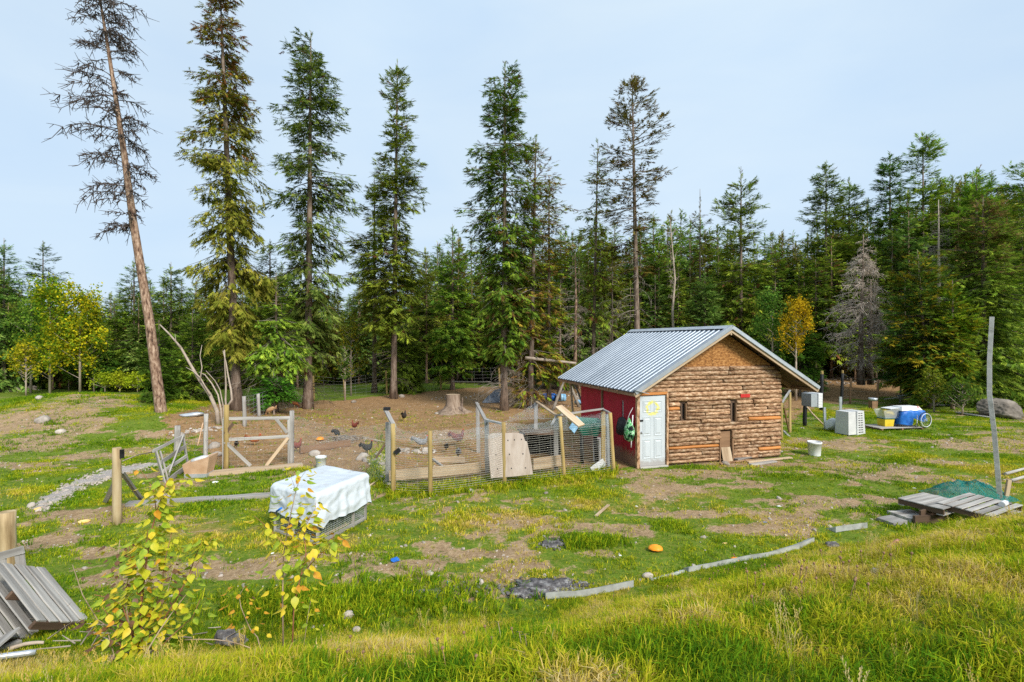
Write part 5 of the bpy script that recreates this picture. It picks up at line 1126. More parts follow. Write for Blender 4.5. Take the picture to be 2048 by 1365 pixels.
# timbers lying in the lawn
tag(board('timber_edging', G(255, 1011) + Vector((0, 0, .03)), G(545, 993) + Vector((0, 0, .03)), .22, .08, M['greywood'], seg=6, warp=.01), 'long weathered plank lying in the lawn left of the tarp covered cage', 'plank')
tag(board('timber_edging', G(398, 952) + Vector((0, 0, .04)), G(605, 934) + Vector((0, 0, .04)), .34, .10, M['freshwood'], seg=6, warp=.01), 'broad pale sill plank under the wire gate', 'plank')
tag(board('timber_edging', G(600, 908) + Vector((0, 0, .12)), G(700, 893) + Vector((0, 0, .12)), .10, .22, M['brownwood'], seg=5, warp=.012), 'old brown timber retaining the yard soil behind the white bucket', 'plank')
bx = thing('feed_tub', 'torn peach coloured tub with a grey bottom beside the wire gate', 'tub', G(400, 952), .1)
b = MB(); b.add([(-.29, -.2, .1), (.26, -.2, .1), (.26, .2, .1), (-.29, .2, .1), (-.33, -.24, .35), (.34, -.24, .54), (.36, .24, .57), (-.3, .24, .42)], [(0, 1, 5, 4), (1, 2, 6, 5), (2, 3, 7, 6), (3, 0, 4, 7), (4, 5, 6, 7)]); b.build('tub_side', M['cardboard'], bx)
MB().box((-.015, 0, .05), (.56, .42, .1)).build('tub_base', M['galv'], bx); rm = rock_mesh('contents', .28, .2, .07, 5); link('contents', rm, M['sack'], bx, Matrix.Translation((0, 0, .47)) @ Matrix.Rotation(-.3, 4, 'Y'))
tag(pole('red_stick', G(395, 893), A(406, 846, G(395, 893).y + .3), .018, .018, M['cardboard']), 'thin orange red tool handle leaning near the fence posts', 'handle')
# far fence of the yard
ff = thing('far_fence', 'wire fence on thin posts along the far side of the yard', 'fence', on(773, 30)); FP = []
for px, py, ty in ((490, 853, 793), (518, 833, 788), (628, 800, 752), (690, 795, 758), (774, 788, 742), (882, 779, 738), (1000, 777, 736), (1110, 775, 735)):
    g = G(px, py); t = A(px - 2, ty, g.y); pole('fence_post', g - Vector((0, 0, .1)), t, .075, .07, M['roundpost' if px > 600 else 'greywood'], ff); FP.append((g, t))
wires('wire_mesh', list(zip(FP[:-1], FP[1:])), 7, ff, 'ropewire', dv=.6, r=.006, rv=.004)

# ---------------------------------------------------------------- covered cage
cg0 = (G(640, 1048)); 
Lc, Bc, Rc, Fc_ = Vector((-4.55, 9.7, 0)), Vector((-4.08, 11.15, 0)), Vector((-2.93, 10.45, 0)), Vector((-3.42, 9.0, 0))
cc = (Lc + Bc + Rc + Fc_) / 4; zc0 = zg(cc.x, cc.y)
cage = thing('cage', 'low poultry cage of wood and chicken wire under the white tarpaulin', 'cage', (cc.x, cc.y, zc0))
CR0 = [Lc, Fc_, Rc, Bc]; CR = [cc.lerp(q, .93) for q in CR0]
for i in range(4):
    a, b_ = CR[i], CR[(i + 1) % 4]; zz_ = Vector((0, 0, zc0))
    for h in (.05, .5, .9): board('rail', a + zz_ + Vector((0, 0, h)), b_ + zz_ + Vector((0, 0, h)), .04, .05, M['greywood'], cage)
    board('corner_post', a + zz_, a + zz_ + Vector((0, 0, .92)), .05, .05, M['greywood'], cage, up=(0, 1, 0)); m_ = a.lerp(b_, .72 if i == 1 else .45); board('stud', m_ + zz_, m_ + zz_ + Vector((0, 0, .9)), .045, .045, M['greywood'], cage, up=(0, 1, 0))
    netting('chicken_wire', a + zz_, b_ + zz_, a + zz_ + Vector((0, 0, .9)), b_ + zz_ + Vector((0, 0, .9)), 'chicken_wire', cage, sag=0, wr=.004)
tag(board('long_stick', G(600, 1092) + Vector((0, 0, .02)), G(705, 1046) + Vector((0, 0, .02)), .05, .03, M['freshwood']), 'thin batten lying in the grass in front of the covered cage', 'batten')
# tarpaulin: perimeter rings draped over the cage
CR = CR0
def peri(s):   # s in 0..4 -> point on the rounded rectangle
    i = int(s) % 4; t = s - int(s); a, b_, c = CR[i - 1], CR[i], CR[(i + 1) % 4]; d = CR[(i + 2) % 4]; e = .13
    if t < e: k = t / e; m0 = b_.lerp(a, e * (1 - 0)); p = b_.lerp(c, t); q_ = b_; return p
    return b_.lerp(c, t)
NP = 240; ring = []; perp = [peri(4 * i / NP) for i in range(NP)]
perp = [sum((perp[(i + k) % NP] for k in range(-2, 3)), Vector()) / 5 for i in range(NP)]
V = []; rt2 = random.Random(8); HT = .97
def nz1(x, s=0): return float(vnoise(np.array([x % 1000]), np.array([s * 1.7]), 40 + s)[0]) - .5
ph = [(rt2.uniform(0, 6.28), rt2.randint(9, 34), rt2.uniform(.3, 1)) for _ in range(9)]
rings = []; NT = 16
for j in range(1, NT + 1): rings.append(('t', (j / NT) ** .8))
NS = 18
for j in range(1, NS + 1): rings.append(('s', j / NS))
hemk = [(0, .50), (6, .44), (30, .42), (52, .50), (62, .52), (66, .56), (72, .46), (100, .50), (116, .52), (121, .58), (130, .5), (180, .5), (239, .5)]
V.append((cc.x, cc.y, zc0 + HT - .0))
for kind, f in rings:
    for i in range(NP):
        p = perp[i]; o_ = Vector((p.x - cc.x, p.y - cc.y, 0)); d_ = o_.normalized(); th = 2 * math.pi * i / NP
        if kind == 't':
            q_ = cc + o_ * f; sagz = -.035 * math.exp(-((f - .6) / .3) ** 2) * (.6 + .5 * math.sin(th * 2 + 1)); w1 = .028 * (float(fbm(np.array([q_.x * 3.2]), np.array([q_.y * 3.2]), 7, 3)[0]) - .5)
            V.append((q_.x, q_.y, zc0 + HT + sagz + w1 - .03 * smooth(np.array([(f - .93) / .07]))[()] ))
        else:
            drop = np.interp(i, [h[0] for h in hemk], [h[1] for h in hemk]) * (1 + .22 * (float(vnoise(np.array([i * .09]), np.array([.5]), 5)[0]) - .5)); 
            fold = sum(a_ * math.sin(k_ * th + p_ + f * 1.6) for p_, k_, a_ in ph) * .007; diag = .10 * (float(fbm(np.array([i * .07 + f * 2.2]), np.array([f * 1.2 + 3]), 27, 3)[0]) - .5) + .04 * (float(fbm(np.array([i * .16 - f * 3.5]), np.array([f * 2.0 + 9]), 28, 2)[0]) - .5)
            out = .035 + .035 * f + (fold * (.3 + f) + diag * math.sin(math.pi * min(f * 1.1, 1))) + .05 * (float(fbm(np.array([i * .12]), np.array([f * 4.0]), 17, 3)[0]) - .5)
            q_ = cc + o_ + d_ * max(out, .012); V.append((q_.x, q_.y, zc0 + HT - .05 - drop * f * 1.08))
Fs = []; 
for i in range(NP): Fs.append((0, 1 + i, 1 + (i + 1) % NP))
for j in range(len(rings) - 1):
    for i in range(NP): a = 1 + j * NP + i; b_ = 1 + j * NP + (i + 1) % NP; Fs.append((a, a + NP, b_ + NP, b_))
tb = MB(); tb.add([(float(a), float(b_), float(c)) for a, b_, c in V], Fs, True); tag(tb.build('tarpaulin', M['tarp'], None, (cc.x, cc.y, zc0 + .5)), 'dirty white tarpaulin draped over the low cage in the lawn', 'tarpaulin')
bc = MB(); bc.tube([(-4.34, 9.44, zc0 + .50), (-4.26, 9.36, zc0 + .56), (-4.2, 9.33, zc0 + .6)], .02, 6); tag(bc.build('knotted_cord', M['blue'], None, (-4.3, 9.4, zc0 + .5)), 'blue cord knotted at the left corner of the white tarpaulin', 'cord')

# ---------------------------------------------------------------- buckets, crates, carrier
def bucket(loc, h, r, label, lid=False):
    t = thing('bucket', label, 'bucket', loc, .5)
    MB().lathe([(r * .82, .0), (r * .83, .01), (r * .97, h * .86), (r * 1.04, h * .865), (r * 1.04, h * .97), (r * 1.0, h), (r * .95, h), (r * .93, h * .95), (r * .8, .03), (0.001, .03)], 28).build('bucket_body', M['whiteplastic'], t)
    MB().tube([(r * 1.05, 0, h * .88), (r * .9, r * .55, h * .62), (r * .55, r * .95, h * .5), (0, r * 1.1, h * .46), (-r * .55, r * .95, h * .5), (-r * .9, r * .55, h * .62), (-r * 1.05, 0, h * .88)], .004, 5).build('handle', M['galv'], t)
    return t
g = G(1629, 911); bucket(g, 27.5 / F * g.y, 13.0 / F * g.y, 'white bucket standing alone on the lawn right of the hut')
g = G(642, 938); bucket(g, .36, .15, 'white bucket standing behind the tarp covered cage')
pc = thing('pet_carrier', 'upended pale grey plastic pet carrier with two columns of slots', 'pet carrier', G(1700, 868), .35); Yc = G(1700, 868).y; s_ = Yc / F
hh = 46 * s_; b = MB()
def frus(b, x0, x1, y0, y1, z0_, z1_, ins=.03): b.add([(x0, y0, z0_), (x1, y0, z0_), (x1, y1, z0_), (x0, y1, z0_), (x0 + ins, y0 + ins, z1_), (x1 - ins, y0 + ins, z1_), (x1 - ins, y1 - ins, z1_), (x0 + ins, y1 - ins, z1_)], [(0, 3, 2, 1), (4, 5, 6, 7), (0, 1, 5, 4), (1, 2, 6, 5), (2, 3, 7, 6), (3, 0, 4, 7)])
# lying on its end: two half shells meeting in a rim, slots on the camera side
frus(b, -.44, .0, -.27, .3, .02, hh, .025); b.build('shell_half', M['greyplastic'], pc)
b = MB(); frus(b, .02, .46, -.29, .3, .0, hh + .01, .035); b.build('shell_half', M['greyplastic'], pc)
MB().box((.01, 0, hh / 2), (.035, .62, hh + .03)).build('rim', M['whiteplastic'], pc)
for cx in (.14, .28):
    for k in range(9): MB().box((cx, -.293 + .04 * (k / 9), .10 + k * (hh - .18) / 8), (.10, .012, .028)).build('slot', M['slot'], pc)
for k in (.1, hh - .1): MB().box((.43, -.1, k), (.03, .06, .04)).build('clip', M['galv'], pc)
me = rock_mesh('sack', .26, .24, .30, 41, 3); tag(link('sack', me, M['sack'], None, Matrix.Translation(G(1663, 862) + Vector((0, 0, .24)))), 'crumpled white sack leaning on the grey pet carrier', 'sack')

# corral right of the hut
co_ = thing('right_fence', 'gate end with round posts and rails at the right corner of the hut', 'fence', G(1570, 875)); 
P1 = G(1563, 880); P2 = G(1580, 866); 
o = pole('fence_post', P1 - Vector((0, 0, .1)), A(1562, 806, P1.y), .06, .055, M['roundpost'], co_); pole('fence_post', P2 - Vector((0, 0, .1)), A(1580, 786, P2.y + 1.2), .055, .05, M['roundpost'], co_)
board('top_rail', A(1564, 806, P1.y), A(1580, 781, P2.y + 1.2), .08, .04, M['greywood'], co_); board('brace', A(1568, 815, P1.y + .3), A(1578, 864, P2.y), .05, .05, M['brownwood'], co_, up=(0, 1, 0)); board('low_rail', G(1567, 862), G(1579, 874), .08, .05, M['greywood'], co_)
bf = thing('black_post_fence', 'wire fence with black wrapped posts and a pale curved board right of the hut', 'fence', G(1660, 845)); BP = []
for px, py, ty, m, r in ((1609, 852, 783, 'blackpost', .085), (1642, 822, 749, 'blackpost', .085), (1683, 810, 747, 'blackpost', .08), (1700, 808, 757, 'brownwood', .06), (1754, 812, 760, 'brownwood', .06), (1800, 806, 762, 'greywood', .05)):
    g = G(px, py); t = A(px + 2, ty, g.y); pole('fence_post', g - Vector((0, 0, .1)), t, r, r * .95, M[m], bf); BP.append((g, t))
    if m == 'blackpost' and px > 1620: pole('post_tip', t - Vector((0, 0, .01)), t + Vector((0, 0, .17)), r * .8, r * .75, M['roundpost'], bf)
wires('wire_mesh', [(BP[2], BP[3]), (BP[3], BP[4]), (BP[4], BP[5])], 5, bf, 'ropewire', dv=.7, r=.006)
gq = G(1650, 860); wires('wire_mesh', [((G(1612, 852), A(1612, 815, G(1612, 852).y)), (gq, A(1650, 815, gq.y)))], 14, bf, 'ropewire', dv=.12, r=.003)
cb_ = MB(); y_ = G(1612, 852).y - .1; cb_.tube([A(1614, 814, y_) - MW[bf.name].translation, A(1624, 827, y_) - MW[bf.name].translation, A(1635, 838, y_) - MW[bf.name].translation, A(1646, 849, y_) - MW[bf.name].translation], .035, 5); cb_.build('curved_board', M['freshwood'], bf)
board('board', A(1612, 855, y_), A(1650, 855, y_), .04, .06, M['freshwood'], bf); board('blue_post', gq - Vector((0, 0, .05)), A(1649, 815, gq.y), .09, .05, M['galv'], bf, up=(0, 1, 0)); g = G(1681, 822); board('blue_post', g, A(1681, 794, g.y), .14, .05, M['galv'], bf, up=(0, 1, 0))
ac = thing('air_conditioner', 'grey window air conditioner with a white front perched on the wire fence', 'air conditioner', A(1629, 815, 17.2), .3); ac.scale = (.78, .78, .95)
MB().box((-.12, .15, .26), (.34, .5, .46)).build('casing', M['slot'] if False else M['galv'], ac); MB().box((.17, .12, .25), (.22, .54, .5)).build('front_panel', M['whiteplastic'], ac)
for k in range(8): MB().box((.17, -.155, .06 + k * .055), (.17, .012, .012)).build('grille_bar', M['greyplastic'], ac)
tag(board('drum_stump', G(1746, 818), G(1746, 818) + Vector((0, 0, .42)), .3, .3, M['brownwood'], up=(0, 1, 0)), 'short brown stump block beside the wire fence posts', 'stump')
t = thing('basin', 'small dark metal basin set on the brown stump block', 'basin', G(1746, 818) + Vector((0, 0, .42))); MB().lathe([(.12, 0), (.2, .05), (.22, .16), (.2, .16), (.11, .03), (.001, .03)], 18).build('basin_body', M['galv'], t)
# the pallet with boxes and the blue cover
px_ = G(1790, 858); pb = thing('low_pallet', 'low wooden pallet carrying the yellow bins and the blue covered chair', 'pallet', px_, .12)
for k in range(6): board('slat', (-1.05, -.35 + k * .17, .1), (.95, -.35 + k * .17, .1), .13, .02, M['greywood'], pb, world=False)
for x in (-.95, -.05, .85): board('bearer', (x, -.42, .05), (x, .55, .05), .08, .07, M['brownwood'], pb, world=False)
Yb = px_.y + .1; zb_ = px_.z + .11; K = Yb / F
def XZ(px, py, dy=0): return A(px, py, Yb + dy)
yb_ = thing('yellow_bin', 'yellow plastic bin at the bottom of the stack on the low pallet', 'bin', Vector((XZ(1771, 800).x, Yb, zb_)), .1); b = MB(); frus(b, -.19, .19, -.19, .19, 0, .3, -.025); b.build('bin_body', M['yellow'], yb_); MB().box((0, 0, .315), (.46, .46, .03)).build('bin_lid', M['green'], yb_)
cl_ = thing('storage_tub', 'pale clear tub holding a yellow bundle, resting on the yellow bin', 'tub', Vector((XZ(1776, 800).x, Yb, zb_ + .335)), .1)
b = MB(); V = [(-.3, -.2, 0), (.28, -.2, 0), (.28, .2, 0), (-.3, .2, 0), (-.42, -.26, .33), (.4, -.26, .42), (.4, .26, .42), (-.42, .26, .33)]; b.add(V, [(0, 1, 5, 4), (1, 2, 6, 5), (2, 3, 7, 6), (3, 0, 4, 7), (0, 3, 2, 1)]); m_cl = mat('clear_plastic', [(.6, .62, .6), (.7, .72, .7)], 3, rough=.3, bump=0, alpha=.45); b.build('tub_body', m_cl, cl_)
link('bundle', rock_mesh('bundle', .3, .2, .17, 12, 3), M['yellow'], cl_, Matrix.Translation((.02, 0, .19)))
MB().box((.14, 0, .41), (.5, .5, .02), Matrix.Rotation(-.1, 3, 'Y')).build('tub_lid', M['whiteplastic'], cl_)
wc = thing('wheelchair', 'wheelchair hidden under a blue cover, one large spoked wheel showing', 'wheelchair', Vector((XZ(1815, 830).x, Yb, zb_)), .05)
cv = MB(); NPc = 56; Vc = []; lv = [(.0, .62), (.5, .66), (.92, .66), (1.0, .6), (1.03, .45), (1.06, .2), (1.10, .05)]
hem = lambda a: .1 if math.cos(a) < -.2 else (.33 + .1 * math.sin(2 * a))
for k, (sc_, zz_) in enumerate(lv):
    for i in range(NPc):
        a = 2 * math.pi * i / NPc; ca, sa = math.cos(a), math.sin(a); m_ = max(abs(ca), abs(sa)) ** .75; x = .55 * ca / m_ * sc_; y = .36 * sa / m_ * sc_; z_ = zz_ if k < 3 else zz_ + (.62 - zz_) * (1 if False else 0)
        if k >= 3: z_ = .6 - (.6 - hem(a)) * (k - 3) / 3 ; w_ = 1 + .05 * math.sin(a * 9 + k) + .04 * math.sin(a * 17); x *= w_; y *= w_
        Vc.append((x, y, z_ + .02 * math.sin(a * 7 + k)))
Fs = [(j * NPc + i, j * NPc + (i + 1) % NPc, (j + 1) * NPc + (i + 1) % NPc, (j + 1) * NPc + i) for j in range(len(lv) - 1) for i in range(NPc)]
cv.add(Vc, [f[::-1] for f in Fs], True); cv.build('cover', M['blue'], wc)
wh = MB(); R_ = .31; pts = [(R_ * math.cos(a * math.pi / 18), 0, R_ * math.sin(a * math.pi / 18)) for a in range(37)]; wh.tube(pts, .016, 6, cap=False); wo_ = wh.build('wheel', M['black'], wc); wo_.matrix_basis = Matrix.Translation((.24, -.58, R_ + .01)) @ Matrix.Rotation(.2, 4, 'Z')
rm_ = MB(); rm_.tube([(p[0] * .86, -.05, p[2] * .86) for p in pts], .012, 6, cap=False); rm_.build('rim', M['whiteplastic'], wo_)
sp_ = MB(); [sp_.tube([(0, -.02, 0), (p[0], 0, p[2])], .003, 3, cap=False) for p in pts[:-1:2]]; sp_.build('spokes', M['galv'], wo_)['kind'] = 'stuff'; MB().tube([(0, -.04, 0), (0, .05, 0)], .03, 8).build('hub', M['galv'], wo_)
MB().tube([(.1, -.36, .5), (.06, -.4, .12), (.0, -.42, .05)], .014, 6).build('frame_tube', M['galv'], wc); 
cs = MB(); cs.tube([(.07 * math.cos(a * math.pi / 8), 0, .07 * math.sin(a * math.pi / 8)) for a in range(17)], .014, 5, cap=False); cs.build('caster', M['black'], wc).matrix_basis = Matrix.Translation((.02, -.42, .08))
lb = thing('white_crate_lid', 'white box lid with a red mark lying on the blue cover', 'lid', Vector((XZ(1812, 822).x, Yb, zb_ + .66)), .15)
b = MB(); frus(b, -.5, .48, -.3, .3, 0, .16, .09); b.build('lid_body', M['whiteplastic'], lb); b = MB(); b.add([(.22, -.262, .02), (.4, -.262, .02), (.38, -.235, .13), (.3, -.22, .17), (.27, -.24, .10)], [(0, 1, 2, 3, 4)]); b.build('red_mark', M['red'], lb)
# boulder, lumber, logs
me = rock_mesh('boulder', 1.25, .85, .6, 33, 5, True)
for v_ in me.vertices:
    v_.co *= 1 + .16 * (float(fbm(np.array([v_.co.x * 2.2 + 5]), np.array([v_.co.y * 2.2 + v_.co.z * 3.1]), 44, 5)[0]) - .5)
tag(link('boulder', me, M['boulder'], None, Matrix.Translation(G(2028, 838) + Vector((0, .5, .25))) @ Matrix.Rotation(.2, 4, 'Y')), 'large grey brown boulder at the right under the firs', 'boulder')
tag(board('grey_plank', G(1915, 828) + Vector((0, 0, .08)), G(1985, 838) + Vector((0, 0, .06)), .3, .04, M['greywood']), 'grey plank on the ground left of the large boulder', 'plank')
lp = thing('lumber_pile', 'heap of grey boards and sheet metal under the firs at the right', 'lumber pile', G(1880, 815))
for k in range(16): 
    a = RB.uniform(-.6, .6); p = Vector((RB.uniform(-1.1, 1.1), RB.uniform(0, 1.4), .1 + .055 * k)); d_ = Vector((math.cos(a), math.sin(a), RB.uniform(-.18, .3))) * RB.uniform(.7, 1.3); board('board' if k % 3 else 'metal_sheet', p - d_, p + d_, .2 if k % 3 else .5, .03, M['greywood' if k % 3 else 'galv'], lp, world=False)

# tall leaning pole, stake, pallets and green netting at the right
tp = MB(); g = G(2001, 1002); tp.tube([g - Vector((0, 0, .1)), A(1994, 930, g.y), A(1988, 860, g.y), A(1979, 790, g.y), A(1979, 720, g.y), A(1984, 634, g.y)], [.062, .062, .06, .06, .058, .056], 4, sm=False); tag(tp.build('tall_pole', M['silverwood'], None, g), 'tall crooked grey pole standing by the pallets at the right', 'pole')
g = G(2010, 1000); tag(board('stake', g - Vector((0, 0, .05)), A(2018, 960, g.y), .09, .05, M['freshwood'], up=(0, 1, 0)), 'short tilted brown stake behind the pallets, right of the tall pole', 'stake')
ng = MB(); g = G(1950, 998); nb_ = 24; V = []; Fs = []; U = []
for j in range(15):
    for i in range(nb_):
        s = i / (nb_ - 1); t = j / 14; hgt = math.sin(math.pi * s) ** .7 * math.sin(math.pi * t) ** .8 * .34; V.append((-.85 + 1.65 * s + RB.uniform(-.04, .04), -.3 + .9 * t + RB.uniform(-.05, .05), hgt * RB.uniform(.75, 1.2) + .02)); U.append((s * 2, t * 2))
for j in range(14):
    for i in range(nb_ - 1): a = j * nb_ + i; Fs.append((a, a + 1, a + nb_ + 1, a + nb_))
tag(link('green_netting', mesh_np('green_netting', V, Fs, uv=U), M['net_green'], None, Matrix.Translation(g)), 'heap of dark green netting behind the pallets beside the tall pole', 'netting')
def pallet(name, label, M4, nslat=7, L_=1.15, Wd=1.0, sl=.10, gap=None, mt='greywood', th=.018):
    t = thing(name, label, 'pallet'); t.matrix_basis = M4; MW[t.name] = M4
    for k in range(nslat):
        y = -Wd / 2 + sl / 2 + k * (Wd - sl) / (nslat - 1); board('slat', (-L_ / 2, y, .115 + RB.uniform(-.003, .003)), (L_ / 2 + RB.uniform(-.02, .02), y, .115), sl, th, M[mt], t, world=False)
    for x in (-L_ / 2 + .03, 0, L_ / 2 - .03): board('stringer', (x, -Wd / 2, .055), (x, Wd / 2, .055), .04, .095, M['darkwood'], t, world=False)
    for k in (0, 3): 
        y = -Wd / 2 + sl / 2 + k * (Wd - sl) / 3; board('base_slat', (-L_ / 2, y, -.004), (L_ / 2, y, -.004), sl, th, M[mt], t, world=False)
    return t
def M4(loc, rz=0, rx=0, ry=0): return Matrix.Translation(loc) @ Matrix.Rotation(rz, 4, 'Z') @ Matrix.Rotation(ry, 4, 'Y') @ Matrix.Rotation(rx, 4, 'X')
pallet('pallet', 'grey slatted pallet lying on top at the right, below the tall pole', M4((9.42, 10.32, .23), .49, .03, .0), 6, 1.4, .86, .11)
g = A(1865, 1008, 10.6); pallet('pallet', 'weathered pallet with an almost closed deck left of the top grey pallet', M4(g + Vector((0, 0, -.05)), .45), 7, .95, .8, .115)
bb_ = A(1868, 1025, 10.35); tag(board('riser_board', bb_ + Vector((-.38, -.12, -.02)), bb_ + Vector((.25, .16, -.02)), .04, .2, M['darkwood']), 'brown weathered riser board under the almost closed pallet', 'board')
g = A(1818, 1028, 10.5); tag(board('timber_block', g + Vector((-.22, 0, -.14)), g + Vector((.35, .12, -.14)), .5, .24, M['greywood']), 'grey timber block stepping down left of the weathered pallet', 'timber')
g = A(1790, 1036, 10.2); tag(board('timber_block', g + Vector((-.2, 0, -.1)), g + Vector((.15, .1, -.08)), .35, .1, M['greywood']), 'small lowest grey board at the left end of the pallet steps', 'board')
g = A(1870, 1045, 10.2); tag(board('timber_block', g + Vector((-.42, 0, -.02)), g + Vector((.3, .1, -.02)), .06, .30, M['darkwood']), 'brown board set on edge in front of the weathered pallet', 'board')
g = A(2008, 1014, 10.2); cup = thing('white_jug', 'white plastic jug lying on the grey pallet at the right', 'jug', g + Vector((0, 0, .06)), .5); MB().tube([(-.1, 0, .0), (.06, 0, .01), (.1, 0, .02), (.15, 0, .02)], [.055, .055, .025, .02], 12).build('jug_body', M['whiteplastic'], cup); MB().tube([(.15, 0, .02), (.175, 0, .02)], .024, 10).build('jug_cap', M['lightblue'], cup)
for (a, b_, l_) in (((2010, 952), (2060, 942), 'grey stick lying at the right edge, upper one'), ((2022, 966), (2070, 955), 'grey stick lying at the right edge, lower one')): tag(pole('stick', G(*a) + Vector((0, 0, .05)), G(*b_) + Vector((0, 0, .1)), .04, .03, M['greywood']), l_, 'stick')

# left foreground: post, gate end, leaning pallets
g = G(15, 1150); tag(pole('thick_post', g - Vector((0, 0, .1)), A(14, 1024, g.y), .112, .106, M['postwood']), 'thick weathered post cut off by the left edge, behind the leaning pallets', 'post')
gy_ = 6.9; fr = thing('weathered_panel', 'grey painted wooden frame leaning behind the slatted pallet at the left edge', 'frame', on(20, gy_))
for a, c, w_ in (((-20, 1118), (46, 1100), .1), ((2, 1105), (6, 1190), .12), ((38, 1100), (46, 1160), .12), ((-10, 1180), (30, 1175), .08)): board('frame_board', A(*a, gy_), A(*c, gy_ - .02), .03, w_, M['greywood'], fr, up=(0, 0, 1) if abs(a[0] - c[0]) > 20 else (1, 0, 0))
# slatted pallet standing on edge, leaning left
def tri_frame(O, X, Y_):   # object frame from origin, x dir, approx y dir
    x = X.normalized(); z = x.cross(Y_).normalized(); y = z.cross(x); m = Matrix.Identity(4)
    for i in range(3): m[i][0] = x[i]; m[i][1] = y[i]; m[i][2] = z[i]; m[i][3] = O[i]
    return m
Pa = A(14, 1150, 6.45); Pb = A(60, 1112, 7.15); Pc = A(112, 1268, 6.05); Pd = A(150, 1222, 6.7)
Xd = ((Pc - Pa) + (Pd - Pb)) / 2; Yd_ = ((Pb - Pa) + (Pd - Pc)) / 2; ctr = (Pa + Pb + Pc + Pd) / 4
mt4 = tri_frame(ctr, Xd, Yd_); nvec = Vector((mt4[0][2], mt4[1][2], mt4[2][2]))
mt4 = Matrix.Translation(-nvec * .12) @ mt4
pallet('pallet', 'slatted grey pallet tilted on its edge at the left, nearest of the pair', mt4, 5, Xd.length, Yd_.length, .125)
mt5 = Matrix.Translation(Vector((-.32, -.18, -.10))) @ mt4
pallet('pallet', 'second grey pallet leaning half hidden under the slatted one at the left edge', mt5, 5, Xd.length * .98, Yd_.length, .125)
tag(board('grey_plank', A(-30, 1310, 5.6), A(22, 1265, 6.0), .2, .03, M['greywood'], up=(0, -1, .5)), 'broken grey board at the left edge under the leaning pallets', 'board')
tag(board('grey_plank', G(-10, 1312) + Vector((0, 0, .05)), G(40, 1292) + Vector((0, 0, .05)), .07, .05, M['greywood']), 'short grey timber on the ground beneath the leaning pallets', 'timber')
tag(pole('grey_pipe', G(-20, 1335) + Vector((0, 0, .1)), G(72, 1322) + Vector((0, 0, .1)), .032, .032, M['galv']), 'pale grey pipe in the grass at the lower left corner', 'pipe')
tag(pole('stick', G(20, 1308) + Vector((0, 0, .06)), G(88, 1296) + Vector((0, 0, .06)), .025, .018, M['palewood'], bend=.05), 'pale stick in the grass below the leaning pallets', 'stick')

# ---------------------------------------------------------------- yard: stump, snags, shelter, drums
st = thing('tree_stump', 'old sawn stump with spreading roots in the brown yard', 'stump', G(906, 826)); st.scale = (.78, .78, .9)
b = MB(); n = 26; V = []; rr = random.Random(6); ph_ = [rr.uniform(.7, 1.3) for _ in range(n)]
prof = [(-.1, 1.25), (.05, .95), (.2, .66), (.4, .50), (.7, .44), (1.02, .45)]
for z, r in prof:
    for i in range(n):
        a = 2 * math.pi * i / n; k = 1 + (.30 * math.sin(3 * a + 1) + .18 * math.sin(7 * a)) * max(0, (.75 - z)) ** 1.2 + .05 * (ph_[i] - 1) * 3; V.append((r * k * math.cos(a), r * k * math.sin(a) * .8, z))
b.add(V, [(j * n + i, j * n + (i + 1) % n, (j + 1) * n + (i + 1) % n, (j + 1) * n + i) for j in range(5) for i in range(n)], True); b.build('stump_body', M['stumpwood'], st)
b = MB(); b.add([(p[0] * .99, p[1] * .99, 1.025) for p in V[-n:]], [tuple(range(n))]); b.build('sawn_top', M['freshwood'], st)
for a, l_ in ((-2.6, 1.0), (-1.7, .8), (-.5, .9), (.2, 1.1)):
    MB().tube([(math.cos(a) * .3, math.sin(a) * .3, .3), (math.cos(a) * .7, math.sin(a) * .6, .12), (math.cos(a) * l_, math.sin(a) * l_, -.02)], [.16, .10, .03], 7).build('root', M['bark'], st)
pole('snapped_shard', (.55, -.1, .1), (.62, -.05, .85), .12, .03, M['bark'], st, False)
def snag(name, label, base_px, paths, m='palewood', cat='dead tree', dz=0, group=None):
    g = G(*base_px); t = thing(name, label, cat, g, 0, group)
    for i, (pts, r0, r1) in enumerate(paths):
        P = [A(x, y, g.y + k * .06) - g for k, (x, y) in enumerate(pts)]
        mb = MB(); n_ = len(P); mb.tube(P, [r0 + (r1 - r0) * k / (n_ - 1) for k in range(n_)], 7); mb.build('trunk' if i == 0 else 'limb', M[m], t)
    return t
snag('leaning_snag', 'pale dead trunk leaning left with bare limbs at its foot, behind the fence posts', (437, 850), [([(437, 852), (434, 822), (420, 790), (400, 762), (380, 728), (362, 696), (340, 670), (320, 650)], .085, .025), ([(444, 850), (442, 820), (436, 790), (424, 768), (410, 750), (398, 745)], .04, .015),
      ([(446, 850), (447, 815), (440, 780), (430, 762), (412, 742)], .03, .012), ([(420, 790), (400, 755), (385, 742), (372, 735)], .03, .01), ([(400, 762), (404, 735), (400, 712), (404, 690)], .025, .008), ([(362, 696), (352, 684), (350, 668)], .02, .006)])
snag('twisted_snag', 'thin twisted grey dead stem hooked beside the tallest spruce trunk', (450, 846), [([(452, 850), (453, 825), (451, 800), (452, 770), (450, 735), (449, 700)], .045, .02), ([(456, 812), (464, 800), (462, 780), (456, 750), (452, 725), (446, 702)], .05, .015)])
for k, (a, c, l_) in enumerate((((1105, 822), (1132, 752), 'grey pole leaning in the yard left of the hut roof corner, thicker one'), ((1158, 815), (1130, 742), 'thin bare stem crossing the leaning pole left of the hut'), ((1050, 806), (1098, 757), 'pale pole propped against the rusty spruce'))):
    g = G(*a); tag(pole('leaning_pole', g, A(*c, g.y + .5), .09, .05, M['deadwood']), l_, 'pole')
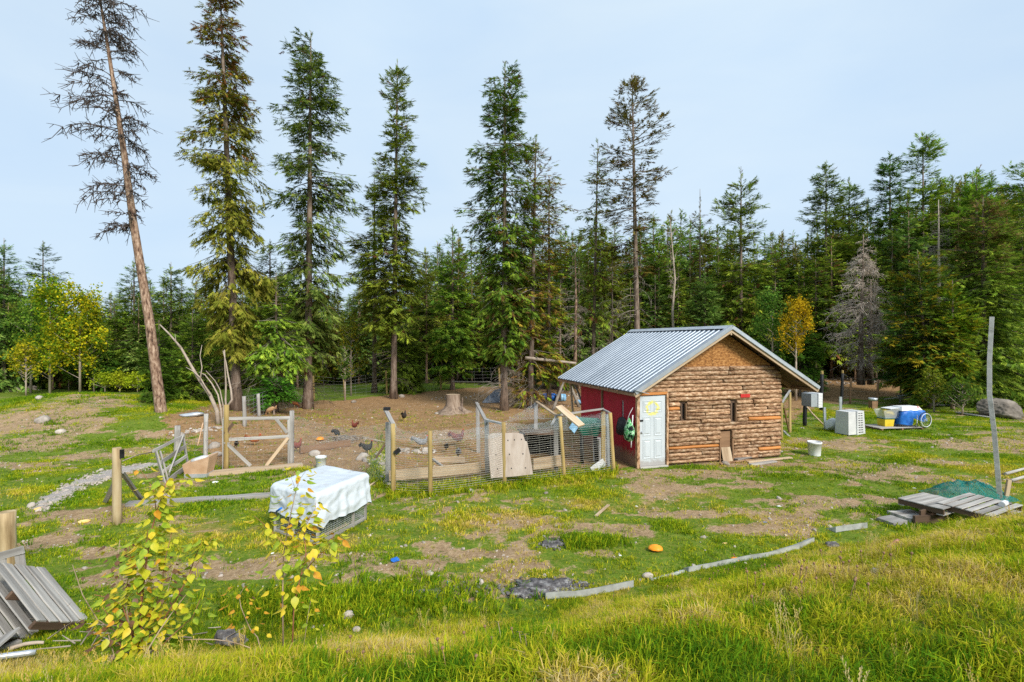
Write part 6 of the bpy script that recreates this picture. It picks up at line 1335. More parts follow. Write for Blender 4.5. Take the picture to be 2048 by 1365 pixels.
tag(pole('crossing_pole', A(1050, 716, 27), A(1152, 727, 27.4), .10, .06, M['palewood']), 'long pale pole resting across the spruce trunks left of the hut roof', 'pole')
tag(board('perch', G(905, 790) + Vector((0, 0, .9)), G(905, 790) + Vector((2.6, .3, .85)), .3, .05, M['deadwood']), 'rough grey board raised behind the sawn stump', 'board')
tent = thing('yard_shelter', 'small lean-to shelter under grey blue sheeting behind the bushy spruce trunk', 'shelter', G(990, 806)); 
k = G(990, 806).y / F; b = MB(); V = [(-26, 0, 0), (18, 0, 0), (-26, 26, 0), (18, 26, 0), (-2, 3, 24), (16, 3, 28), (0, 24, 25), (16, 24, 28)]
V = [(x * k, y * k, z * k) for x, y, z in V]; b.add(V, [(0, 1, 5, 4), (2, 6, 7, 3), (0, 4, 6, 2), (4, 5, 7, 6)]); b.build('sheeting', mat('blue_sheeting', [(.06, .08, .12), (.2, .24, .3), (.36, .4, .46)], 3, rough=.4, bump=.8), tent)
board('end_board', (17 * k, -1.5 * k, 0), (17 * k, -1.5 * k, 28 * k), .35, .03, M['freshwood'], tent, (0, 1, 0), False); board('end_board', (29 * k, 2 * k, 0), (29 * k, 2 * k, 27 * k), .28, .03, M['freshwood'], tent, (0, 1, 0), False); MB().box((23 * k, 5 * k, 9 * k), (.25, .3, .45)).build('opening', M['slot'], tent)
for (px, py, m, l_, rx) in ((1098, 802, 'blue', 'blue plastic drum lying in the yard, left one of two', .42), (1122, 803, 'lightblue', 'faded blue drum lying in the yard, right one of two', .3)):
    d_ = thing('drum', l_, 'drum', G(px, py)); MB().tube([(-rx, 0, .22), (-rx * .9, 0, .22), (0, 0, .22), (rx * .9, 0, .22), (rx, 0, .22)], [.16, .22, .235, .22, .16], 16).build('drum_body', M[m], d_); MB().tube([(rx, -.06, .3), (rx + .04, -.06, .3)], .04, 8).build('bung', M['black'], d_)
    for q_ in (-.5, .5): MB().tube([(rx * q_ - .015, 0, .22), (rx * q_ + .015, 0, .22)], .243, 16).build('drum_hoop', M[m], d_)
tag(link('turquoise_sheet', rock_mesh('turquoise_sheet', .35, .3, .2, 8, 2), M['lightblue'], None, Matrix.Translation(G(1160, 810) + Vector((0, 0, .15)))), 'light blue crumpled sheet beside the red wall far corner', 'sheet')
tag(link('grey_sheet', rock_mesh('grey_sheet', .5, .35, .1, 9, 2), M['galv'], None, Matrix.Translation(G(383, 832) + Vector((0, 0, .06)))), 'crumpled grey sheet on the dark soil right of the leaning dead pine', 'sheet')
# low roll of wire, brush pile
bp_ = MB(); g = G(693, 882)
tw = []
for _ in range(46):
    p = np.array([RB.gauss(0, .45), RB.gauss(0, .3), .04 + RB.random() * .12]); d_ = np.array([RB.uniform(-1, 1), RB.uniform(-.5, .5), RB.uniform(-.05, .22)]) * RB.uniform(.2, .55); tw.append((p - d_, p + d_))
V, Fc = tubes_np(np.array([a for a, c in tw]), np.array([c for a, c in tw]), np.full(len(tw), .018), np.full(len(tw), .007)); o = link('brush_pile', mesh_np('brush_pile', V, Fc), M['deadwood'], None, Matrix.Translation(g)); tag(o, 'small pile of dry branches on the yard behind the gate', 'brush pile', kind='stuff')
for i, (px, py, n_, sx, l_) in enumerate(((1650, 760, 60, 2.2, 'tangle of dead branches at the forest edge right of the hut'), (1100, 775, 50, 2.5, 'dead branches littering the ground under the rusty spruce'), (1020, 805, 26, 1.2, 'broken sticks scattered round the bushy spruce trunk'), (250, 1298, 26, .5, 'dry brown twigs at the foot of the left sapling'))):
    tw = []; g = G(px, py)
    for _ in range(n_):
        x = g.x + RB.gauss(0, sx); y = g.y + RB.gauss(0, sx * .5); p = np.array([x - g.x, y - g.y, zg(x, y) - g.z + .05 + RB.random() * .12]); d_ = np.array([RB.uniform(-1, 1), RB.uniform(-.6, .6), RB.uniform(-.05, .35)]) * RB.uniform(.2, .9) * min(1, sx / 1.2); tw.append((p - d_, p + d_))
    V, Fc = tubes_np(np.array([a for a, c in tw]), np.array([c for a, c in tw]), np.full(len(tw), .022 * min(1, sx)), np.full(len(tw), .008 * min(1, sx))); tag(link('dead_branches', mesh_np('dead_branches', V, Fc), M['deadwood'], None, Matrix.Translation(g)), l_, kind='stuff')

# ---------------------------------------------------------------- poultry
def hen_mesh(name, rings, n=12):
    V = []; Fs = []
    for (x, z, ry, rz, tilt) in rings:
        for i in range(n):
            a = 2 * math.pi * i / n; c, s = math.cos(a), math.sin(a); V.append((x - s * rz * math.sin(tilt), c * ry, z + s * rz * math.cos(tilt)))
    for j in range(len(rings) - 1):
        for i in range(n): Fs.append((j * n + i, j * n + (i + 1) % n, (j + 1) * n + (i + 1) % n, (j + 1) * n + i))
    Fs.append(tuple(range(n))[::-1]); Fs.append(tuple((len(rings) - 1) * n + i for i in range(n)))
    b = MB(); b.add(V, Fs, True); return b.mesh(name)
STAND = [(-.26, .42, .006, .02, -.5), (-.22, .38, .02, .06, -.5), (-.16, .32, .05, .085, -.3), (-.07, .265, .088, .105, -.1), (.03, .245, .100, .110, .05), (.11, .265, .085, .095, .35), (.155, .315, .055, .06, .8), (.172, .365, .035, .038, 1.2), (.180, .405, .028, .03, 1.3), (.195, .432, .026, .026, .8), (.215, .438, .018, .02, .2), (.235, .434, .004, .005, 0)]
PECK = [(-.24, .36, .006, .02, -.3), (-.20, .35, .02, .06, -.3), (-.14, .33, .05, .085, -.2), (-.06, .285, .088, .10, -.1), (.03, .25, .098, .105, -.2), (.11, .215, .078, .085, -.5), (.165, .165, .045, .05, -.9), (.20, .115, .03, .032, -1.1), (.22, .075, .026, .028, -1.1), (.235, .05, .022, .022, -1.0), (.25, .03, .004, .004, -1)]
HM = {'s': hen_mesh('hen_body', STAND), 'p': hen_mesh('hen_body', PECK)}
def part_mesh(fn): b = MB(); fn(b); return b.mesh('part')
LEG = part_mesh(lambda b: (b.tube([(0, 0, .16), (.005, 0, .08), (0, 0, .01)], [.018, .008, .007], 5), [b.tube([(0, 0, .008), (.05 * math.cos(a), .05 * math.sin(a), .006)], [.006, .003], 4) for a in (-.5, 0, .5, 3.14)]))
def comb_f(b): b.add([(0, -.005, 0), (0, .005, 0), (.012, 0, .03), (.02, 0, .012), (.03, 0, .032), (.04, 0, .012), (.05, 0, .02), (.058, -.004, -.006), (.058, .004, -.006)], [(0, 2, 3), (1, 3, 2), (3, 4, 5), (5, 4, 3), (5, 6, 7), (7, 6, 5), (0, 3, 5, 7), (1, 8, 5, 3)]); b.box((.05, 0, -.045), (.014, .016, .03))
COMB = part_mesh(comb_f); BEAK = part_mesh(lambda b: b.tube([(0, 0, 0), (.035, 0, -.008)], [.011, .001], 5))
TAIL = part_mesh(lambda b: [b.add([(-.01, y * .4, -.03), (-.02, y * .4, .03), (-.12 - .02 * k, y, .15 - .03 * k), (-.15, y, .08 - .03 * k)], [(0, 1, 2, 3), (3, 2, 1, 0)]) for k, y in enumerate((-.035, -.012, .012, .035, 0))])
def hen(px, py, mk, pose, yaw, label, s=1.0, z=0, tall=False):
    t = thing('hen' if not tall else 'rooster', label, 'chicken', G(px, py) + Vector((0, 0, z)), yaw, 'chickens in the yard and pen'); s *= .88; t.scale = (s, s, s)
    link('body', HM[pose], None, t); t.children[0].data = HM[pose].copy(); t.children[0].data.materials.append(M[mk])
    for y in (-.045, .045): o = link('leg', LEG, None, t, Matrix.Translation((.0, y, 0)))
    if not LEG.materials: LEG.materials.append(M['henleg']); COMB.materials.append(M['comb']); BEAK.materials.append(M['henleg'])
    hd = Matrix.Translation((.175, 0, .458)) if pose == 's' else Matrix.Translation((.235, 0, .075)) @ Matrix.Rotation(1.1, 4, 'Y')
    link('comb', COMB, None, t, hd); link('beak', BEAK, None, t, Matrix.Translation((.222, 0, .435)) if pose == 's' else Matrix.Translation((.25, 0, .035)) @ Matrix.Rotation(1.1, 4, 'Y'))
    tm = TAIL.copy(); tm.materials.append(M[mk]); link('tail', tm, None, t, Matrix.Translation((-.2, 0, .36 if pose == 's' else .33)))
for q in ((509, 893, 'hen_brown', 's', .6, 'reddish brown hen standing behind the wire gate', 1.0), (473, 898, 'hen_dark', 's', 2.2, 'small black hen beside the left stile of the wire gate', .8), (540, 832, 'hen_tan', 'p', 2.8, 'tan hen scratching by the thin trunk left of the tall fir', 1.15), (589, 816, 'hen_brown', 'p', .5, 'light brown hen at the foot of the tall fir', 1.1),
          (594, 905, 'hen_rust', 's', 1.2, 'rusty hen just right of the gate post', 1.0), (673, 878, 'hen_dark', 'p', 1.4, 'dark brown hen between the orange squash and the brush pile', 1.05), (709, 862, 'hen_rust', 's', 2.4, 'dark red hen with raised tail in the open yard', .95), (735, 910, 'hen_dark', 's', 1.0, 'dark hen with a cream neck near the rocks left of the pen', 1.05),
          (808, 844, 'hen_dark', 's', 1.5, 'upright black hen alone above the pen netting', 1.2), (843, 899, 'hen_grey', 's', .3, 'grey barred hen in the left half of the pen', 1.1), (893, 905, 'hen_dark', 'p', 1.8, 'black and white hen pecking in the pen', .9), (916, 893, 'hen_rust', 's', .8, 'red and grey cockerel behind the grey hen in the pen', 1.35),
          (917, 920, 'hen_grey', 'p', 1.7, 'dark grey hen in front of the cockerel in the pen', 1.1), (1046, 804, 'hen_white', 's', 2.6, 'white hen between the two spruce trunks', 1.2), (1084, 807, 'hen_dark', 's', 1.0, 'black hen near the top of the grey pen post', 1.1)):
    hen(*q[:6], s=q[6])

# ---------------------------------------------------------------- rocks
RK = [(262, 868, 1), (430, 917, .0)]
rocks = [(82, 846, 34, 'flat tan rock on the left mound'), (118, 868, 22, 'pale grey rock on the slope of the left mound'), (28, 783, 24, 'rock at the far left edge of the meadow, left one'), (62, 780, 26, 'rock at the far left edge of the meadow, right one'), (78, 799, 20, 'pale rock among weeds on the left mound'),
         (432, 914, 24, 'pale boulder left of the wire gate'), (425, 897, 30, 'flat brownish slab rock behind the pale boulder'), (628, 912, 26, 'brown rock touching the white bucket behind the cage'), (722, 920, 32, 'brown grey rock at the yard edge left of the pen'), (757, 914, 22, 'rounded rock beside the left pen post'), (762, 934, 20, 'lower rock beside the left pen post'),
         (812, 905, 22, 'left rock of the row inside the pen'), (832, 906, 18, 'second rock of the row inside the pen'), (853, 905, 26, 'right pale rock of the row inside the pen'), (328, 997, 24, 'pale stone on the end of the long weathered plank'), (307, 998, 20, 'dark wedge of rock below the prop of the thick round post'),
         (1452, 930, 20, 'grey rock at the foot of the hatch ramp'), (1297, 1157, 24, 'smooth pale rock at the end of the pale edging strip'), (1388, 1134, 12, 'small pale stone above the edging strip'), (1632, 1140, 22, 'flat whitish stone in the bank grass'), (1630, 1062, 10, 'small round white stone right of the edging strip'), (942, 985, 16, 'small tan stone in front of the pen wire'),
         (697, 1237, 30, 'flat pale rock in the hollow below the track'), (668, 1233, 12, 'white broken stone left of the flat pale rock'), (712, 1263, 18, 'pale stone half buried in the long grass'), (1092, 988, 11, 'small grey stone on the lawn before the pen'), (60, 1015, 22, 'pale stone at the end of the gravel'), (85, 1012, 16, 'grey stone beside the squash half at the left'),
         (960, 1168, 20, 'brown clod beside the burnt heap'), (365, 966, 12, 'small stone in the lawn under the gate corner'), (1243, 958, 9, 'small pebble stone by the red wall'), (873, 829, 10, 'grey stone on the brown yard'), (707, 806, 12, 'dark stone far across the brown yard'), (803, 795, 16, 'pale stones at the foot of the narrow spruce'),
         (1760, 1150, 30, 'low mound of bare earth in the bank grass'), (1980, 832, 40, 'brown rock partly under the fir boughs left of the boulder')]
for i, (px, py, wpx, l_) in enumerate(rocks):
    g = G(px, py); r = wpx / F * g.y / 2; me = rock_mesh('rock', r, r * .8, r * .62, 300 + i, 2); tag(link('rock', me, M['stone_pale'] if ('pale' in l_ or 'white' in l_) else M['rock'], None, Matrix.Translation(g + Vector((0, r * .3, r * .22))) @ Matrix.Rotation(i * 1.3, 4, 'Z')), l_, 'rock')
# rubble along the far meadow edge and yard rim (many small ones)
P = []; S = []
for (x0, y0, x1, y1, n_, s0) in ((0, 782, 120, 774, 46, 3.2), (345, 868, 440, 858, 60, 2.6), (1120, 775, 1165, 800, 60, 3.2), (1000, 785, 1100, 790, 60, 2.6), (760, 905, 775, 975, 40, 3.2), (800, 905, 870, 905, 30, 3), (1600, 770, 1780, 765, 90, 3.4), (730, 925, 772, 925, 16, 3.4), (450, 945, 580, 936, 22, 2), (860, 800, 1000, 790, 26, 2.5)):
    for _ in range(n_):
        s = RB.random(); g = G(x0 + (x1 - x0) * s + RB.gauss(0, 5), y0 + (y1 - y0) * s + RB.gauss(0, 2.5)); P.append((g.x, g.y, g.z + .02)); S.append(s0 * RB.uniform(.4, 1.5))
scatter('rubble', P, [pebble(20 + i) for i in range(5)], S, np.zeros(len(P)), None, .4, 14, 'broken stones and rubble along the yard and meadow edges')

# ---------------------------------------------------------------- edging strips, squash, litter, ash heaps
def strip(name, pts, w_, m, label, cat, th=.03, h=.03, tilt=.0):
    P = [G(*p) for p in pts]; o = P[0]; V = []; Fs = []
    Q = []
    for i in range(len(P) - 1):
        for k in range(4): Q.append(P[i].lerp(P[i + 1], k / 4))
    Q.append(P[-1])
    for i, p in enumerate(Q):
        t = (Q[min(i + 1, len(Q) - 1)] - Q[max(0, i - 1)]); t.z = 0; t.normalize(); s = Vector((-t.y, t.x, 0)); z_ = max(zg(p.x + s.x * w_ / 2, p.y + s.y * w_ / 2), zg(p.x, p.y)) + h + RB.uniform(-.003, .003)
        for sx, zz_ in ((-1, -.06 + 0), (-1, tilt * -w_), (1, tilt * w_), (1, -.06)): q_ = p + s * (w_ / 2 * sx); V.append((q_.x - o.x, q_.y - o.y, z_ - o.z + zz_))
        if i:
            for k in range(4): Fs.append(((i - 1) * 4 + k, i * 4 + k, i * 4 + (k + 1) % 4, (i - 1) * 4 + (k + 1) % 4))
    Fs.append((0, 1, 2, 3)); Fs.append(tuple((len(Q) - 1) * 4 + k for k in (3, 2, 1, 0)))
    me = bpy.data.meshes.new(name); me.from_pydata(V, [], Fs); me.update(); return tag(link(name, me, m, None, Matrix.Translation(o)), label, cat)
EM = mat('edging_paint', [(.26, .27, .26), (.40, .41, .40), (.50, .52, .52)], 5, rough=.6, bump=.2)
strip('edging_strip', [(1090, 1196), (1150, 1192), (1200, 1184), (1262, 1171)], .15, EM, 'pale grey curved edging strip beside the burnt patch', 'edging', tilt=-.25, h=.07)
strip('edging_strip', [(1372, 1142), (1430, 1131), (1480, 1120), (1540, 1110), (1590, 1096), (1622, 1082)], .12, EM, 'longest pale edging strip with a squash stub on it, in the middle of the row', 'edging', tilt=-.25, h=.05)
strip('edging_strip', [(1300, 1162), (1340, 1152), (1366, 1144)], .07, EM, 'thin half buried link of the pale edging beside the smooth pale rock', 'edging', tilt=-.2, h=.03)
strip('edging_strip', [(1662, 1062), (1725, 1053)], .20, EM, 'short right hand piece of pale edging near the pallets', 'edging', tilt=-.25, h=.06)
def squash(name, px, py, r, label, m='orange', stem=False, half=False):
    t = thing(name, label, 'squash', G(px, py), RB.uniform(0, 6)); n_ = 24; V = []; Fs = []; L_ = 9
    for j in range(L_ + 1):
        ph2 = math.pi * (.08 + .84 * j / L_) if not half else math.pi * (.08 + .42 * j / L_)
        for i in range(n_):
            a = 2 * math.pi * i / n_; k = 1 + .07 * abs(math.sin(a * 4)) - .05; V.append((r * math.sin(ph2) * math.cos(a) * k, r * .85 * math.sin(ph2) * math.sin(a) * k, r * (.35 + .55 * math.cos(ph2))))
    for j in range(L_):
        for i in range(n_): Fs.append((j * n_ + i, (j + 1) * n_ + i, (j + 1) * n_ + (i + 1) % n_, j * n_ + (i + 1) % n_))
    Fs.append(tuple(range(n_))); b = MB(); b.add(V, Fs, True); o = b.build('rind', M[m], t)
    if stem: MB().tube([(0, 0, r * .85), (.01, 0, r * 1.25), (.03, 0, r * 1.6)], [r * .2, r * .13, r * .16], 7).build('stem', M['brownwood'], t)
    return t
squash('pumpkin_shell', 1311, 1103, .125, 'bright orange broken pumpkin shell on the lawn', half=True)
squash('squash_stub', 1470, 1122, .07, 'small orange squash stub with a stem lying on the edging strip', stem=True)
squash('pumpkin_shell', 640, 882, .16, 'orange pumpkin piece on the brown yard left of the dark hen', half=True)
for px, py, l_ in ((80, 1020, 'split yellow squash half at the end of the gravel'), (168, 1046, 'hollow yellow squash ring on the dirt left of the thick round post')):
    t = thing('squash_half', l_, 'squash', G(px, py), .6); b = MB(); b.tube([(.08 * math.cos(a * math.pi / 8), .05 * math.sin(a * math.pi / 8), .025) for a in range(17)], .024, 7, cap=False); b.build('rind', M['squash'], t); MB().box((0, 0, .01), (.10, .05, .02)).build('flesh', M['orange'], t)
tag(board('batten', G(1192, 1034) + Vector((0, 0, .02)), G(1217, 1012) + Vector((0, 0, .02)), .07, .02, M['freshwood']), 'short pale batten lying alone on the lawn', 'batten')
g = G(1764, 1108); tag(pole('red_stake', g, A(1796, 1082, g.y + .15), .022, .022, M['pink']), 'faded red stick poking out of the bank grass', 'stick')
tag(pole('stick', G(738, 975) + Vector((0, 0, .03)), G(762, 960) + Vector((0, 0, .05)), .022, .014, M['freshwood']), 'curved pale stick on the grass right of the covered cage', 'stick')
# loose boards stacked at the right end of the log wall
for i, (a, c, w_, h_, m, l_) in enumerate((((1472, 924), (1562, 907), .14, .12, 'greywood', 'weathered plank leaning on the log wall, top of the little stack'), ((1495, 927), (1582, 918), .12, .06, 'freshwood', 'long pale plank in the stack by the right corner of the log wall'), ((1500, 931), (1550, 924), .16, .03, 'greywood', 'short board at the front of the stack by the log wall'), ((1440, 930), (1500, 922), .08, .05, 'log', 'loose bark slab lying at the foot of the log wall'), ((1512, 918), (1540, 910), .22, .17, 'freshwood', 'offcut block on the plank stack beside the log wall'))):
    tag(board('loose_plank', G(*a) + Vector((0, 0, h_ * .6)), G(*c) + Vector((0, 0, h_ * .6)), w_, .04, M[m]), l_, 'plank')
for i, (px, py, r, l_, m) in enumerate(((430, 966, .10, 'white scrap of plastic on the lawn right of the open gate', 'whiteplastic'), (1828, 978, .07, 'crumpled white paper on the right hand dirt', 'whiteplastic'), (790, 1123, .12, 'blue rag on the track', 'blue'), (1558, 1014, .06, 'white plastic scrap on the lawn in front of the dirt', 'whiteplastic'), (896, 1167, .06, 'pale blue scrap by the burnt heap', 'lightblue'), (803, 1185, .07, 'pale grey scrap left of the burnt heap', 'sack'), (1530, 1046, .05, 'dark blue scrap on the dirt track', 'blue'),
                                         (1240, 1112, .04, 'tiny pale scrap in the weeds', 'whiteplastic'), (680, 1199, .07, 'white broken cup in the weeds of the hollow', 'whiteplastic'), (1450, 1088, .06, 'orange and white crushed packet near the squash stub', 'squash'), (1273, 1014, .05, 'white shard on the lawn right of the batten', 'whiteplastic'), (545, 1108, .05, 'white feather like scrap left of the cage', 'whiteplastic'))):
    me = rock_mesh('scrap', r, r * .6, r * .3, 500 + i, 1, False); tag(link('scrap', me, M[m], None, Matrix.Translation(G(px, py) + Vector((0, 0, r * .2))) @ Matrix.Rotation(i * 2.1, 4, 'Z')), l_, 'litter')
for i, (px, py, rx, ry, rz, l_) in enumerate(((1106, 1092, .20, .16, .04, 'small black burnt heap on the dirt track'), (850, 1195, .34, .16, .05, 'long charred heap in the weedy hollow'), (1095, 1180, .5, .24, .04, 'wide ash heap behind the pale edging strip'), (1052, 1192, .22, .14, .04, 'charred clods left of the wide ash heap'), (455, 1292, .2, .12, .12, 'dark burnt stump end in the grass right of the left sapling'), (1668, 1094, .12, .1, .06, 'dark lump of soil in the bank grass'))):
    import bmesh
    me = rock_mesh('ash_heap', rx, ry, rz, 700 + i, 4, True)
    for v in me.vertices: v.co *= 1 + .9 * (float(fbm(np.array([v.co.x * 14 + i * 9]), np.array([v.co.y * 14 + v.co.z * 20]), 3, 3)[0]) - .5)
    tag(link('ash_heap', me, M['ash'], None, Matrix.Translation(G(px, py) + Vector((0, ry * .4, rz * .25)))), l_, 'ash heap')

P = []; S = []
for (cx, cy, sx, sy, n_) in ((1106, 1088, 24, 9, 110), (850, 1192, 36, 8, 130), (1098, 1178, 55, 12, 330), (1050, 1190, 30, 7, 90), (1160, 1172, 22, 6, 60), (940, 1178, 40, 8, 40)):
    for _ in range(n_):
        g = G(cx + RB.gauss(0, sx * .6), cy + RB.gauss(0, sy * .6)); P.append((g.x, g.y, g.z + .012)); S.append(RB.uniform(.35, 1.5))
def char_(i):
    me = rock_mesh('charcoal', .035, .022, .018, 60 + i, 1, False); me.materials.append(M['ash']); return bpy.data.objects.new('charcoal', me)
scatter('charcoal_bits', P, [char_(i) for i in range(6)], S, np.zeros(len(P)), None, .5, 16, 'charred bits and ash crumbs over the burnt patches')

# ---------------------------------------------------------------- saplings with single leaves, flowers and dry stalks
def leafblade(i):
    r = random.Random(i); V = []; Fs = []; n_ = 6; cur = r.uniform(.1, .45); fold = r.uniform(.1, .3)
    for k in range(n_ + 1):
        s = k / n_; w_ = .42 * math.sin(math.pi * min(s ** .75, 1)) * (1 - .35 * s) if 0 < k < n_ else 0; z = -cur * s * s
        V += [(s, -w_, z + w_ * fold), (s, 0, z), (s, w_, z + w_ * fold)]
    for k in range(n_):
        a = k * 3; Fs += [(a, a + 3, a + 4, a + 1), (a + 1, a + 4, a + 5, a + 2)]
    me = bpy.data.meshes.new('leaf'); me.from_pydata(V, [], Fs); me.polygons.foreach_set('use_smooth', [True] * len(Fs)); me.update(); return me
def leaf_mat(nm, c1, c2):
    m = bpy.data.materials.new(nm); m.use_nodes = True; t = m.node_tree; t.nodes.clear(); l = t.links.new
    out = N_(t, 'ShaderNodeOutputMaterial'); p = N_(t, 'ShaderNodeBsdfPrincipled'); tr = N_(t, 'ShaderNodeBsdfTranslucent'); mx = N_(t, 'ShaderNodeMixShader'); mx.inputs[0].default_value = .35; p.inputs['Roughness'].default_value = .5
    co = N_(t, 'ShaderNodeTexCoord'); n = N_(t, 'ShaderNodeTexNoise'); n.inputs['Scale'].default_value = 2.5; oi = N_(t, 'ShaderNodeObjectInfo'); ad = N_(t, 'ShaderNodeVectorMath', operation='ADD'); l(co.outputs['Object'], ad.inputs[0]); l(oi.outputs['Random'], ad.inputs[1]); l(ad.outputs[0], n.inputs['Vector'])
    r = N_(t, 'ShaderNodeValToRGB'); r.color_ramp.elements[0].position = .35; r.color_ramp.elements[1].position = .65; r.color_ramp.elements[0].color = (*c1, 1); r.color_ramp.elements[1].color = (*c2, 1); l(n.outputs['Fac'], r.inputs[0]); l(r.outputs[0], p.inputs['Base Color']); l(r.outputs[0], tr.inputs[0]); l(p.outputs[0], mx.inputs[1]); l(tr.outputs[0], mx.inputs[2]); l(mx.outputs[0], out.inputs[0]); return m
LMT = [leaf_mat('leaf_green', (.22, .36, .02), (.42, .50, .03)), leaf_mat('leaf_lime', (.48, .50, .02), (.66, .60, .03)), leaf_mat('leaf_yellow', (.7, .54, .02), (.85, .64, .05)), leaf_mat('leaf_orange', (.6, .25, .02), (.75, .42, .03)), leaf_mat('leaf_brown', (.12, .06, .03), (.22, .11, .05))]
LM = []
for mi in range(5):
    for k in range(3):
        me = leafblade(mi * 7 + k); me.materials.append(LMT[mi]); LM.append(me)
M['redstem'] = mat('redstem', [(.22, .07, .04), (.38, .18, .1)], 5, rough=.7, bump=0); M['drystem'] = mat('drystem', [(.3, .2, .13), (.45, .34, .24)], 5, rough=.8, bump=0)
def sapling(name, label, base, Yd, stems, seed, cat='sapling'):
    g = on(base[0], Yd); t = thing(name, label, cat, g); r = random.Random(seed); nl = 0
    for (pts, r0, r1, n_, sz, w_, side, m) in stems:
        P = [A(x, y, Yd + .10 * math.sin(i * 1.3 + seed + x)) - g for i, (x, y) in enumerate(pts)]
        if pts[0][1] > 1230: P[0] = Vector((P[0].x, P[0].y, min(P[0].z, -.02)))
        mb = MB(); k = len(P); mb.tube(P, [r0 + (r1 - r0) * i / (k - 1) for i in range(k)], 6); mb.build('stem', M[m], t)
        seg = [(P[i + 1] - P[i]).length for i in range(k - 1)]; tot = sum(seg)
        n_ = int(n_ * 2.4); sz *= 1.02
        for q in range(n_):
            s = side + (1 - side) * (q + r.random() * .8) / n_; d = s * tot; i = 0
            while i < k - 2 and d > seg[i]: d -= seg[i]; i += 1
            p = P[i].lerp(P[i + 1], min(1, d / seg[i])); az = q * 2.4 + r.uniform(-.5, .5); pt = r.uniform(.03, .12) + (1 - s) * .08
            off = Vector((math.cos(az), math.sin(az) * .8, r.uniform(.1, .5))); tip = p + off * pt * 1.2
            dn = Vector((off.x * .8, off.y * .8, -r.uniform(.15, 1.2))).normalized(); x = dn; y = x.cross(Vector((r.uniform(-.3, .3), r.uniform(-.3, .3), 1))).normalized(); z = x.cross(y)
            L_ = sz * r.uniform(.6, 1.15) * (1 - .3 * max(0, s - .8)); mt = Matrix.Identity(4)
            for c in range(3): mt[c][0] = x[c]; mt[c][1] = y[c]; mt[c][2] = z[c]; mt[c][3] = tip[c]
            mi = r.choices(range(5), w_)[0]; o = link('leaf', LM[mi * 3 + r.randrange(3)], None, t, mt @ Matrix.Diagonal((L_, L_ * .9, L_, 1))); nl += 1
    return t
GW = [4, 5, 2.2, .3, 0]; YW = [2.5, 4, 4, 1, 0]; BW = [0, 0, .5, .5, 4]; OW = [0, 0, 1, 6, 1]
sapling('poplar_sapling', 'larger yellow green poplar sapling at the lower left, leaves turning', (272, 1300), 5.3, [
    ([(272, 1308), (280, 1250), (286, 1180), (293, 1120), (300, 1070), (318, 1010), (334, 962)], .014, .004, 88, .115, GW, .12, 'redstem'),
    ([(285, 1250), (282, 1180), (290, 1110), (296, 1060)], .008, .004, 30, .11, GW, .1, 'redstem'),
    ([(276, 1302), (318, 1255), (352, 1200), (378, 1150), (396, 1100), (403, 1082)], .010, .003, 40, .10, GW, .2, 'redstem'),
    ([(318, 1006), (340, 985), (355, 972), (368, 958)], .004, .002, 5, .10, GW, .4, 'redstem'), ([(312, 1020), (308, 985), (300, 968), (288, 950), (280, 940)], .004, .002, 5, .085, YW, .3, 'redstem'),
    ([(282, 1240), (245, 1210), (215, 1195), (188, 1190)], .006, .003, 16, .10, GW, .3, 'redstem'), ([(272, 1300), (300, 1270), (330, 1262)], .006, .003, 12, .12, GW, .2, 'redstem'), ([(380, 1150), (400, 1120), (425, 1075)], .004, .002, 7, .09, GW, .4, 'redstem'),
    ([(274, 1305), (262, 1240), (252, 1180), (262, 1130), (258, 1085)], .006, .003, 20, .10, GW, .25, 'redstem'), ([(280, 1300), (300, 1235), (322, 1180), (330, 1120), (345, 1060)], .006, .003, 20, .10, GW, .25, 'redstem'), ([(276, 1305), (250, 1270), (220, 1235), (205, 1215)], .005, .003, 12, .10, YW, .2, 'redstem'), ([(280, 1305), (340, 1275), (385, 1235), (400, 1200)], .005, .003, 12, .10, GW, .2, 'redstem'), ([(270, 1308), (240, 1290), (225, 1270)], .005, .003, 10, .11, YW, .2, 'redstem'),
    ([(268, 1305), (262, 1262), (256, 1238), (248, 1180), (235, 1120), (240, 1080)], .010, .003, 22, .07, BW, .35, 'drystem'), ([(262, 1300), (230, 1262), (195, 1240), (165, 1190), (145, 1130)], .008, .003, 5, .05, BW, .2, 'drystem'), ([(290, 1290), (330, 1210), (345, 1140), (358, 1110)], .006, .002, 14, .07, BW, .4, 'drystem'), ([(240, 1300), (215, 1262), (185, 1235)], .006, .003, 10, .11, BW, .2, 'drystem')], 3)
sapling('poplar_sapling', 'smaller yellow poplar sapling in front of the tarp covered cage', (567, 1280), 5.25, [
    ([(567, 1290), (565, 1200), (567, 1110), (578, 1045), (590, 990), (600, 955)], .009, .003, 30, .105, YW, .36, 'drystem'),
    ([(583, 1292), (588, 1210), (602, 1150), (612, 1110), (608, 1060), (622, 1030)], .008, .003, 30, .105, YW, .3, 'redstem'),
    ([(602, 1150), (630, 1120), (655, 1095), (668, 1070)], .006, .003, 18, .10, YW, .2, 'redstem'), ([(578, 1100), (555, 1075), (535, 1055), (508, 1032)], .004, .002, 11, .10, YW, .2, 'redstem'),
    ([(575, 1085), (600, 1060), (630, 1020), (632, 1005)], .004, .002, 12, .09, YW, .3, 'redstem'), ([(600, 958), (610, 945), (612, 935)], .002, .001, 3, .06, GW, .3, 'redstem'), ([(592, 985), (586, 965), (582, 955)], .002, .001, 3, .06, GW, .3, 'redstem'), ([(602, 1290), (616, 1230), (622, 1200)], .004, .002, 3, .08, YW, .5, 'drystem')], 5)
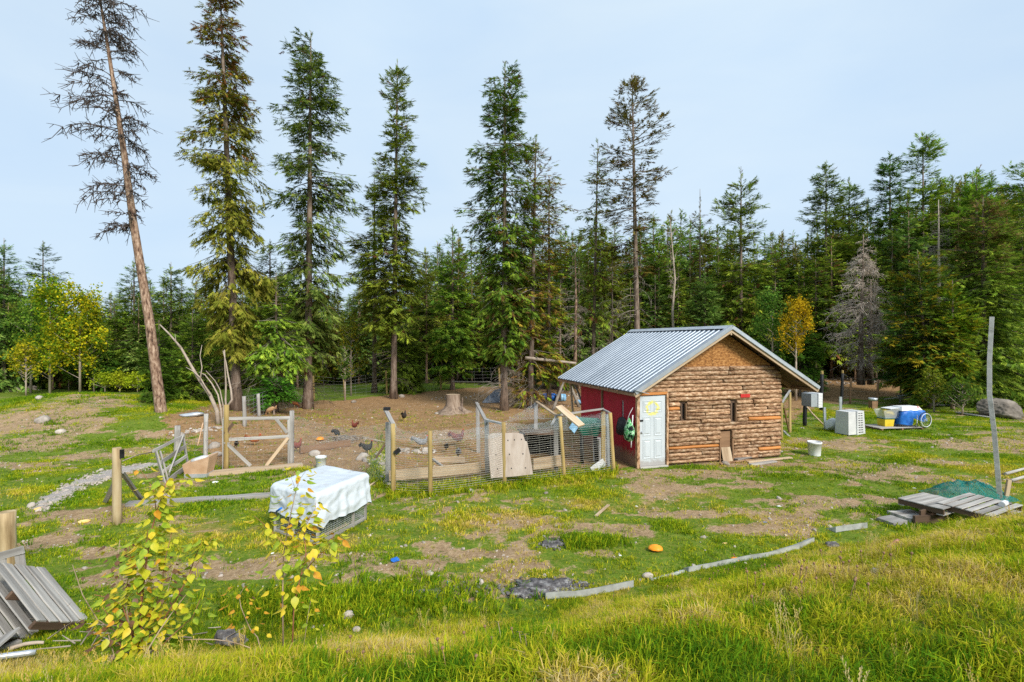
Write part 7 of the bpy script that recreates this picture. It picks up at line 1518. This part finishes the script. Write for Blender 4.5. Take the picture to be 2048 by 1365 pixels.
sapling('vine_shoot', 'bent stem with a few orange red leaves between the two saplings', (532, 1300), 5.1, [([(532, 1302), (515, 1275), (500, 1258), (492, 1240), (482, 1215), (478, 1192), (490, 1172)], .006, .002, 12, .07, OW, .35, 'drystem')], 7, 'shoot')
tag(pole('dry_cane', A(370, 1280, 5.2), A(500, 1296, 4.95), .006, .004, M['drystem'], bend=.06), 'long dry cane trailing right from the left sapling', 'cane')
tag(pole('dry_cane', A(283, 1322, 4.9), A(380, 1180, 5.4), .007, .004, M['drystem'], bend=.03), 'dry cane slanting up through the left sapling', 'cane')
def flower(px, py, h_px, kind, label):
    Y = None
    g = G(px, py); t = thing('flower' if kind != 'daisy' else 'daisy', label, 'flower', g, 0, 'yellow flowers in the long grass' if kind != 'daisy' else None); top = A(px + RB.uniform(-4, 4), py - h_px, g.y) - g
    MB().tube([(0, 0, -.02), (top * .5 + Vector((.01, 0, 0)))[:], top[:]], .0022, 4).build('stem', M['drystem'], t)
    mt = Matrix.Translation(top) @ Matrix.Rotation(-.6, 4, 'X')
    for k in range(12):
        a = 2 * math.pi * k / 12; b = MB(); c, s = math.cos(a), math.sin(a); r1, w_ = (.026, .006) if kind == 'daisy' else (.022, .007)
        b.add([(c * .006 - s * .002, s * .006 + c * .002, 0), (c * .006 + s * .002, s * .006 - c * .002, 0), (c * r1 + s * w_ * .6, s * r1 - c * w_ * .6, .004), (c * r1 - s * w_ * .6, s * r1 + c * w_ * .6, .004)], [(0, 1, 2, 3)]); link('petal', b.mesh('petal'), M['whiteplastic'] if kind == 'daisy' else M['yellow'], t, mt)
    link('centre', MB().lathe([(.009, 0), (.007, .005), (.001, .007)], 8).mesh('centre'), M['yellow'], t, mt)
flower(1000, 1300, 55, 'daisy', 'white daisy with a yellow centre, tallest and leftmost'); flower(1040, 1315, 50, 'daisy', 'white and yellow daisy, left of the close pair'); flower(1050, 1318, 48, 'daisy', 'white and yellow daisy, right of the close pair')
for q, l_ in (((73, 1355, 14), 'yellow flower at the lower left corner'), ((118, 1262, 14), 'yellow flower by the foot of the pallet, left of two'), ((131, 1264, 14), 'yellow flower by the foot of the pallet, right of two'), ((108, 1312, 10), 'yellow flower in the grass below the pallet'), ((120, 1296, 10), 'small yellow flower just under the leaning pallet'), ((425, 1345, 14), 'yellow flower in the grass below the dark burnt stump end'), ((503, 1356, 10), 'yellow flower at the bottom of the photo'), ((1986, 1252, 12), 'single yellow flower in the bank grass at the far right')): flower(*q, 'y', l_)
# knapweed: brown seed heads on thin stalks
r_ = random.Random(21); SP = []
for (cx, cy, sx, sy, n_) in ((1560, 1150, 45, 14, 16), (1680, 1140, 22, 12, 9), (1745, 1150, 40, 22, 7), (1590, 1185, 60, 20, 6), (1340, 1170, 45, 14, 8), (1440, 1150, 30, 8, 5), (1700, 1190, 50, 16, 4), (940, 1330, 40, 26, 8), (690, 1330, 30, 16, 5)):
    for _ in range(n_): SP.append((cx + r_.gauss(0, sx), cy + r_.gauss(0, sy)))
hd = rock_mesh('seed_head', .012, .012, .014, 2, 1, True); hd.materials.append(M['brownwood'])
for i, (px, py) in enumerate(SP):
    g = G(px, min(py + 14, 1362)); t = thing('seed_stalk', 'brown seed head on a thin dry stalk in the bank grass', 'seed head', g, 0, 'brown seed heads in the bank grass'); h_ = r_.uniform(.09, .18); x_ = r_.uniform(-.04, .04)
    MB().tube([(0, 0, 0), (x_ * .4, 0, h_ * .6), (x_, 0, h_)], .0022, 3).build('stalk', M['brownwood'], t); link('head', hd, None, t, Matrix.Translation((x_, 0, h_ + .008)))
# taller seeding grass stalks at the corners of the bank
def stalk_proto(i):
    r = random.Random(i); V = []; Fs = []; C = []
    for k in range(5):
        a = r.uniform(0, 6.28); le = r.uniform(.02, .16); h = r.uniform(.25, .45); p0 = Vector((r.uniform(-.04, .04), r.uniform(-.04, .04), 0)); o = len(V)
        for s in (0, .5, 1): q_ = p0 + Vector((math.cos(a) * le * s * s, math.sin(a) * le * s * s, h * s)); V += [(q_.x - .002, q_.y, q_.z), (q_.x + .002, q_.y, q_.z)]
        Fs += [(o, o + 1, o + 3), (o, o + 3, o + 2), (o + 2, o + 3, o + 5), (o + 2, o + 5, o + 4)]; C += [[.9, .5, 0]] * 6
        for j in range(6):
            s = .72 + .05 * j; q_ = p0 + Vector((math.cos(a) * le * s * s, math.sin(a) * le * s * s, h * s)); o = len(V); sg = (-1) ** j; V += [tuple(q_), (q_.x + sg * .012, q_.y + .004, q_.z + .02), (q_.x + sg * .004, q_.y, q_.z + .03)]; Fs.append((o, o + 1, o + 2)); C += [[1, .6, 0]] * 3
    me = mesh_np('stalk', V, np.array(Fs), np.array(C)); me.materials.append(GM); return bpy.data.objects.new('stalk', me)
x, y = frustum_pts(rs, 900, 1.9, 9, .8); d = bank_d(x, y); k_ = (d > .3) & (vnoise(x * 1.2, y * 1.2, 99) > .45); x, y = x[k_], y[k_]
scatter('seeding_grass', np.stack([x, y, zf(x, y)], -1), [stalk_proto(i) for i in range(5)], rs.uniform(.3, .6, len(x)), rs.uniform(.45, .8, len(x)), None, .15, 15, 'dry seeding grass stalks on the bank')
